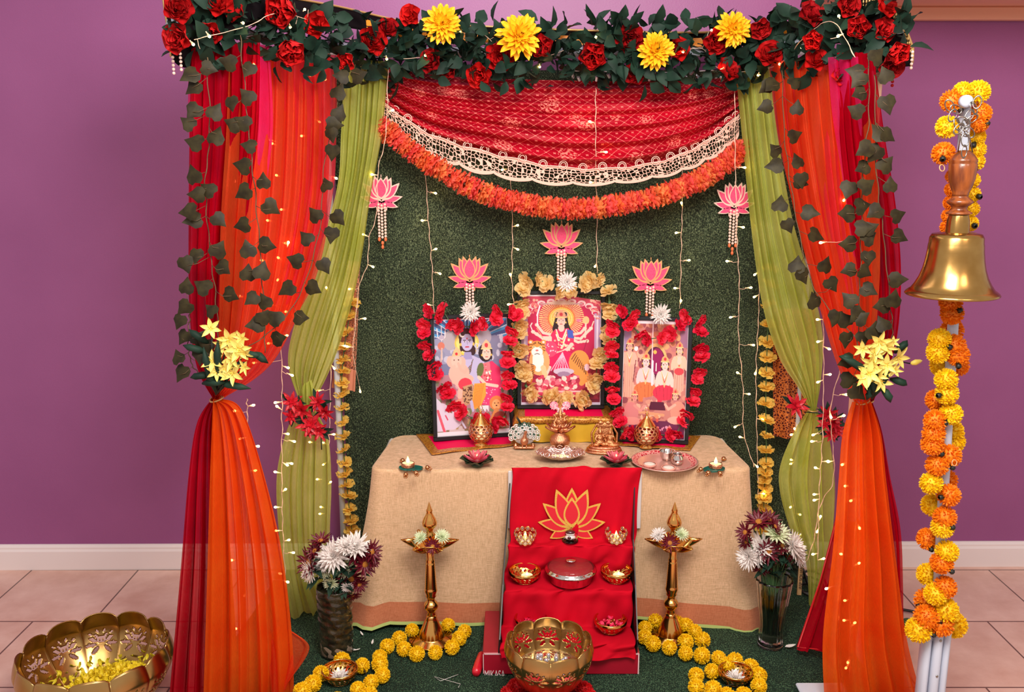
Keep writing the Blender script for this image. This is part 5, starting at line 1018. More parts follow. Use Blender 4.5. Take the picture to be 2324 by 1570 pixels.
RG2 = [(160, 455), (230, 490), (225, 575), (290, 640), (370, 690), (470, 680), (560, 640), (620, 580), (690, 500), (790, 530), (800, 640), (805, 750), (815, 850), (800, 950), (770, 1030), (755, 1110), (730, 1210), (695, 1300), (650, 1380), (610, 1460), (540, 1490), (440, 1480), (340, 1490), (250, 1470), (160, 1460), (140, 1380), (100, 1280), (80, 1190), (70, 1090), (65, 1005), (65, 910), (65, 830), (60, 740), (70, 640), (80, 560)]
yb = PZ(1075, 995, Z).y; face_garland(RG1, (940, 580), 3.65, CARN_R, yb, 0, .031, 'magenta red carnation garland looped around the blue framed print', 995)
yb = PZ(1272, 927, STZ).y; face_garland(CG, (1150, 580), 3.65, CARN_C, yb, 0, .033, 'butter yellow carnation garland looped around the tiger print', 927)
yb = PZ(1480, 1004, Z).y; face_garland(RG2, (1370, 580), 3.65, CARN_R, yb, 0, .030, 'magenta red carnation garland looped around the peach toned print', 1003)
for (px, py, y, m, lb) in ((1068, 707, 3.56, MUM_W, 'white chrysanthemum bloom pinned above the blue framed print'), (1287, 640, 3.5, MUM_W, 'white chrysanthemum bloom among the butter yellow garland on the tiger print'), (1499, 713, 3.54, MUM_W, 'white chrysanthemum bloom pinned above the peach toned print')):
    q = P(px, py, y - .03); tag(inst('white_chrysanthemum', m, None, q, aim((0, -1, .25)), 26 / ppm(y, q.z)), lb, 'flower', 'white blooms on top of the frames')

# ================================================================== lotus plaques on the turf
def teardrop(L, Wd, n=14, bend=0.0, tip=.5):
    """outline of a pointed petal from the origin up +y"""
    pts = []
    for i in range(n + 1): t = i / n; pts.append((-Wd / 2 * sin(PI * t ** .8) ** .9 + bend * t * t * L, L * t))
    for i in range(n - 1, 0, -1): t = i / n; pts.append((Wd / 2 * sin(PI * t ** .8) ** .9 + bend * t * t * L, L * t))
    return pts
def plate(mb, pts, y0, th_, ang, M, mi=0, grow=0, org=(0, 0)):
    a = R(ang); o = [];
    cx = sum(p[0] for p in pts) / len(pts); cy = sum(p[1] for p in pts) / len(pts)
    for (x, y) in pts:
        if grow: x = cx + (x - cx) * grow; y = cy + (y - cy) * grow
        x, y = x * cos(a) + y * sin(a), -x * sin(a) + y * cos(a); o.append((org[0] + x, org[1] + y))
    n = len(o); vs = [(x, y0, z) for x, z in o] + [(x, y0 - th_, z) for x, z in o]
    mb.add(vs, [tuple(range(n - 1, -1, -1)), tuple(range(n, 2 * n))] + [(i, (i + 1) % n, n + (i + 1) % n, n + i) for i in range(n)], mi, M)
def lotus_plaque(px, py, y, wpx, edge, label, tassel=True, rows=9):
    c = P(px, py, y); s_ = wpx / ppm(y, c.z); th = thing('lotus_ornament', c, label, 'lotus ornament', 'lotus ornaments hung on the turf'); M = T(*c)
    specs = [(-84, .50, .17, 0, -.04, .10), (84, .50, .17, 0, -.04, -.10), (-108, .40, .15, 0, -.06, .0), (108, .40, .15, 0, -.06, 0), (-150, .24, .13, 0, -.05, 0), (150, .24, .13, 0, -.05, 0), (-58, .56, .22, 1, 0, .16), (58, .56, .22, 1, 0, -.16), (-32, .54, .22, 2, .01, .1), (32, .54, .22, 2, .01, -.1), (-16, .54, .2, 3, .02, 0), (16, .54, .2, 3, .02, 0), (0, .5, .27, 4, .0, 0)]
    back = MB(); front = MB()
    for (an, L, Wd, lay, zo, bend) in specs:
        pts = teardrop(L * s_, Wd * s_, bend=bend); plate(back, pts, -lay * .0012, .003, an, M, org=(0, zo * s_)); plate(front, pts, -lay * .0012 - .003, .001, an, M, grow=.74 if lay < 4 else .82, org=(0, zo * s_))
    back.build('wood_petals', edge, th, smooth=False); front.build('felt_petals', 'lotuspink', th, smooth=False)
    if tassel:
        mb = MB(); r = .0056
        for k in range(rows):
            for x in (-1, 0, 1): mb.ball(c + Vector((x * .0125, -.006 + .003 * abs(x), -.05 * s_ - .012 - k * .0125 - (.004 if x == 0 else 0))), r, 8, 6)
        mb.build('pearl_tassel', 'pearl', th); mb = MB(); zz = -.05 * s_ - .012 - rows * .0125
        for x, dz in ((-1, 0), (0, -.014), (1, 0), (0, -.03)): mb.ball(c + Vector((x * .0125, -.006, zz + dz)), (r * 1.1, r * 1.1, r * 1.5), 8, 6)
        mb.build('coral_bead', 'coralbead', th); MB().tube([c + Vector((0, 0, .5 * s_)), c + Vector((0, .004, .56 * s_))], .002, 5).build('hook', edge, th)
    return th
Y5 = 3.715
lotus_plaque(1066, 634, Y5, 100, 'lotusgold', 'pink lotus ornament with pearl tassel above the blue framed print')
lotus_plaque(1274, 557, Y5, 100, 'lotusgold', 'topmost pink lotus ornament with pearl tassel above the tiger print')
lotus_plaque(1476, 640, Y5, 100, 'lotusgold', 'pink lotus ornament with pearl tassel above the peach toned print')
lotus_plaque(866, 452, 3.70, 98, 'lotuswhite', 'pink lotus ornament half hidden by the lime drape on the dark vase side', rows=11)
lotus_plaque(1666, 466, 3.70, 96, 'lotuswhite', 'broad white edged lotus ornament half hidden by the lime drape above the glass vase', rows=11)

# ================================================================== small things on the altar
def holes_sphere(th, c, r, mname, nm, nu=16, nv=11, z0=.12, z1=.9, sx=1):
    def f(u, v): a = PI * lerp(z0, z1, v); return (c[0] + r * sin(a) * cos(2 * PI * u), c[1] + r * sin(a) * sin(2 * PI * u), c[2] - r * cos(a) * sx)
    def mk(u, v):
        j = int(v * nv); x = (u * nu + .5 * (j % 2)) % 1 - .5; y = (v * nv) % 1 - .5; return (x / .33) ** 2 + (y / .36) ** 2 < 1
    MB().grid(f, nu * 9, nv * 8, True, mask=mk).build(nm, mname, th, solid=.0012)
def jali_urn(px, py, label):
    c = TP(px, py); s_ = .048; th = thing('jali_candle_urn', c, label, 'candle holder', 'pierced gold candle urns')
    MB().lathe([(0, 0), (.026, 0), (.028, .006), (.018, .012), (.022, .016)], 24, M=T(*c)).build('foot', 'gold', th)
    holes_sphere(th, c + Vector((0, 0, .058)), s_, 'rosegold', 'pierced_body', 13, 8, .1, .74)
    MB().lathe([(.034, .086), (.037, .09), (.033, .094), (.026, .104), (.014, .118), (.006, .128), (.004, .136), (.007, .139), (.003, .144), (.0, .147)], 24, M=T(*c)).build('lid', 'gold', th)
    MB().torus(.008, .0015, 14, 5, M=T(*(c + Vector((0, 0, .154)))) @ RX(90)).build('ring_handle', 'gold', th)
    MB().lathe([(0, .028), (.019, .028), (.019, .044), (0, .044)], 16, M=T(*c)).build('tealight', 'wax', th); MB().lathe([(0, .044), (.006, .05), (.004, .062), (0, .074)], 10, M=T(*c)).build('flame', 'flame', th)
jali_urn(1091, 1010, 'pierced gold candle urn with ring top in front of the blue print')
jali_urn(1466, 1015, 'pierced gold candle urn with ring top between idol couple and steel thali')

def peacock():
    c = TP(1190, 1018); th = thing('peacock_figurine', c, 'white and emerald enamel peacock figurine on a copper foot', 'figurine'); M = T(*c)
    mb = MB(); mb.box((0, .004, .006), (.078, .03, .010), bev=.003); [mb.lathe([(0, .0), (.010, .004), (.006, .014), (.0, .02)], 10, M=T(s_ * .034, 0, .004)) for s_ in (-1, 1)]; mb.v = [tuple(M @ Vector(v)) for v in mb.v]; mb.build('foot', 'rosegold', th)
    fan = MB(); eye = MB(); gem = MB()
    for ring, n, rr_, zc in ((.054, 13, .0115, 0), (.038, 10, .0095, 1), (.024, 7, .008, 2)):
        for k in range(n):
            a = PI * (-.1 + 1.2 * k / (n - 1)); x = ring * cos(a); z = .054 + ring * sin(a) * .82; Mk = M @ T(x, .004 - zc * .003, z) @ RX(90)
            g = ring > .03 and k % 2 == 0 and abs(x) < .03; (eye if (z > .085 and abs(x) < .026) else fan).torus(rr_ * .72, .0022, 12, 6, M=Mk); (gem if k % 2 else fan).ball((0, 0, 0), (rr_ * .4, rr_ * .4, .004), 8, 6, M=Mk)
    fan.lathe([(0, .0), (.048, .0), (.046, .004), (0, .004)], 24, M=M @ T(0, .012, .056) @ RX(90) @ SCL(1, .9, 1)); fan.build('tail_fan', 'peacockw', th); eye.build('emerald_feathers', 'peacockg', th); gem.build('gem_eyes', 'peacockg', th)
    mb = MB(); blob(mb, [('e', (0, -.012, .036), (.016, .014, .018)), ('l', (0, -.014, .046), (.004, -.018, .07), .010, .005), ('e', (.005, -.021, .074), (.007, .008, .006)), ('l', (.005, -.027, .074), (.006, -.034, .071), .003, .001), ('l', (-.008, -.012, .02), (-.008, -.014, .006), .003, .003), ('l', (.008, -.012, .02), (.008, -.014, .006), .003, .003)], M)
    remesh(mb.build('bird', 'rosegold', th), .0016)
    mb = MB(); [mb.tube([M @ Vector((-.012 - .002 * k, .0, .1)), M @ Vector((-.02 - .003 * k, 0, .118)), M @ Vector((-.03 - .002 * k, .002, .134 - .003 * k))], [.0016, .0022, .0006], 5) for k in range(3)]; mb.build('crest', 'dkstem', th)
peacock()
def seated(M, mb, s_=1.0, ele=False):
    it = [('e', (0, 0, .018), (.024, .018, .013)), ('e', (-.018, -.008, .01), (.018, .012, .008)), ('e', (.018, -.008, .01), (.018, .012, .008)), ('e', (0, 0, .036), (.015 if not ele else .018, .012, .018)), ('e', (0, 0, .05), (.016, .009, .008)),
          ('e', (0, -.002, .066), (.0095, .0095, .011)), ('l', (0, 0, .074), (0, .001, .09), .008, .003), ('l', (-.015, 0, .05), (-.024, -.006, .036), .005, .0042), ('l', (-.024, -.006, .036), (-.018, -.016, .028), .004, .003), ('l', (.015, 0, .05), (.024, -.006, .036), .005, .0042), ('l', (.024, -.006, .036), (.022, -.014, .05), .004, .003),
          ('l', (0, .0, .056), (0, 0, .06), .005, .005)]
    if ele: it += [('e', (-.014, 0, .067), (.008, .003, .009)), ('e', (.014, 0, .067), (.008, .003, .009)), ('l', (0, -.01, .064), (.002, -.018, .05), .005, .004), ('l', (.002, -.018, .05), (.008, -.018, .042), .004, .003), ('l', (-.015, .002, .052), (-.026, 0, .066), .004, .003), ('l', (.015, .002, .052), (.028, .002, .062), .004, .003)]
    blob(mb, it, M @ SCL(s_))
def ganesha():
    c = TP(1272, 1030); th = thing('lotus_lamp_idol', c, 'elephant headed idol on a lotus over a ball, silver tray in front', 'idol lamp')
    M = T(c.x, c.y + .05, c.z)
    MB().lathe([(0, 0), (.03, 0), (.031, .004), (.02, .01), (.026, .014), (.038, .028), (.041, .043), (.036, .058), (.02, .068), (.024, .072), (.01, .074), (0, .074)], 28, M=M).build('ball_base', 'rosegold', th)
    mb = MB(); mb.flower([(9, .052, .026, 8, .3, .35, .012, .072, 'pt', 0), (8, .042, .024, 32, .3, .3, .01, .074, 'pt', 0), (6, .034, .02, 58, .3, .2, .008, .074, 'pt', 0)], M, seed=2, jit=2); mb.build('lotus_petals', 'rosegold', th, solid=.0014)
    mb = MB(); seated(M @ T(0, -.004, .078), mb, 1.0, True); remesh(mb.build('idol', 'antique', th), .0012)
    mb = MB()
    for s_ in (-1, 1):
        Mk = M @ T(s_ * .024, .012, .176) @ RX(90); mb.lathe([(0, .003), (.016, .0), (.017, -.002), (0, -.001)], 18, M=Mk); [mb.petal(Mk @ RZ(k * 36) @ T(0, .003, .003), .014, .006, .3, 0, 'rd', 3) for k in range(10)]
        mb.tube([M @ Vector((s_ * .024, .012, .176)), M @ Vector((s_ * -.01, .008, .150))], [.004, .007], 6)
    mb.build('paper_pinwheels', 'pinkpap', th)
def tray():
    c = TP(1272, 1043); th = thing('silver_tray_lamp', c, 'fluted silver tray with floating candle in front of the elephant headed idol', 'oil lamp tray'); M = T(*c)
    def f(u, v): a = 2 * PI * u; r = lerp(.022, .093, v); fl = 1 + .05 * cos(10 * a) * v ** 2; return (r * fl * cos(a), r * .62 * fl * sin(a), .004 + .026 * v ** 1.7 + .004 * cos(10 * a) * v ** 2)
    mb = MB(); mb.grid(f, 120, 14, True, M=M); mb.disc(.0225, .004, 30, M=M @ SCL(1, .62, 1)); mb.build('fluted_dish', 'silver', th, solid=.002)
    mb = MB()
    for k in range(20): a = 2 * PI * k / 20; mb.torus(.0085, .002, 12, 5, M=M @ T(.088 * cos(a), .055 * sin(a), .034) @ RZ(math.degrees(a)) @ RY(50))
    mb.build('filigree_rim', 'silver', th); MB().lathe([(0, .004), (.02, .0), (.022, .003)], 24, M=M).build('foot', 'silver', th)
    MB().lathe([(0, .006), (.038, .008), (.04, .012), (.03, .014), (0, .015)], 28, M=M @ SCL(1, .7, 1)).build('wax_pool', 'wax', th)
    MB().lathe([(0, .0), (.005, .004), (.004, .012), (0, .022)], 10, M=M @ T(.01, -.006, .015)).build('flame', 'flame', th)
ganesha(); tray()
def couple():
    c = TP(1372, 1027); c.y += .012; th = thing('couple_idol', c, 'gold idol of two seated figures on an oval stepped base by the stool', 'idol'); M = T(*c)
    mb = MB()
    for r, z0, z1 in ((.070, 0, .008), (.066, .009, .017), (.058, .018, .025)): mb.lathe([(0, z0), (r, z0), (r + .002, (z0 + z1) / 2), (r, z1), (0, z1)], 40, M=M @ T(-.002, 0, 0) @ SCL(1, .55, 1))
    mb.build('stepped_base', 'rosegold', th)
    mb = MB(); seated(M @ T(-.018, 0, .024) @ RZ(12), mb, .84); seated(M @ T(.021, 0, .024) @ RZ(-12), mb, .8)
    blob(mb, [('l', (-.045, .012, .024), (-.05, .014, .07), .005, .004), ('l', (-.05, .014, .07), (-.03, .016, .106), .004, .004), ('l', (.048, .012, .024), (.05, .014, .07), .005, .004), ('l', (.05, .014, .07), (.03, .016, .104), .004, .004), ('e', (0, .018, .1), (.034, .006, .014)), ('e', (-.014, .016, .112), (.01, .005, .008)), ('e', (.014, .016, .112), (.01, .005, .008)), ('e', (.035, -.004, .03), (.024, .016, .009)), ('e', (0, .016, .06), (.04, .004, .04))], M)
    remesh(mb.build('figures', 'antique', th), .0015)
couple()
def lotus_candle(px, py, label, wpx):
    c = TP(px, py); s_ = wpx / ppm(c.y, c.z) / 2; th = thing('lotus_candle', c, label, 'candle', 'pink lotus candles on the altar'); M = T(*c)
    mb = MB(); mb.lathe([(0, 0), (.018, 0), (.024, .006), (.026, .014), (0, .014)], 20, M=M); mb.flower([(7, s_ * 1.0, s_ * .8, 16, .2, .1, .006, .006, 'rd', 0)], M, seed=3); mb.build('lily_pad', 'padgreen', th)
    mb = MB(); mb.flower([(8, s_ * .84, s_ * .36, 22, .35, .14, .006, .014, 'pt', 0), (7, s_ * .78, s_ * .34, 48, .35, .1, .005, .016, 'pt', 0), (4, s_ * .5, s_ * .3, 66, .35, .05, .005, .018, 'pt', 0)], M, seed=5); mb.build('petals', 'petalp', th)
    MB().lathe([(0, .016), (.005, .02), (.005, .032), (.002, .044), (0, .048)], 10, M=M).build('flame', 'flame', th)
lotus_candle(1083, 1058, 'pink lotus candle on dark green pad at the altar edge in front of the urn', 78)
lotus_candle(1398, 1058, 'pink lotus candle half tucked behind the red step cloth near the thali', 72)
def tealight(px, py, flip, bells, label):
    c = TP(px, py); th = thing('tealight_holder', c, label, 'tealight holder', 'teal paisley tealight holders with little bells'); M = T(*c)
    mb = MB(); pts = []
    for k in range(28):
        a = 2 * PI * k / 28; r = .034 + .024 * max(0, cos(a + flip)) ** 3; pts.append((r * cos(a), r * .8 * sin(a)))
    mb.add([(x, y, 0) for x, y in pts] + [(x, y, .005) for x, y in pts], [tuple(range(27, -1, -1)), tuple(range(28, 56))] + [(i, (i + 1) % 28, 28 + (i + 1) % 28, 28 + i) for i in range(28)], 0, M); mb.build('paisley_base', 'teal', th, smooth=False)
    MB().lathe([(0, .005), (.024, .005), (.025, .008), (.0235, .011), (.025, .014), (.024, .02), (.022, .021)], 26, M=M @ T(0, .002, 0)).build('metal_cup', 'rosegold', th)
    MB().lathe([(0, .0185), (.0222, .019)], 24, M=M @ T(0, .002, 0)).build('wax', 'wax', th); MB().lathe([(0, .019), (.007, .022), (.0065, .03), (.002, .042), (0, .046)], 12, M=M @ T(0, .002, 0)).build('flame', 'flame', th)
    for (bx, by) in bells:
        q = TP(bx, by); b = MB(); b.ball(q + Vector((0, 0, .009)), .0088, 12, 8); d = (q - c).normalized()
        for k in range(5): b.ball(q + d * .009 + Vector((.006 * cos(k * 1.26), .003 * sin(k * 2), .005 + .006 * sin(k * 1.26))), .0034, 6, 5)
        b.tube([q + Vector((0, 0, .006)), c + Vector((0, 0, .003)) + d * .03], .0012, 4); b.build('bell', 'ghung', th)
tealight(926, 1062, 0.3, [(944, 1078), (921, 1082), (970, 1066), (914, 1050)], 'tealight on teal paisley holder on the altar corner by the dark vase')
tealight(1624, 1064, 2.4, [(1590, 1070), (1607, 1078), (1634, 1079), (1642, 1046)], 'tealight on teal paisley holder between the thali and the altar corner')
# thali and what stands on it
c = TP(1508, 1051); tc = c
th = thing('steel_thali', c, 'round rosy steel thali plate with a crimson enamel rim on the altar', 'plate'); M = T(*c)
MB().lathe([(0, .003), (.094, .003), (.1, .004), (.108, .010)], 56, M=M).build('dish', 'thali', th, solid=.0015); MB().lathe([(.1, .0055), (.108, .0115), (.119, .0135)], 56, M=M).build('enamel_rim', 'thalired', th); MB().lathe([(.108, .0095), (.119, .0125), (.124, .013), (.126, .011), (.122, .009), (.11, .006)], 56, M=M).build('outer_rim', 'thali', th)
def pot(px, py, prof, m, nm, label, cat, group=None, fill=None, seg=26):
    q = TP(px, py, Z + .007); th = thing(nm, q, label, cat, group); MB().lathe(prof, seg, M=T(*q)).build('body', m, th, solid=.001)
    if fill: MB().ball(q + Vector((0, 0, fill[0])), (fill[1], fill[1], fill[2]), 16, 8).build(fill[3], fill[4], th)
pot(1474, 1059, [(0, 0), (.016, 0), (.024, .006), (.026, .013), (.023, .013)], 'clay', 'clay_bowl', 'tiny clay bowl of white grains, nearer the red step cloth', 'bowl', 'clay bowls on the thali', (.009, .0215, .007, 'grains', 'salt'))
pot(1517, 1067, [(0, 0), (.016, 0), (.024, .006), (.026, .013), (.023, .013)], 'clay', 'clay_bowl', 'tiny clay bowl of white grains in front of the steel pots', 'bowl', 'clay bowls on the thali', (.009, .0215, .007, 'grains', 'salt'))
pot(1513, 1042, [(0, 0), (.016, 0), (.024, .012), (.026, .03), (.031, .035)], 'steel', 'steel_cup', 'open steel cup with flared lip at the back of the thali', 'cup')
pot(1537, 1052, [(0, 0), (.018, .001), (.0225, .012), (.021, .026), (.015, .034), (.015, .037), (.020, .041)], 'steel', 'steel_pot', 'round steel pot with narrow neck on the thali', 'pot')

# ================================================================== the three-step display
bx0, bx1 = P(1096, 1540, 2.9).x, P(1450, 1540, 2.9).x; BW = bx1 - bx0; bcx = (bx0 + bx1) / 2; SX0, SX1 = P(1136, 1420, 2.95).x, P(1446, 1420, 2.95).x
FZ = .020
th = thing('glassware_box', (bcx, 3.04, FZ), 'crimson glassware carton under the red steps, MIKASA printed in white', 'box'); BOXH = .082
MB().box((bcx, 3.05, FZ + BOXH / 2), (BW, .30, BOXH), bev=.003).build('carton', 'box', th, smooth=False)
mb = MB(); mb.box((bcx, 2.8995, FZ + BOXH - .004), (BW * .98, .0012, .0035)); mb.box((bx0 + .002, 2.8995, FZ + BOXH / 2), (.0025, .0012, BOXH * .9)); mb.box((bx1 - .003, 2.8995, FZ + BOXH / 2), (.004, .0012, BOXH * .95)); mb.build('worn_edge', 'carton', th, smooth=False)
def text(body, loc, size, m, parent, rot=(PI / 2, 0, 0), sx=1, name='lettering'):
    cu = bpy.data.curves.new(name, 'FONT'); cu.body = body; cu.size = size; cu.extrude = .0003; cu.space_character = .95; cu.materials.append(W[m]); o = bpy.data.objects.new(name + '_curve', cu); COL.objects.link(o); me = bpy.data.meshes.new_from_object(o.evaluated_get(bpy.context.evaluated_depsgraph_get())); bpy.data.objects.remove(o); o = bpy.data.objects.new(name, me); COL.objects.link(o); o.parent = parent; o.location = Vector(loc) - wloc(parent); o.rotation_euler = rot; o.scale = (sx, 1, 1); return o
text('MIKASA', (P(1099, 1530, 2.9).x, 2.8985, P(1101, 1538, 2.9).z), .043, 'ink', th, sx=.50)
MB().tube([(P(1131, 1530, 2.9).x, 2.899, P(1131, 1528, 2.9).z), (P(1128, 1535, 2.9).x, 2.899, P(1128, 1537, 2.9).z), (P(1122, 1535, 2.9).x, 2.899, P(1122, 1540, 2.9).z)], .0007, 4).build('letter_tail', 'ink', th)
BT = FZ + BOXH
steps = [(2.905, BT + .03), (3.035, .268), (3.158, .384)]           # front y, tread height
th = thing('step_stand', ((SX0 + SX1) / 2, 3.07, BT), 'white board step stand with black edges under the red cloth', 'stand')
def sidex(s_, z): t = min(1, max(0, (z - .1) / .5)); return lerp(-.046, -.008, t) if s_ < 0 else lerp(.430, .450, t)
mb = MB(); cxs = (SX0 + SX1) / 2; SWd = SX1 - SX0
for (fy, tz), (ny, _) in zip(steps, steps[1:] + [(3.225, 0)]): mb.box((cxs, (fy + .012 + 3.21) / 2, (BT + tz - .012) / 2 + .0), (SWd - .06, 3.21 - fy - .012, tz - .012 - BT), 0)
mb.build('steps', 'whiteboard', th, smooth=False)
bt = P(1160, 1066, 3.232); bt2 = P(1450, 1066, 3.232)
MB().box(((bt.x + bt2.x) / 2, 3.226, (P(1300, 1068, 3.226).z + .42) / 2), (bt2.x - bt.x + .022, .008, P(1300, 1068, 3.226).z - .42), bev=.003).build('back_board', 'whiteboard', th, smooth=False)
for s_ in (-1, 1):
    prof = [(2.90, BT), (2.90, BT + .05), (3.03, .292), (3.155, .408), (3.215, .60), (3.222, .60), (3.222, BT)]
    mb = MB(); n = len(prof); mb.add([(sidex(s_, b) - .002, a, b) for a, b in prof] + [(sidex(s_, b) + .002, a, b) for a, b in prof], [tuple(range(n)), tuple(range(2 * n - 1, n - 1, -1))] + [(i, i + n, (i + 1) % n + n, (i + 1) % n) for i in range(n)]); mb.build('side_board', 'blackp' if s_ else 'blackp', th, smooth=False)
# red cloth running down the steps
prof = [(3.222, P(1300, 1060, 3.222).z), (3.214, .60), (3.206, .45), (3.196, .392), (3.16, .3865), (3.153, .375), (3.15, .32), (3.144, .276), (3.06, .2705), (3.032, .262), (3.028, .21), (3.022, .145), (3.0, BT + .036), (2.925, BT + .034), (2.900, BT + .026), (2.893, BT + .005), (2.886, BT - .014)]
PR = [Vector((0, a, b)) for a, b in prof]
def rc(u, v):
    q = crom(PR, v); xt0, xt1 = P(1161, 1060, 3.222).x, P(1454, 1060, 3.222).x; xm0, xm1 = sidex(-1, q.z) + .006, sidex(1, q.z) - .008; w_ = min(1, v * 2.2)
    x = lerp(lerp(xt0, xm0, w_), lerp(xt1, xm1, w_), u); riser = .5 + .5 * sin(v * 37)
    d = .006 * sin(u * 21 + v * 9 + 2 * sin(v * 14)) + .004 * sin(u * 9 - v * 23) + .010 * (noise.noise(Vector((u * 7, v * 16, 3))) * (.3 + riser)) * min(1, v * 5) + .003 * sin((u + v) * 41)
    z = q.z + .003 * sin(u * 14 + v * 8) * (v > .02); return (x + .004 * sin(v * 40 + u), q.y - .006 - d * 1.0, z + abs(d) * .4)
o = MB().grid(rc, 70, 170).build('red_step_cloth', 'redcloth', solid=.0015); tag(o, 'red cotton cloth running down the three steps in front of the altar', 'cloth')
# gold and red lotus cut-out on the top tread
def big_lotus():
    c = P(1297, 1196, 3.190); ww = (1372 - 1217) / ppm(3.19, c.z); th = thing('lotus_cutout', c, 'gold glitter edged red lotus cut-out leaning on the red step cloth', 'lotus cut-out'); M = T(*c) @ RX(-4)
    sp = [(-118, .36, .17, 0, 0), (118, .36, .17, 0, 0), (-82, .50, .20, 1, .02), (82, .50, .20, 1, -.02), (-158, .2, .16, 0, 0), (158, .2, .16, 0, 0), (-52, .56, .22, 2, .05), (52, .56, .22, 2, -.05), (0, .60, .24, 2, 0), (-24, .62, .25, 3, .04), (24, .62, .25, 3, -.04), (0, .46, .24, 4, 0)]
    b = MB(); f = MB()
    for (an, L, Wd, lay, bend) in sp:
        pts = teardrop(L * ww, Wd * ww, bend=bend); plate(b, pts, -lay * .0008, .002, an, M, grow=1.0); plate(f, pts, -lay * .0008 - .002, .0006, an, M, grow=.78)
    b.build('gold_edge', 'goldglit', th, smooth=False); f.build('red_inlay', 'redfelt', th, smooth=False)
big_lotus()
def SPt(px, py, z): return PZ(px, py, z)
# small stone figurine on a clear saucer
c = SPt(1294, 1228, .394); th = thing('stone_figurine', c, 'small dark stone figurine on a clear saucer at the lotus foot', 'figurine')
mb = MB(); blob(mb, [('e', (0, 0, .016), (.02, .014, .010)), ('e', (0, 0, .03), (.017, .012, .009))], T(*c)); remesh(mb.build('body', 'peacockw', th), .0012)
mb = MB(); blob(mb, [('e', (0, .0, .036), (.018, .013, .008)), ('e', (-.004, -.012, .018), (.007, .004, .006)), ('e', (.01, -.012, .012), (.004, .003, .004))], T(*c)); mb.build('dark_stone', 'stone', th); MB().lathe([(0, 0), (.026, 0), (.03, .004), (.028, .005), (0, .004)], 24, M=T(*c)).build('saucer', 'glass', th)
def crystal(px, py, label):
    c = SPt(px, py, .394); th = thing('crystal_candle_holder', c, label, 'candle holder', 'crystal ring candle holders on the top step'); mb = MB(); gl = MB(); s_ = .043
    for row, (z, r, n) in enumerate(((.009, .024, 9), (.024, .034, 11), (.040, .040, 13))):
        for k in range(n):
            a = 360 * (k + .5 * row) / n; Mk = T(*c) @ RZ(a) @ T(0, -r, z) @ RX(70 + 8 * row); mb.torus(.0082, .0011, 14, 5, M=Mk); gl.ball((0, 0, 0), (.0068, .0068, .0022), 8, 6, M=Mk)
    mb.torus(.018, .0014, 20, 5, M=T(*c) @ T(0, 0, .001)); mb.build('ring_lattice', 'gold', th); gl.build('crystals', 'crystal', th)
    MB().lathe([(0, .002), (.019, .002), (.019, .016), (0, .016)], 18, M=T(*c)).build('tealight', 'wax', th); MB().lathe([(0, .016), (.007, .02), (.006, .03), (0, .046)], 10, M=T(*c)).build('flame', 'flame', th)
crystal(1192, 1232, 'crystal ring candle holder on the top step, on the dark vase side'); crystal(1398, 1230, 'crystal ring candle holder on the top step, on the bell side')
# small pierced brass bowls
def bowl_mesh(R0=.057, H=.040, name='pierced_bowl', mt='brass'):
    mb = MB()
    def prof(v): return [R0 * (.62 + .40 * sin(min(1, v * 1.15) * PI / 2) - .03 * max(0, v - .8) * 5), H * v]
    def mk(u, v):
        for n, v0, v1, sk_ in ((20, .22, .46, .5), (20, .50, .74, .5)):
            if v0 < v < v1:
                y = (v - (v0 + v1) / 2) / (v1 - v0) * 2; x = ((u * n + sk_ * y * .5) % 1 - .5) * 2; return (x / .42) ** 2 + (y / .8) ** 2 < .8
        return False
    mb.grid(lambda u, v: (prof(v)[0] * cos(2 * PI * u), prof(v)[0] * sin(2 * PI * u), prof(v)[1]), 216, 30, True, mask=mk)
    mb.disc(R0 * .62, 0, 36); a = mb.mesh(name, [mt]); mb = MB(); mb.torus(prof(1)[0], .0024, 60, 6, M=T(0, 0, H)); return a, mb.mesh('rim', [mt])
BB, BRIM = bowl_mesh()
def small_bowl(c, label, fill, group, sc=1):
    th = thing('brass_bowl', c, label, 'bowl', group); o = inst('pierced_body', BB, th, c, (0, 0, rnd.uniform(0, 6)), sc); md = o.modifiers.new('t', 'SOLIDIFY'); md.thickness = .0014; inst('rim', BRIM, th, c, (0, 0, 0), sc); rr = random.Random(int(c.x * 1000))
    if fill == 'light':
        MB().lathe([(0, .0), (.021, .0), (.021, .018), (.019, .018), (.018, .015), (0, .015)], 20, M=T(*(c + Vector((.008, 0, .001))))).build('tealight', 'wax', th); MB().lathe([(0, .016), (.005, .019), (.004, .026), (0, .034)], 8, M=T(*(c + Vector((.008, 0, .001))))).build('flame', 'flame', th)
    elif fill == 'petals':
        mb = MB()
        for i in range(70): a, r = rr.uniform(0, 6.3), .043 * rr.random() ** .5; mb.petal(T(c.x + r * cos(a), c.y + r * sin(a), c.z + .004 + rr.uniform(0, .018)) @ RZ(rr.uniform(0, 360)) @ RX(rr.uniform(-30, 50)), .016, .012, .3, .2, 'rd', 3)
        o = mb.build('petals', 'petalr', th); o['kind'] = 'stuff'
    else: inst('white_chrysanthemum', MUM_W, th, c + Vector((0, -.004, .012)), aim((.05, -.25, 1)), .036)
    return th
T2, T1 = .277, BT + .043
small_bowl(SPt(1191, 1316, T2), 'pierced brass bowl with tealight on the middle step, dark vase side', 'light', 'pierced brass bowls on the red steps')
small_bowl(SPt(1399, 1315, T2), 'pierced brass bowl with tealight on the middle step, bell side', 'light', 'pierced brass bowls on the red steps')
small_bowl(SPt(1205, 1425, T1), 'pierced brass bowl of pink petals on the lowest step behind the gold urli', 'petals', 'pierced brass bowls on the red steps')
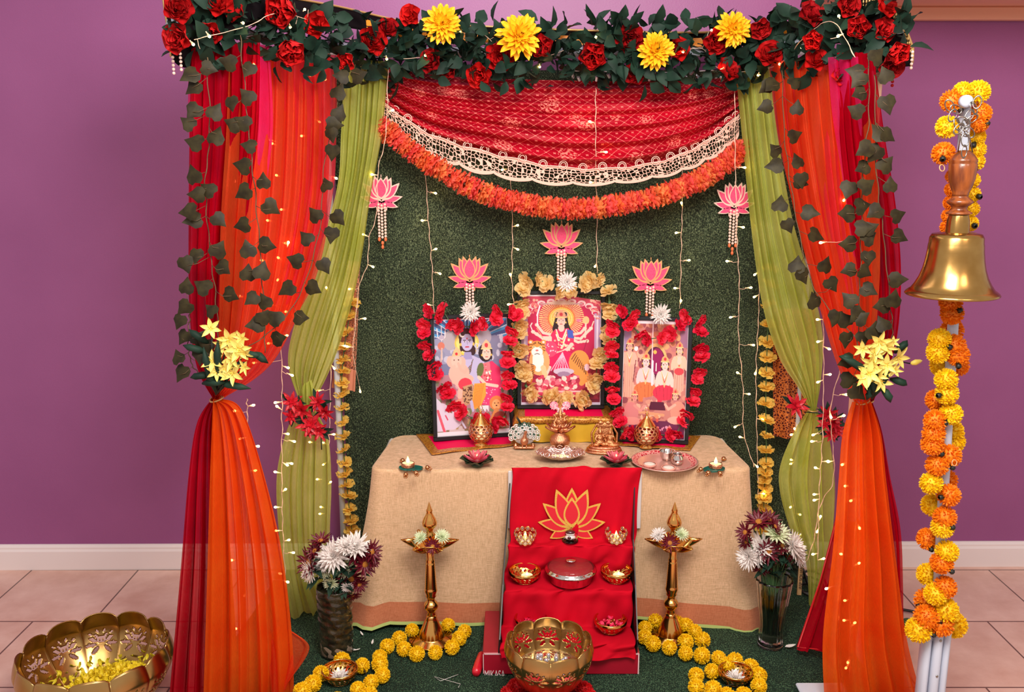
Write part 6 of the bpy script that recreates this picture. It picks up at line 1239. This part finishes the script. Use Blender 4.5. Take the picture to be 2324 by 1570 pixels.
small_bowl(SPt(1385, 1428, T1), 'pierced brass bowl of pink petals in plain view on the lowest step', 'petals', 'pierced brass bowls on the red steps')
small_bowl(PZ(772, 1543, .022), 'pierced brass bowl holding a white bloom, ringed by marigolds near the dark vase', 'mum', 'pierced brass bowls on the turf', 1.06)
small_bowl(PZ(1668, 1545, .022), 'pierced brass bowl holding a white bloom, ringed by marigolds near the clear vase', 'mum', 'pierced brass bowls on the turf', 1.0)
# covered steel casserole
c = SPt(1296, 1326, T2 - .002); c.y = 3.098; c.z = T2; th = thing('steel_casserole', c, 'covered steel dish with glass lid on the middle step', 'covered dish'); M = T(*c)
MB().lathe([(0, 0), (.072, 0), (.078, .004), (.08, .034), (.082, .036)], 44, M=M).build('body', 'steel', th); MB().lathe([(.08, .036), (.092, .038), (.094, .041), (.093, .046), (.086, .05), (.084, .053)], 44, M=M).build('rim', 'steel', th)
MB().lathe([(.084, .053), (.07, .063), (.04, .069), (0, .071)], 44, M=M).build('lid', 'lid', th, solid=.0012); MB().lathe([(0, .05), (.08, .05), (.08, .046), (0, .046)], 36, M=M).build('contents', 'redfelt', th)
MB().lathe([(0, .071), (.012, .072), (.02, .077), (.018, .08), (0, .081)], 24, M=M).build('knob', 'steel', th)
# red lighter lying at the carton's end
a = PZ(1068, 1520, .03); th = thing('gas_lighter', PZ(1085, 1510, .02), 'long lighter with red plastic handle and black shaft beside the crimson carton', 'lighter')
q0, q1, q2 = PZ(1080, 1528, .034), PZ(1094, 1482, .034), PZ(1116, 1396, .03)
MB().tube([q0, lerp(q0, q1, .1), lerp(q0, q1, .5), lerp(q0, q1, .9), q1], [.012, .0165, .0165, .014, .009], 12).build('handle', 'plastic', th); MB().tube([q1, q2], [.009, .006], 8).build('shaft', 'blackp', th)

# ================================================================== lobed urlis with lotus piercings
def urli(c, R0, H, n, label, nm, cells, rows, foot=.55, rz=0, tilt=0):
    th = thing(nm, c, label, 'urli bowl'); M = T(*c) @ RY(tilt) @ RZ(rz)
    def f(u, v):
        a = 2 * PI * u; lob = abs(sin(n * a / 2)) ** .5; r = R0 * (foot + (1.0 - foot) * sin(min(1, v * 1.0) * PI / 2 * 1.12)) * (1 + .035 * lob * (v * 1.4 if v < .7 else 1)) * (1 - .06 * max(0, v - .78) / .22); z = H * v + H * .10 * lob * v ** 4
        return (r * cos(a), r * sin(a), z)
    pw = 2 * PI * R0 / n
    def mk(u, v):
        x = ((u * n) % 1 - .5) * pw; y = (v - .50) * H * 1.1; s_ = pw * .98
        for an, d0, L, Wd in ((0, .13, .085, .03), (-28, .24, .10, .035), (28, .24, .10, .035), (-55, .27, .12, .042), (55, .27, .12, .042), (-84, .30, .15, .045), (84, .30, .15, .045), (-122, .22, .12, .045), (122, .22, .12, .045), (-14, .36, .05, .022), (14, .36, .05, .022), (-42, .42, .05, .022), (42, .42, .05, .022)):
            t = R(an); u_ = x * sin(t) + y * cos(t); w_ = x * cos(t) - y * sin(t)
            if ((u_ - d0 * s_) / (L * s_)) ** 2 + (w_ / (Wd * s_)) ** 2 < 1: return True
        return (abs(math.hypot(x, y - .12 * s_) - .085 * s_) < .026 * s_) and y > .06 * s_
    mb = MB(); mb.grid(f, n * cells, rows, True, mask=mk, M=M); mb.build('pierced_shell', 'urli', th, solid=.0022)
    mb = MB(); mb.disc(R0 * foot, 0.001, 48, M=M)
    mb.build('bottom', 'urli', th)
    mb = MB()
    for k in range(n): mb.tube([M @ Vector(f(k / n, v)) * 1.0 for v in [j / 8 for j in range(9)]], .0022, 6)
    mb.build('rib', 'urli', th); MB().tube([M @ Vector(f(i / (n * 8), 1)) for i in range(n * 8)], .0022, 6, closed=True).build('rim', 'urli', th); return th, M
uc = PZ(1246, 1452, .262); uc.z = .122; uth, uM = urli(uc, .140, .132, 9, 'gold lobed urli bowl with pierced lotuses in front of the red steps', 'gold_urli', 34, 50, foot=.68, rz=-10)
MB().lathe([(0, 0), (.085, 0), (.088, .01), (.04, .03), (.032, .06), (.045, .092), (.07, .1), (0, .1)], 36, M=T(uc.x, uc.y, .021)).build('pedestal', 'urli', uth)
MB().lathe([(0, .045), (.108, .045)], 40, M=uM).build('water', 'water', uth)
rr = random.Random(6); mb = MB()
for i in range(40): a, r = rr.uniform(0, 6.3), .07 * rr.random() ** .5; mb.ball(uM @ Vector((r * cos(a), r * sin(a), .05)), .008, 8, 6)
o = mb.build('crystals', 'paisley', uth); o['kind'] = 'stuff'
bc = PZ(214, 1474, .20); bc.z = .0; bth, bM = urli(bc, .238, .195, 12, 'large gold lobed urli bowl with yellow petals beside the crimson drape', 'petal_urli', 34, 56, foot=.6, rz=5)
MB().lathe([(0, .13), (.150, .13)], 48, M=bM).build('water', 'wax', bth) if False else None
mb = MB()
for i in range(3000):
    a, r = rr.uniform(0, 6.3), .205 * rr.random() ** .5; x, y = r * cos(a), r * sin(a); e_ = ((x - .055) / .135) ** 2 + ((y + .045) / .12) ** 2
    if e_ > 1 and rr.random() < .9: continue
    hgt = .05 + .055 * max(0, 1 - e_) ** .5 + .03 * (x > 0) * x / .2 + .014 * rr.random()
    mb.petal(bM @ T(x, y, hgt) @ RZ(rr.uniform(0, 360)) @ RX(rr.uniform(-25, 60)), .020, .013, .35, .3, 'rd', 3)
o = mb.build('petals', 'petaly', bth); o['kind'] = 'stuff'; MB().ball((.05, -.04, .058), (.10, .085, .042), 24, 12, M=bM).build('petal_bed', 'petaly', bth)

# ================================================================== brass oil lamps
def diya(px, py, label, fl):
    c = PZ(px, py, .021); th = thing('brass_oil_lamp', c, label, 'oil lamp', 'tall brass oil lamps on the turf'); M = T(*c)
    Hh = (P(px, 1138, c.y).z - c.z) / .508
    def L(p): return [(r, z * Hh) for r, z in p]
    MB().lathe(L([(0, .004), (.082, .0), (.086, .004), (.082, .009), (.05, .014), (.047, .02), (.044, .034), (.033, .056), (.024, .075), (.019, .085), (.02, .09), (.015, .094)]), 44, M=M).build('foot', 'brass', th)
    MB().lathe(L([(.015, .094), (.017, .10), (.013, .106), (.017, .113), (.026, .124), (.027, .134), (.022, .143), (.015, .148), (.014, .158), (.020, .166), (.018, .172), (.024, .186), (.0225, .194)] + [(.0215 - .0055 * k / 22 + (.0012 if k % 2 else 0), .196 + .092 * k / 22) for k in range(23)] + [(.0145, .29), (.017, .296), (.013, .303), (.015, .330), (.012, .345)]), 32, M=M).build('stem', 'brass', th)
    def dish(u, v):
        a = 2 * PI * u; sp = max(0, cos(6 * a)) ** 3; r = lerp(.012, .066 + .040 * sp, v); return (r * cos(a), r * sin(a), (.332 + .040 * v ** 1.8) * Hh)
    MB().grid(dish, 100, 10, True, M=M).build('dish', 'brass', th, solid=.0022)
    MB().lathe(L([(.012, .346), (.016, .352), (.011, .36), (.016, .37), (.012, .378), (.019, .388), (.013, .396), (.011, .404), (.015, .412), (.026, .424), (.027, .434), (.022, .448), (.013, .462), (.010, .472), (.012, .476), (.008, .484), (.004, .498), (0, .508)]), 32, M=M).build('finial', 'brass', th)
    out = []
    for (fx, fy, m, r, lb, cat, d) in fl:
        q = P(fx, fy, c.y - (.05 if m == 'm' else .01)); o = inst({'w': 'white_chrysanthemum', 'g': 'green_white_chrysanthemum', 'm': 'maroon_daisy'}[m], {'w': MUM_W, 'g': MUM_G, 'm': DAISY_M}[m], None, q, aim(d), r / ppm(c.y, q.z)); tag(o, lb, 'flower', 'blooms lying in the lamp dishes')
diya(980, 1452, 'tall brass oil lamp between the dark vase and the red steps', [(955, 1221, 'g', 19, 'pale bloom in lamp dish, lamp near the dark vase, vase side', 'f', (-.3, -.6, .8)), (1003, 1218, 'g', 20, 'pale bloom in lamp dish, lamp near the dark vase, steps side', 'f', (.3, -.6, .8)), (982, 1240, 'm', 20, 'maroon daisy at the front of the lamp dish near the dark vase', 'f', (0, -.9, .4))])
diya(1520, 1446, 'tall brass oil lamp between the red steps and the clear vase', [(1495, 1214, 'w', 20, 'pure white bloom in lamp dish beside the red steps, bell side lamp', 'f', (-.3, -.6, .8)), (1546, 1213, 'g', 19, 'greenish bloom in lamp dish on the clear vase side', 'f', (.3, -.6, .8)), (1520, 1232, 'm', 22, 'maroon daisy at the front of the lamp dish near the clear vase', 'f', (0, -.9, .4))])

# ================================================================== marigold garlands on the turf, and the ring of red pompoms
def pom_garland(pts, mesh_of, r, z, label, nm, grp, closed=False, ztop=None):
    W3 = [PZ(x, y, z + r * .8) for x, y in pts]; lo = W3[0].copy(); lo.z = z; th = thing(nm, lo, label, 'flower garland', grp); MB().tube(W3, .0018, 5).build('string', 'blackcal', th); rr = random.Random(len(pts))
    for i, p in enumerate(W3):
        inst('pompom', mesh_of(i), th, p + Vector((0, 0, r * .1)), (rr.uniform(0, 6), rr.uniform(0, 6), rr.uniform(0, 6)), r * rr.uniform(.93, 1.07))
    return th
GLp = [(1062, 1434), (1045, 1450), (1025, 1468), (986, 1482), (944, 1484), (912, 1472), (912, 1452), (936, 1432), (880, 1468), (862, 1492), (866, 1512), (868, 1535), (840, 1548), (820, 1520), (776, 1512), (730, 1528), (712, 1552), (690, 1572), (734, 1588), (774, 1584), (812, 1566), (838, 1574), (700, 1598)]
GLp = [(1054, 1434), (1017, 1420), (1042, 1450), (1026, 1470), (988, 1482), (946, 1485), (917, 1474), (935, 1432), (906, 1450), (879, 1468), (862, 1492), (862, 1508), (868, 1533), (842, 1550), (822, 1512), (776, 1500), (728, 1530), (710, 1553), (686, 1570), (700, 1592), (766, 1590), (812, 1566), (838, 1580)]
pom_garland(GLp, lambda i: POM_Y, .0285, .02, 'yellow marigold garland winding round the brass lamp and bowl by the dark vase', 'marigold_garland', 'marigold garlands on the turf')
GRp = [(1534, 1412), (1557, 1421), (1488, 1411), (1464, 1426), (1463, 1447), (1482, 1462), (1519, 1471), (1556, 1458), (1556, 1484), (1593, 1489), (1594, 1453), (1577, 1434), (1631, 1495), (1668, 1500), (1704, 1515), (1650, 1510), (1616, 1525), (1580, 1534), (1580, 1560), (1618, 1566), (1722, 1534), (1722, 1558), (1688, 1580), (1650, 1580)]
pom_garland(GRp, lambda i: POM_Y, .0285, .02, 'yellow marigold garland winding round the brass lamp and bowl by the clear vase', 'marigold_garland', 'marigold garlands on the turf')
RRp = [(uc.x + .128 * cos(a), uc.y + .10 * sin(a)) for a in [2 * PI * i / 15 for i in range(15)]]
th = thing('red_pompom_garland', (uc.x, uc.y, .02), 'fluffy red pompom garland ringed around the foot of the gold urli', 'flower garland')
MB().tube([(x, y, .045) for x, y in RRp], .002, 5, closed=True).build('string', 'blackcal', th)
for i, (x, y) in enumerate(RRp): inst('pompom', POM_R, th, (x, y, .052), (i, i * 2, i * 3), .035)

# ================================================================== vases of flowers
def vase_flowers(th, base, blooms, y, fill=None):
    mb = MB(); lf = MB(); rr = random.Random(int(base.x * 100))
    for (px, py, r, k, d) in blooms:
        q = P(px, py, y + rr.uniform(-.03, .02) - .02); tgt = base + Vector((rr.uniform(-.02, .02), rr.uniform(-.02, .02), 0)); neck = base + Vector(((q.x - base.x) * .35, (q.y - base.y) * .3, .22))
        mb.tube([crom([tgt, neck, q], i / 8) for i in range(9)], .0022, 5)
        nm, me = {'w': ('white_chrysanthemum', MUM_W), 'g': ('green_white_chrysanthemum', MUM_G), 'm': ('maroon_daisy', DAISY_M)}[k]
        inst(nm, me, th, q, aim(d) @ RZ(rr.uniform(0, 360)), r / ppm(y, q.z))
        for j in range(3): t = lerp(neck, q, rr.uniform(.2, .85)); leafshape(lf, T(*t) @ RZ(rr.uniform(0, 360)) @ RX(rr.uniform(-20, 50)), .06, .022)
    mb.build('stems', 'calyx', th); lf.build('leaves', 'leaf', th)
c = PZ(765, 1478, .021); th = thing('dark_vase', c, 'dark mossy glass vase of white and maroon chrysanthemums beside the orange drape', 'vase')
hh = P(765, 1330, c.y).z - c.z
def vs(u, v):
    a = 2 * PI * u; r = .056 + .007 * v + .0015 * sin(a * 9 + v * 26) + .0012 * sin(v * 60 + a * 2); return (c.x + r * cos(a), c.y + r * sin(a), c.z + hh * v)
MB().grid(vs, 60, 50, True).build('body', 'tinglass', th, solid=.003)
MB().lathe([(0, 0), (.055, 0), (.058, .006), (.0585, .042), (.057, .046), (0, .046)], 36, M=T(*c)).build('base', 'murk', th)
MB().disc(.058, hh * .9, 30, M=T(*c)).build('water', 'water', th)
bl = [(703, 1276, 34, 'm', (-.6, -.7, .4)), (728, 1228, 26, 'm', (-.1, -.3, 1)), (715, 1250, 24, 'm', (-.5, -.6, .8)), (757, 1262, 44, 'w', (-.1, -.8, .6)), (808, 1240, 38, 'w', (.2, -.6, .9)), (786, 1240, 30, 'w', (.1, -.5, 1)), (705, 1295, 30, 'w', (-.7, -.6, .2)), (730, 1282, 28, 'w', (-.4, -.8, .5)), (805, 1256, 30, 'm', (.1, -.8, .7)), (843, 1252, 28, 'm', (.8, -.6, .3)), (828, 1280, 30, 'm', (.5, -.9, .2)), (845, 1270, 24, 'm', (.9, -.5, .1)), (797, 1312, 32, 'm', (.1, -1, -.1)), (782, 1290, 26, 'g', (0, -.9, .5)), (752, 1322, 20, 'g', (-.2, -1, -.1)), (740, 1295, 20, 'g', (-.3, -.9, .3)), (788, 1330, 16, 'w', (.1, -.9, -.3)), (815, 1326, 22, 'm', (.5, -.8, -.2)), (800, 1350, 20, 'm', (.3, -.6, -.6)), (820, 1262, 22, 'm', (.3, -.7, .6))]
vase_flowers(th, c + Vector((0, 0, .05)), bl, c.y, None)
c = PZ(1748, 1462, .021); th = thing('glass_vase', c, 'clear cut glass vase of white and maroon chrysanthemums beside the altar cloth', 'vase'); hh = P(1752, 1312, c.y).z - c.z
def vg(u, v, s_=1.0):
    a = 2 * PI * u; r = lerp(.045, .064, v ** 2.2) - .006 * sin(PI * min(1, v * 1.6)) + (.0016 * cos(a * 14) if v > .04 else 0); r *= s_; return (c.x + r * cos(a), c.y + r * sin(a), c.z + hh * v)
MB().grid(vg, 112, 30, True).build('body', 'glass', th, solid=.004); MB().lathe([(0, .002), (.043, .002), (.043, .02), (0, .024)], 32, M=T(*c)).build('base', 'glass', th)
mb = MB(); mb.grid(lambda u, v: vg(u, .1 + .66 * v, .9), 48, 12, True); p_ = vg(0, .76, .9); mb.disc(p_[0] - c.x, hh * .76, 48, M=T(*c)); mb.build('water', 'water', th)
bl = [(1722, 1185, 32, 'm', (-.2, -.4, .9)), (1744, 1180, 28, 'm', (.2, -.5, .9)), (1692, 1208, 24, 'm', (-.8, -.5, .4)), (1758, 1195, 22, 'm', (.6, -.5, .6)), (1694, 1230, 20, 'm', (-.7, -.5, .6)), (1700, 1262, 34, 'w', (-.8, -.6, .2)), (1725, 1240, 36, 'w', (-.3, -.8, .6)), (1762, 1212, 34, 'g', (.1, -.5, 1)), (1798, 1238, 36, 'w', (.7, -.6, .5)), (1810, 1260, 28, 'w', (.9, -.6, .1)), (1780, 1236, 30, 'g', (.4, -.6, .8)), (1744, 1250, 30, 'm', (-.1, -1, .2)), (1775, 1238, 22, 'm', (.2, -.8, .5)), (1786, 1258, 26, 'm', (.4, -1, .1)), (1765, 1260, 18, 'w', (.1, -1, 0)), (1732, 1274, 24, 'm', (-.3, -1, -.1)), (1718, 1262, 26, 'w', (-.5, -.8, .2)), (1727, 1290, 20, 'm', (-.3, -.9, -.4)), (1790, 1272, 14, 'w', (.4, -.9, -.3))]
vase_flowers(th, c + Vector((0, 0, .05)), bl, c.y)

# ================================================================== hand bell on its stand
BY = 2.42
th = thing('pipe_stand', (P(2122, 1600, BY + .1).x, BY + .1, 0), 'white plastic pipe stand wrapped in marigolds, carrying the hand bell', 'stand')
p0 = P(2122, 1450, BY + .1); p1 = P(2192, 225, BY + .1); d = (p1 - p0); MB().tube([p0, lerp(p0, p1, .35), p1], .0145, 14).build('pole', 'pvc', th)
bx = P(2118, 1500, BY + .1); zt = P(2122, 1424, BY + .1).z; gz = P(2118, 1600, BY + .1).z
mb = MB()
for dx, w_ in ((-.028, .020), (0, .024), (.028, .020)): mb.box((bx.x + dx, BY + .1 - (.006 if dx == 0 else 0), zt / 2 + .004), (w_, .05, zt - .008), bev=.008)
mb.build('socket', 'pvc', th)
for yy in (1457, 1538): q = P(2122, yy, BY + .06); MB().ball((bx.x, BY + .068, q.z), (.004, .002, .004), 8, 6).build('screw', 'chrome', th)
MB().box((bx.x, BY + .1, .012), (.5, .10, .024), bev=.004).build('foot_plank', 'pvc', th)
top = P(2195, 230, BY - .04); MB().tube([P(2199, 233, BY + .12), top], .0125, 14).build('arm', 'pvc', th)
MB().lathe([(0, .008), (.008, .007), (.0148, .003), (.016, -.002), (.016, -.014), (.0125, -.016)], 22, M=T(*top) @ RX(90)).build('end_cap', 'pvc', th)
# bell
bp = P(2160, 668, BY); tp_ = P(2189, 340, BY); ax = (tp_ - bp); Lb = ax.length; Mb = T(*bp) @ aim(ax); rb = 99 / ppm(BY, bp.z)
th = thing('hand_bell', bp, 'large brass hand bell with turned wooden handle hanging from the stand', 'hand bell'); k = Lb / .42
hb = (P(2168, 530, BY) - bp).length
prof = [(.985, .0), (1.0, .01), (.98, .03), (.93, .06), (.90, .075), (.885, .08), (.80, .17), (.72, .28), (.655, .42), (.615, .56), (.585, .72), (.575, .82), (.565, .84), (.56, .93), (.52, .985), (.42, 1.0), (.24, 1.01), (.22, 1.02)]
MB().lathe([(r * rb, z * hb) for r, z in prof], 64, M=Mb).build('bell_cup', 'bell', th, solid=.003)
h2 = (P(2178, 500, BY) - bp).length; MB().lathe([(.25 * rb, hb * 1.0), (.24 * rb, h2 * .99), (.21 * rb, h2 * 1.06), (.2 * rb, h2 * 1.1), (0, h2 * 1.1)], 32, M=Mb).build('ferrule', 'bell', th)
h0 = h2 * 1.08; hl = Lb - h0; wp = [(0, 0), (.020, 0), (.0235, .01), (.0235, .03), (.016, .06), (.0135, .09), (.015, .13), (.022, .17), (.0245, .20), (.020, .23), (.0145, .27), (.0135, .30), (.0155, .305), (.014, .33), (.019, .42), (.0235, .55), (.025, .68), (.0255, .78), (.024, .80), (.0255, .82), (.024, .86), (.018, .93), (.01, .99), (0, 1.0)]
hs = .98
MB().lathe([(r * hs * 1.38, h0 + z * hl) for r, z in wp], 32, M=Mb).build('handle', 'wood', th)
MB().ball(bp + Vector((0, .0, -.004)), (.016, .016, .014), 12, 8).build('clapper', 'blackp', th)
# chain looping over the arm
th = thing('steel_chain', P(2189, 330, BY - .03), 'steel link chain holding the bell handle on the white pipe arm', 'chain'); ends = [(2155, 240, 30), (2162, 262, -20), (2172, 282, 20), (2185, 275, 60), (2200, 262, -30), (2210, 245, 30), (2218, 232, -10), (2176, 292, -40), (2186, 300, 60), (2192, 282, 0), (2190, 318, 8), (2188, 344, 0), (2200, 300, 40), (2170, 248, 60), (2206, 270, -60)]
LK = MB().grid(lambda u, v: ((.011 + .0016 * cos(2 * PI * v)) * cos(2 * PI * u) * .85, (.011 + .0016 * cos(2 * PI * v)) * sin(2 * PI * u) * 1.4, .0016 * sin(2 * PI * v)), 22, 6, True).mesh('link', ['chrome'])
for i, (x, y, a) in enumerate(ends): inst('link', LK, th, P(x, y, BY - .045 - .004 * (i % 4)), RX(90) @ RZ(a) @ RY(25 * (i % 3 - 1)))
for x in (2174, 2207): MB().tube([P(x, 345, BY - .0), P((x + 2190) / 2, 300, BY - .02)], .0016, 5).build('wire_clip', 'chrome', th)
# marigolds wound round pole and arm
PG = [('Y', 2219, 209, 25), ('O', 2160, 229, 24), ('Y', 2185, 207, 20), ('O', 2225, 258, 23), ('Y', 2150, 288, 24), ('O', 2141, 348, 24), ('O', 2222, 280, 20), ('Y', 2216, 311, 19), ('Y', 2217, 339, 19), ('Y', 2214, 367, 19), ('Y', 2206, 409, 17), ('Y', 2207, 441, 17), ('Y', 2204, 474, 17), ('Y', 2202, 507, 17), ('O', 2163, 400, 16), ('O', 2161, 430, 16), ('O', 2158, 460, 16), ('O', 2154, 490, 16), ('O', 2151, 515, 16)]
PG += [(k, 2020 + x / 1.707, 650 + y / 1.707, 24 + (3 if y > 1200 else 0)) for x, y, k in [(235, 60, 'O'), (240, 105, 'O'), (240, 170, 'O'), (248, 228, 'O'), (262, 265, 'O'), (260, 305, 'O'), (192, 205, 'Y'), (185, 255, 'Y'), (200, 305, 'Y'), (218, 360, 'Y'), (220, 415, 'Y'), (182, 440, 'O'), (235, 493, 'Y'), (175, 520, 'O'), (240, 560, 'Y'), (168, 570, 'O'), (165, 612, 'O'), (245, 600, 'Y'), (232, 655, 'O'), (182, 692, 'O'), (215, 750, 'O'), (160, 762, 'Y'), (228, 808, 'O'), (165, 847, 'Y'), (212, 893, 'O'), (203, 932, 'Y'), (148, 977, 'O'), (220, 1027, 'Y'), (200, 1070, 'O'), (148, 1115, 'Y'), (213, 1165, 'O'), (176, 1192, 'Y'), (145, 1217, 'O'), (215, 1255, 'Y'), (142, 1280, 'O'), (248, 1310, 'Y'), (195, 1307, 'O'), (110, 1330, 'Y')]]
lo = P(2130, 1430, BY + .05); th = thing('marigold_garland', lo, 'orange and yellow marigold pompom garland spiralling round the white pipe stand', 'flower garland'); rr = random.Random(9); pts3 = []
for i, (k_, x, y, r) in enumerate(PG):
    dp = BY + .1 + (.055 if i in (7, 8, 9, 10, 11, 12, 13, 14, 15, 16, 17, 18) else (-.03 if i % 3 else .035)) * (1 if i > 6 else .6); q = P(x, y, dp); pts3.append(q)
    inst('pompom', POM_Y if k_ == 'Y' else POM_O, th, q, (rr.uniform(0, 6), rr.uniform(0, 6), rr.uniform(0, 6)), r / ppm(dp, q.z) * 1.1)
    if i % 2: MB().lathe([(0, 0), (.006, .0), (.0085, .012), (.004, .016)], 7, M=T(*q) @ aim((rr.uniform(-1, 1), -.5, rr.uniform(-1, 0))) @ T(0, 0, r / ppm(dp, q.z) * .85)).build('calyx', 'blackcal', th)
s3 = sorted(pts3[19:], key=lambda p: -p.z); MB().tube(s3, .0014, 4).build('string', 'blackcal', th)
for (x, y, ty) in ((2138, 381, 0), (2166, 1050, 1)): q = P(x, y, BY + .03); MB().torus(.0085, .0014, 18, 5, M=T(*q) @ RX(75) @ RY(20)).build('end_loop', 'lotusgold', th)

# ================================================================== odds and ends
c = P(1818, 1340, 3.55); th = thing('pine_batten', PZ(1818, 1352, .02), 'raw pine batten with black stencilled letters standing beside the backdrop', 'wooden batten'); y_ = 3.5
q0 = PZ(1813, 1348, .02); q1 = P(1824, 1190, q0.y + .0); MB().tube([q0, q1], .012, 4).build('batten', 'plywood', th, smooth=False)
text('ASP SQUARES', (q0.x + .006, q0.y - .016, q0.z + .03), .020, 'inkb', th, rot=(PI / 2, -PI / 2, 0), sx=1)
mb = MB(); qq = [PZ(1822, 1290, .1), PZ(1836, 1330, .03), PZ(1850, 1352, .026), PZ(1880, 1345, .01), PZ(1960, 1370, .008), PZ(2060, 1385, .012), PZ(2085, 1392, .008), PZ(2120, 1400, .008)]
mb.tube([crom(qq, i / 40) for i in range(41)], .0055, 8); o = mb.build('power_cable', 'blackp'); tag(o, 'black power cable curling on the floor behind the drapes and stand', 'cable')
mb = MB(); [mb.torus(.045 + .006 * k, .0045, 24, 6, M=T(*PZ(1838 + 3 * k, 1335 - 5 * k, .03 + .01 * k)) @ RX(20 * k)) for k in range(3)]; o = mb.build('cable_coil', 'blackp'); tag(o, 'coiled black cable behind the lime drape and the clear vase', 'cable')
q = P(2058, 1400, 3.1); mb = MB(); mb.ball(PZ(2060, 1420, .03), (.03, .03, .03), 10, 8); o = remesh(mb.build('drape_weight', 'calyx'), .004); tag(o, 'small olive green weight at the foot of the orange drape near the bell', 'weight')
q0 = PZ(1812, 1564, .018); mb = MB(); mb.box((q0.x + .075, q0.y - .04, .026), (.16, .12, .012), bev=.004); tag(mb.build('white_tray', 'pvc', smooth=False), 'white plastic tray corner at the foot of the orange drape by the glass vase', 'tray')
PT = MB(); PT.petal(I4, .034, .009, .2, .1, 'pt', 4); PTm = PT.mesh('petal', ['wflower'])
for (x, y, a, lb) in ((832, 1428, 60, 'long thin white petal on turf nearest the lamp by the dark vase'), (824, 1442, 30, 'curled white petal on turf midway from dark vase to brass lamp'), (844, 1462, 0, 'upright lying white petal on turf just above the marigolds'), (808, 1474, 90, 'white petal lying flat closest to the foot of the dark vase'), (818, 1472, 130, 'tilted white petal beside the one closest to the dark vase')):
    o = inst('white_petal', PTm, None, PZ(x, y, .028), (0, .1, R(a)), .9); tag(o, lb, 'petal', 'white petals fallen on the turf')
o = inst('fallen_petal', PTm, None, PZ(1782, 1468, .028), (0, 0, R(-75)), (2.2, 1.3, 1)); tag(o, 'large white petal on turf at the foot of the clear vase', 'petal')
mb = MB(); mb.tube([PZ(1040, 1530, .024), PZ(1000, 1545, .024), PZ(985, 1535, .024), PZ(1045, 1552, .024), PZ(1040, 1560, .024)], .0008, 4); tag(mb.build('loose_thread', 'wflower'), 'loose white thread on the turf beside the lighter handle', 'thread')
MB_done = True
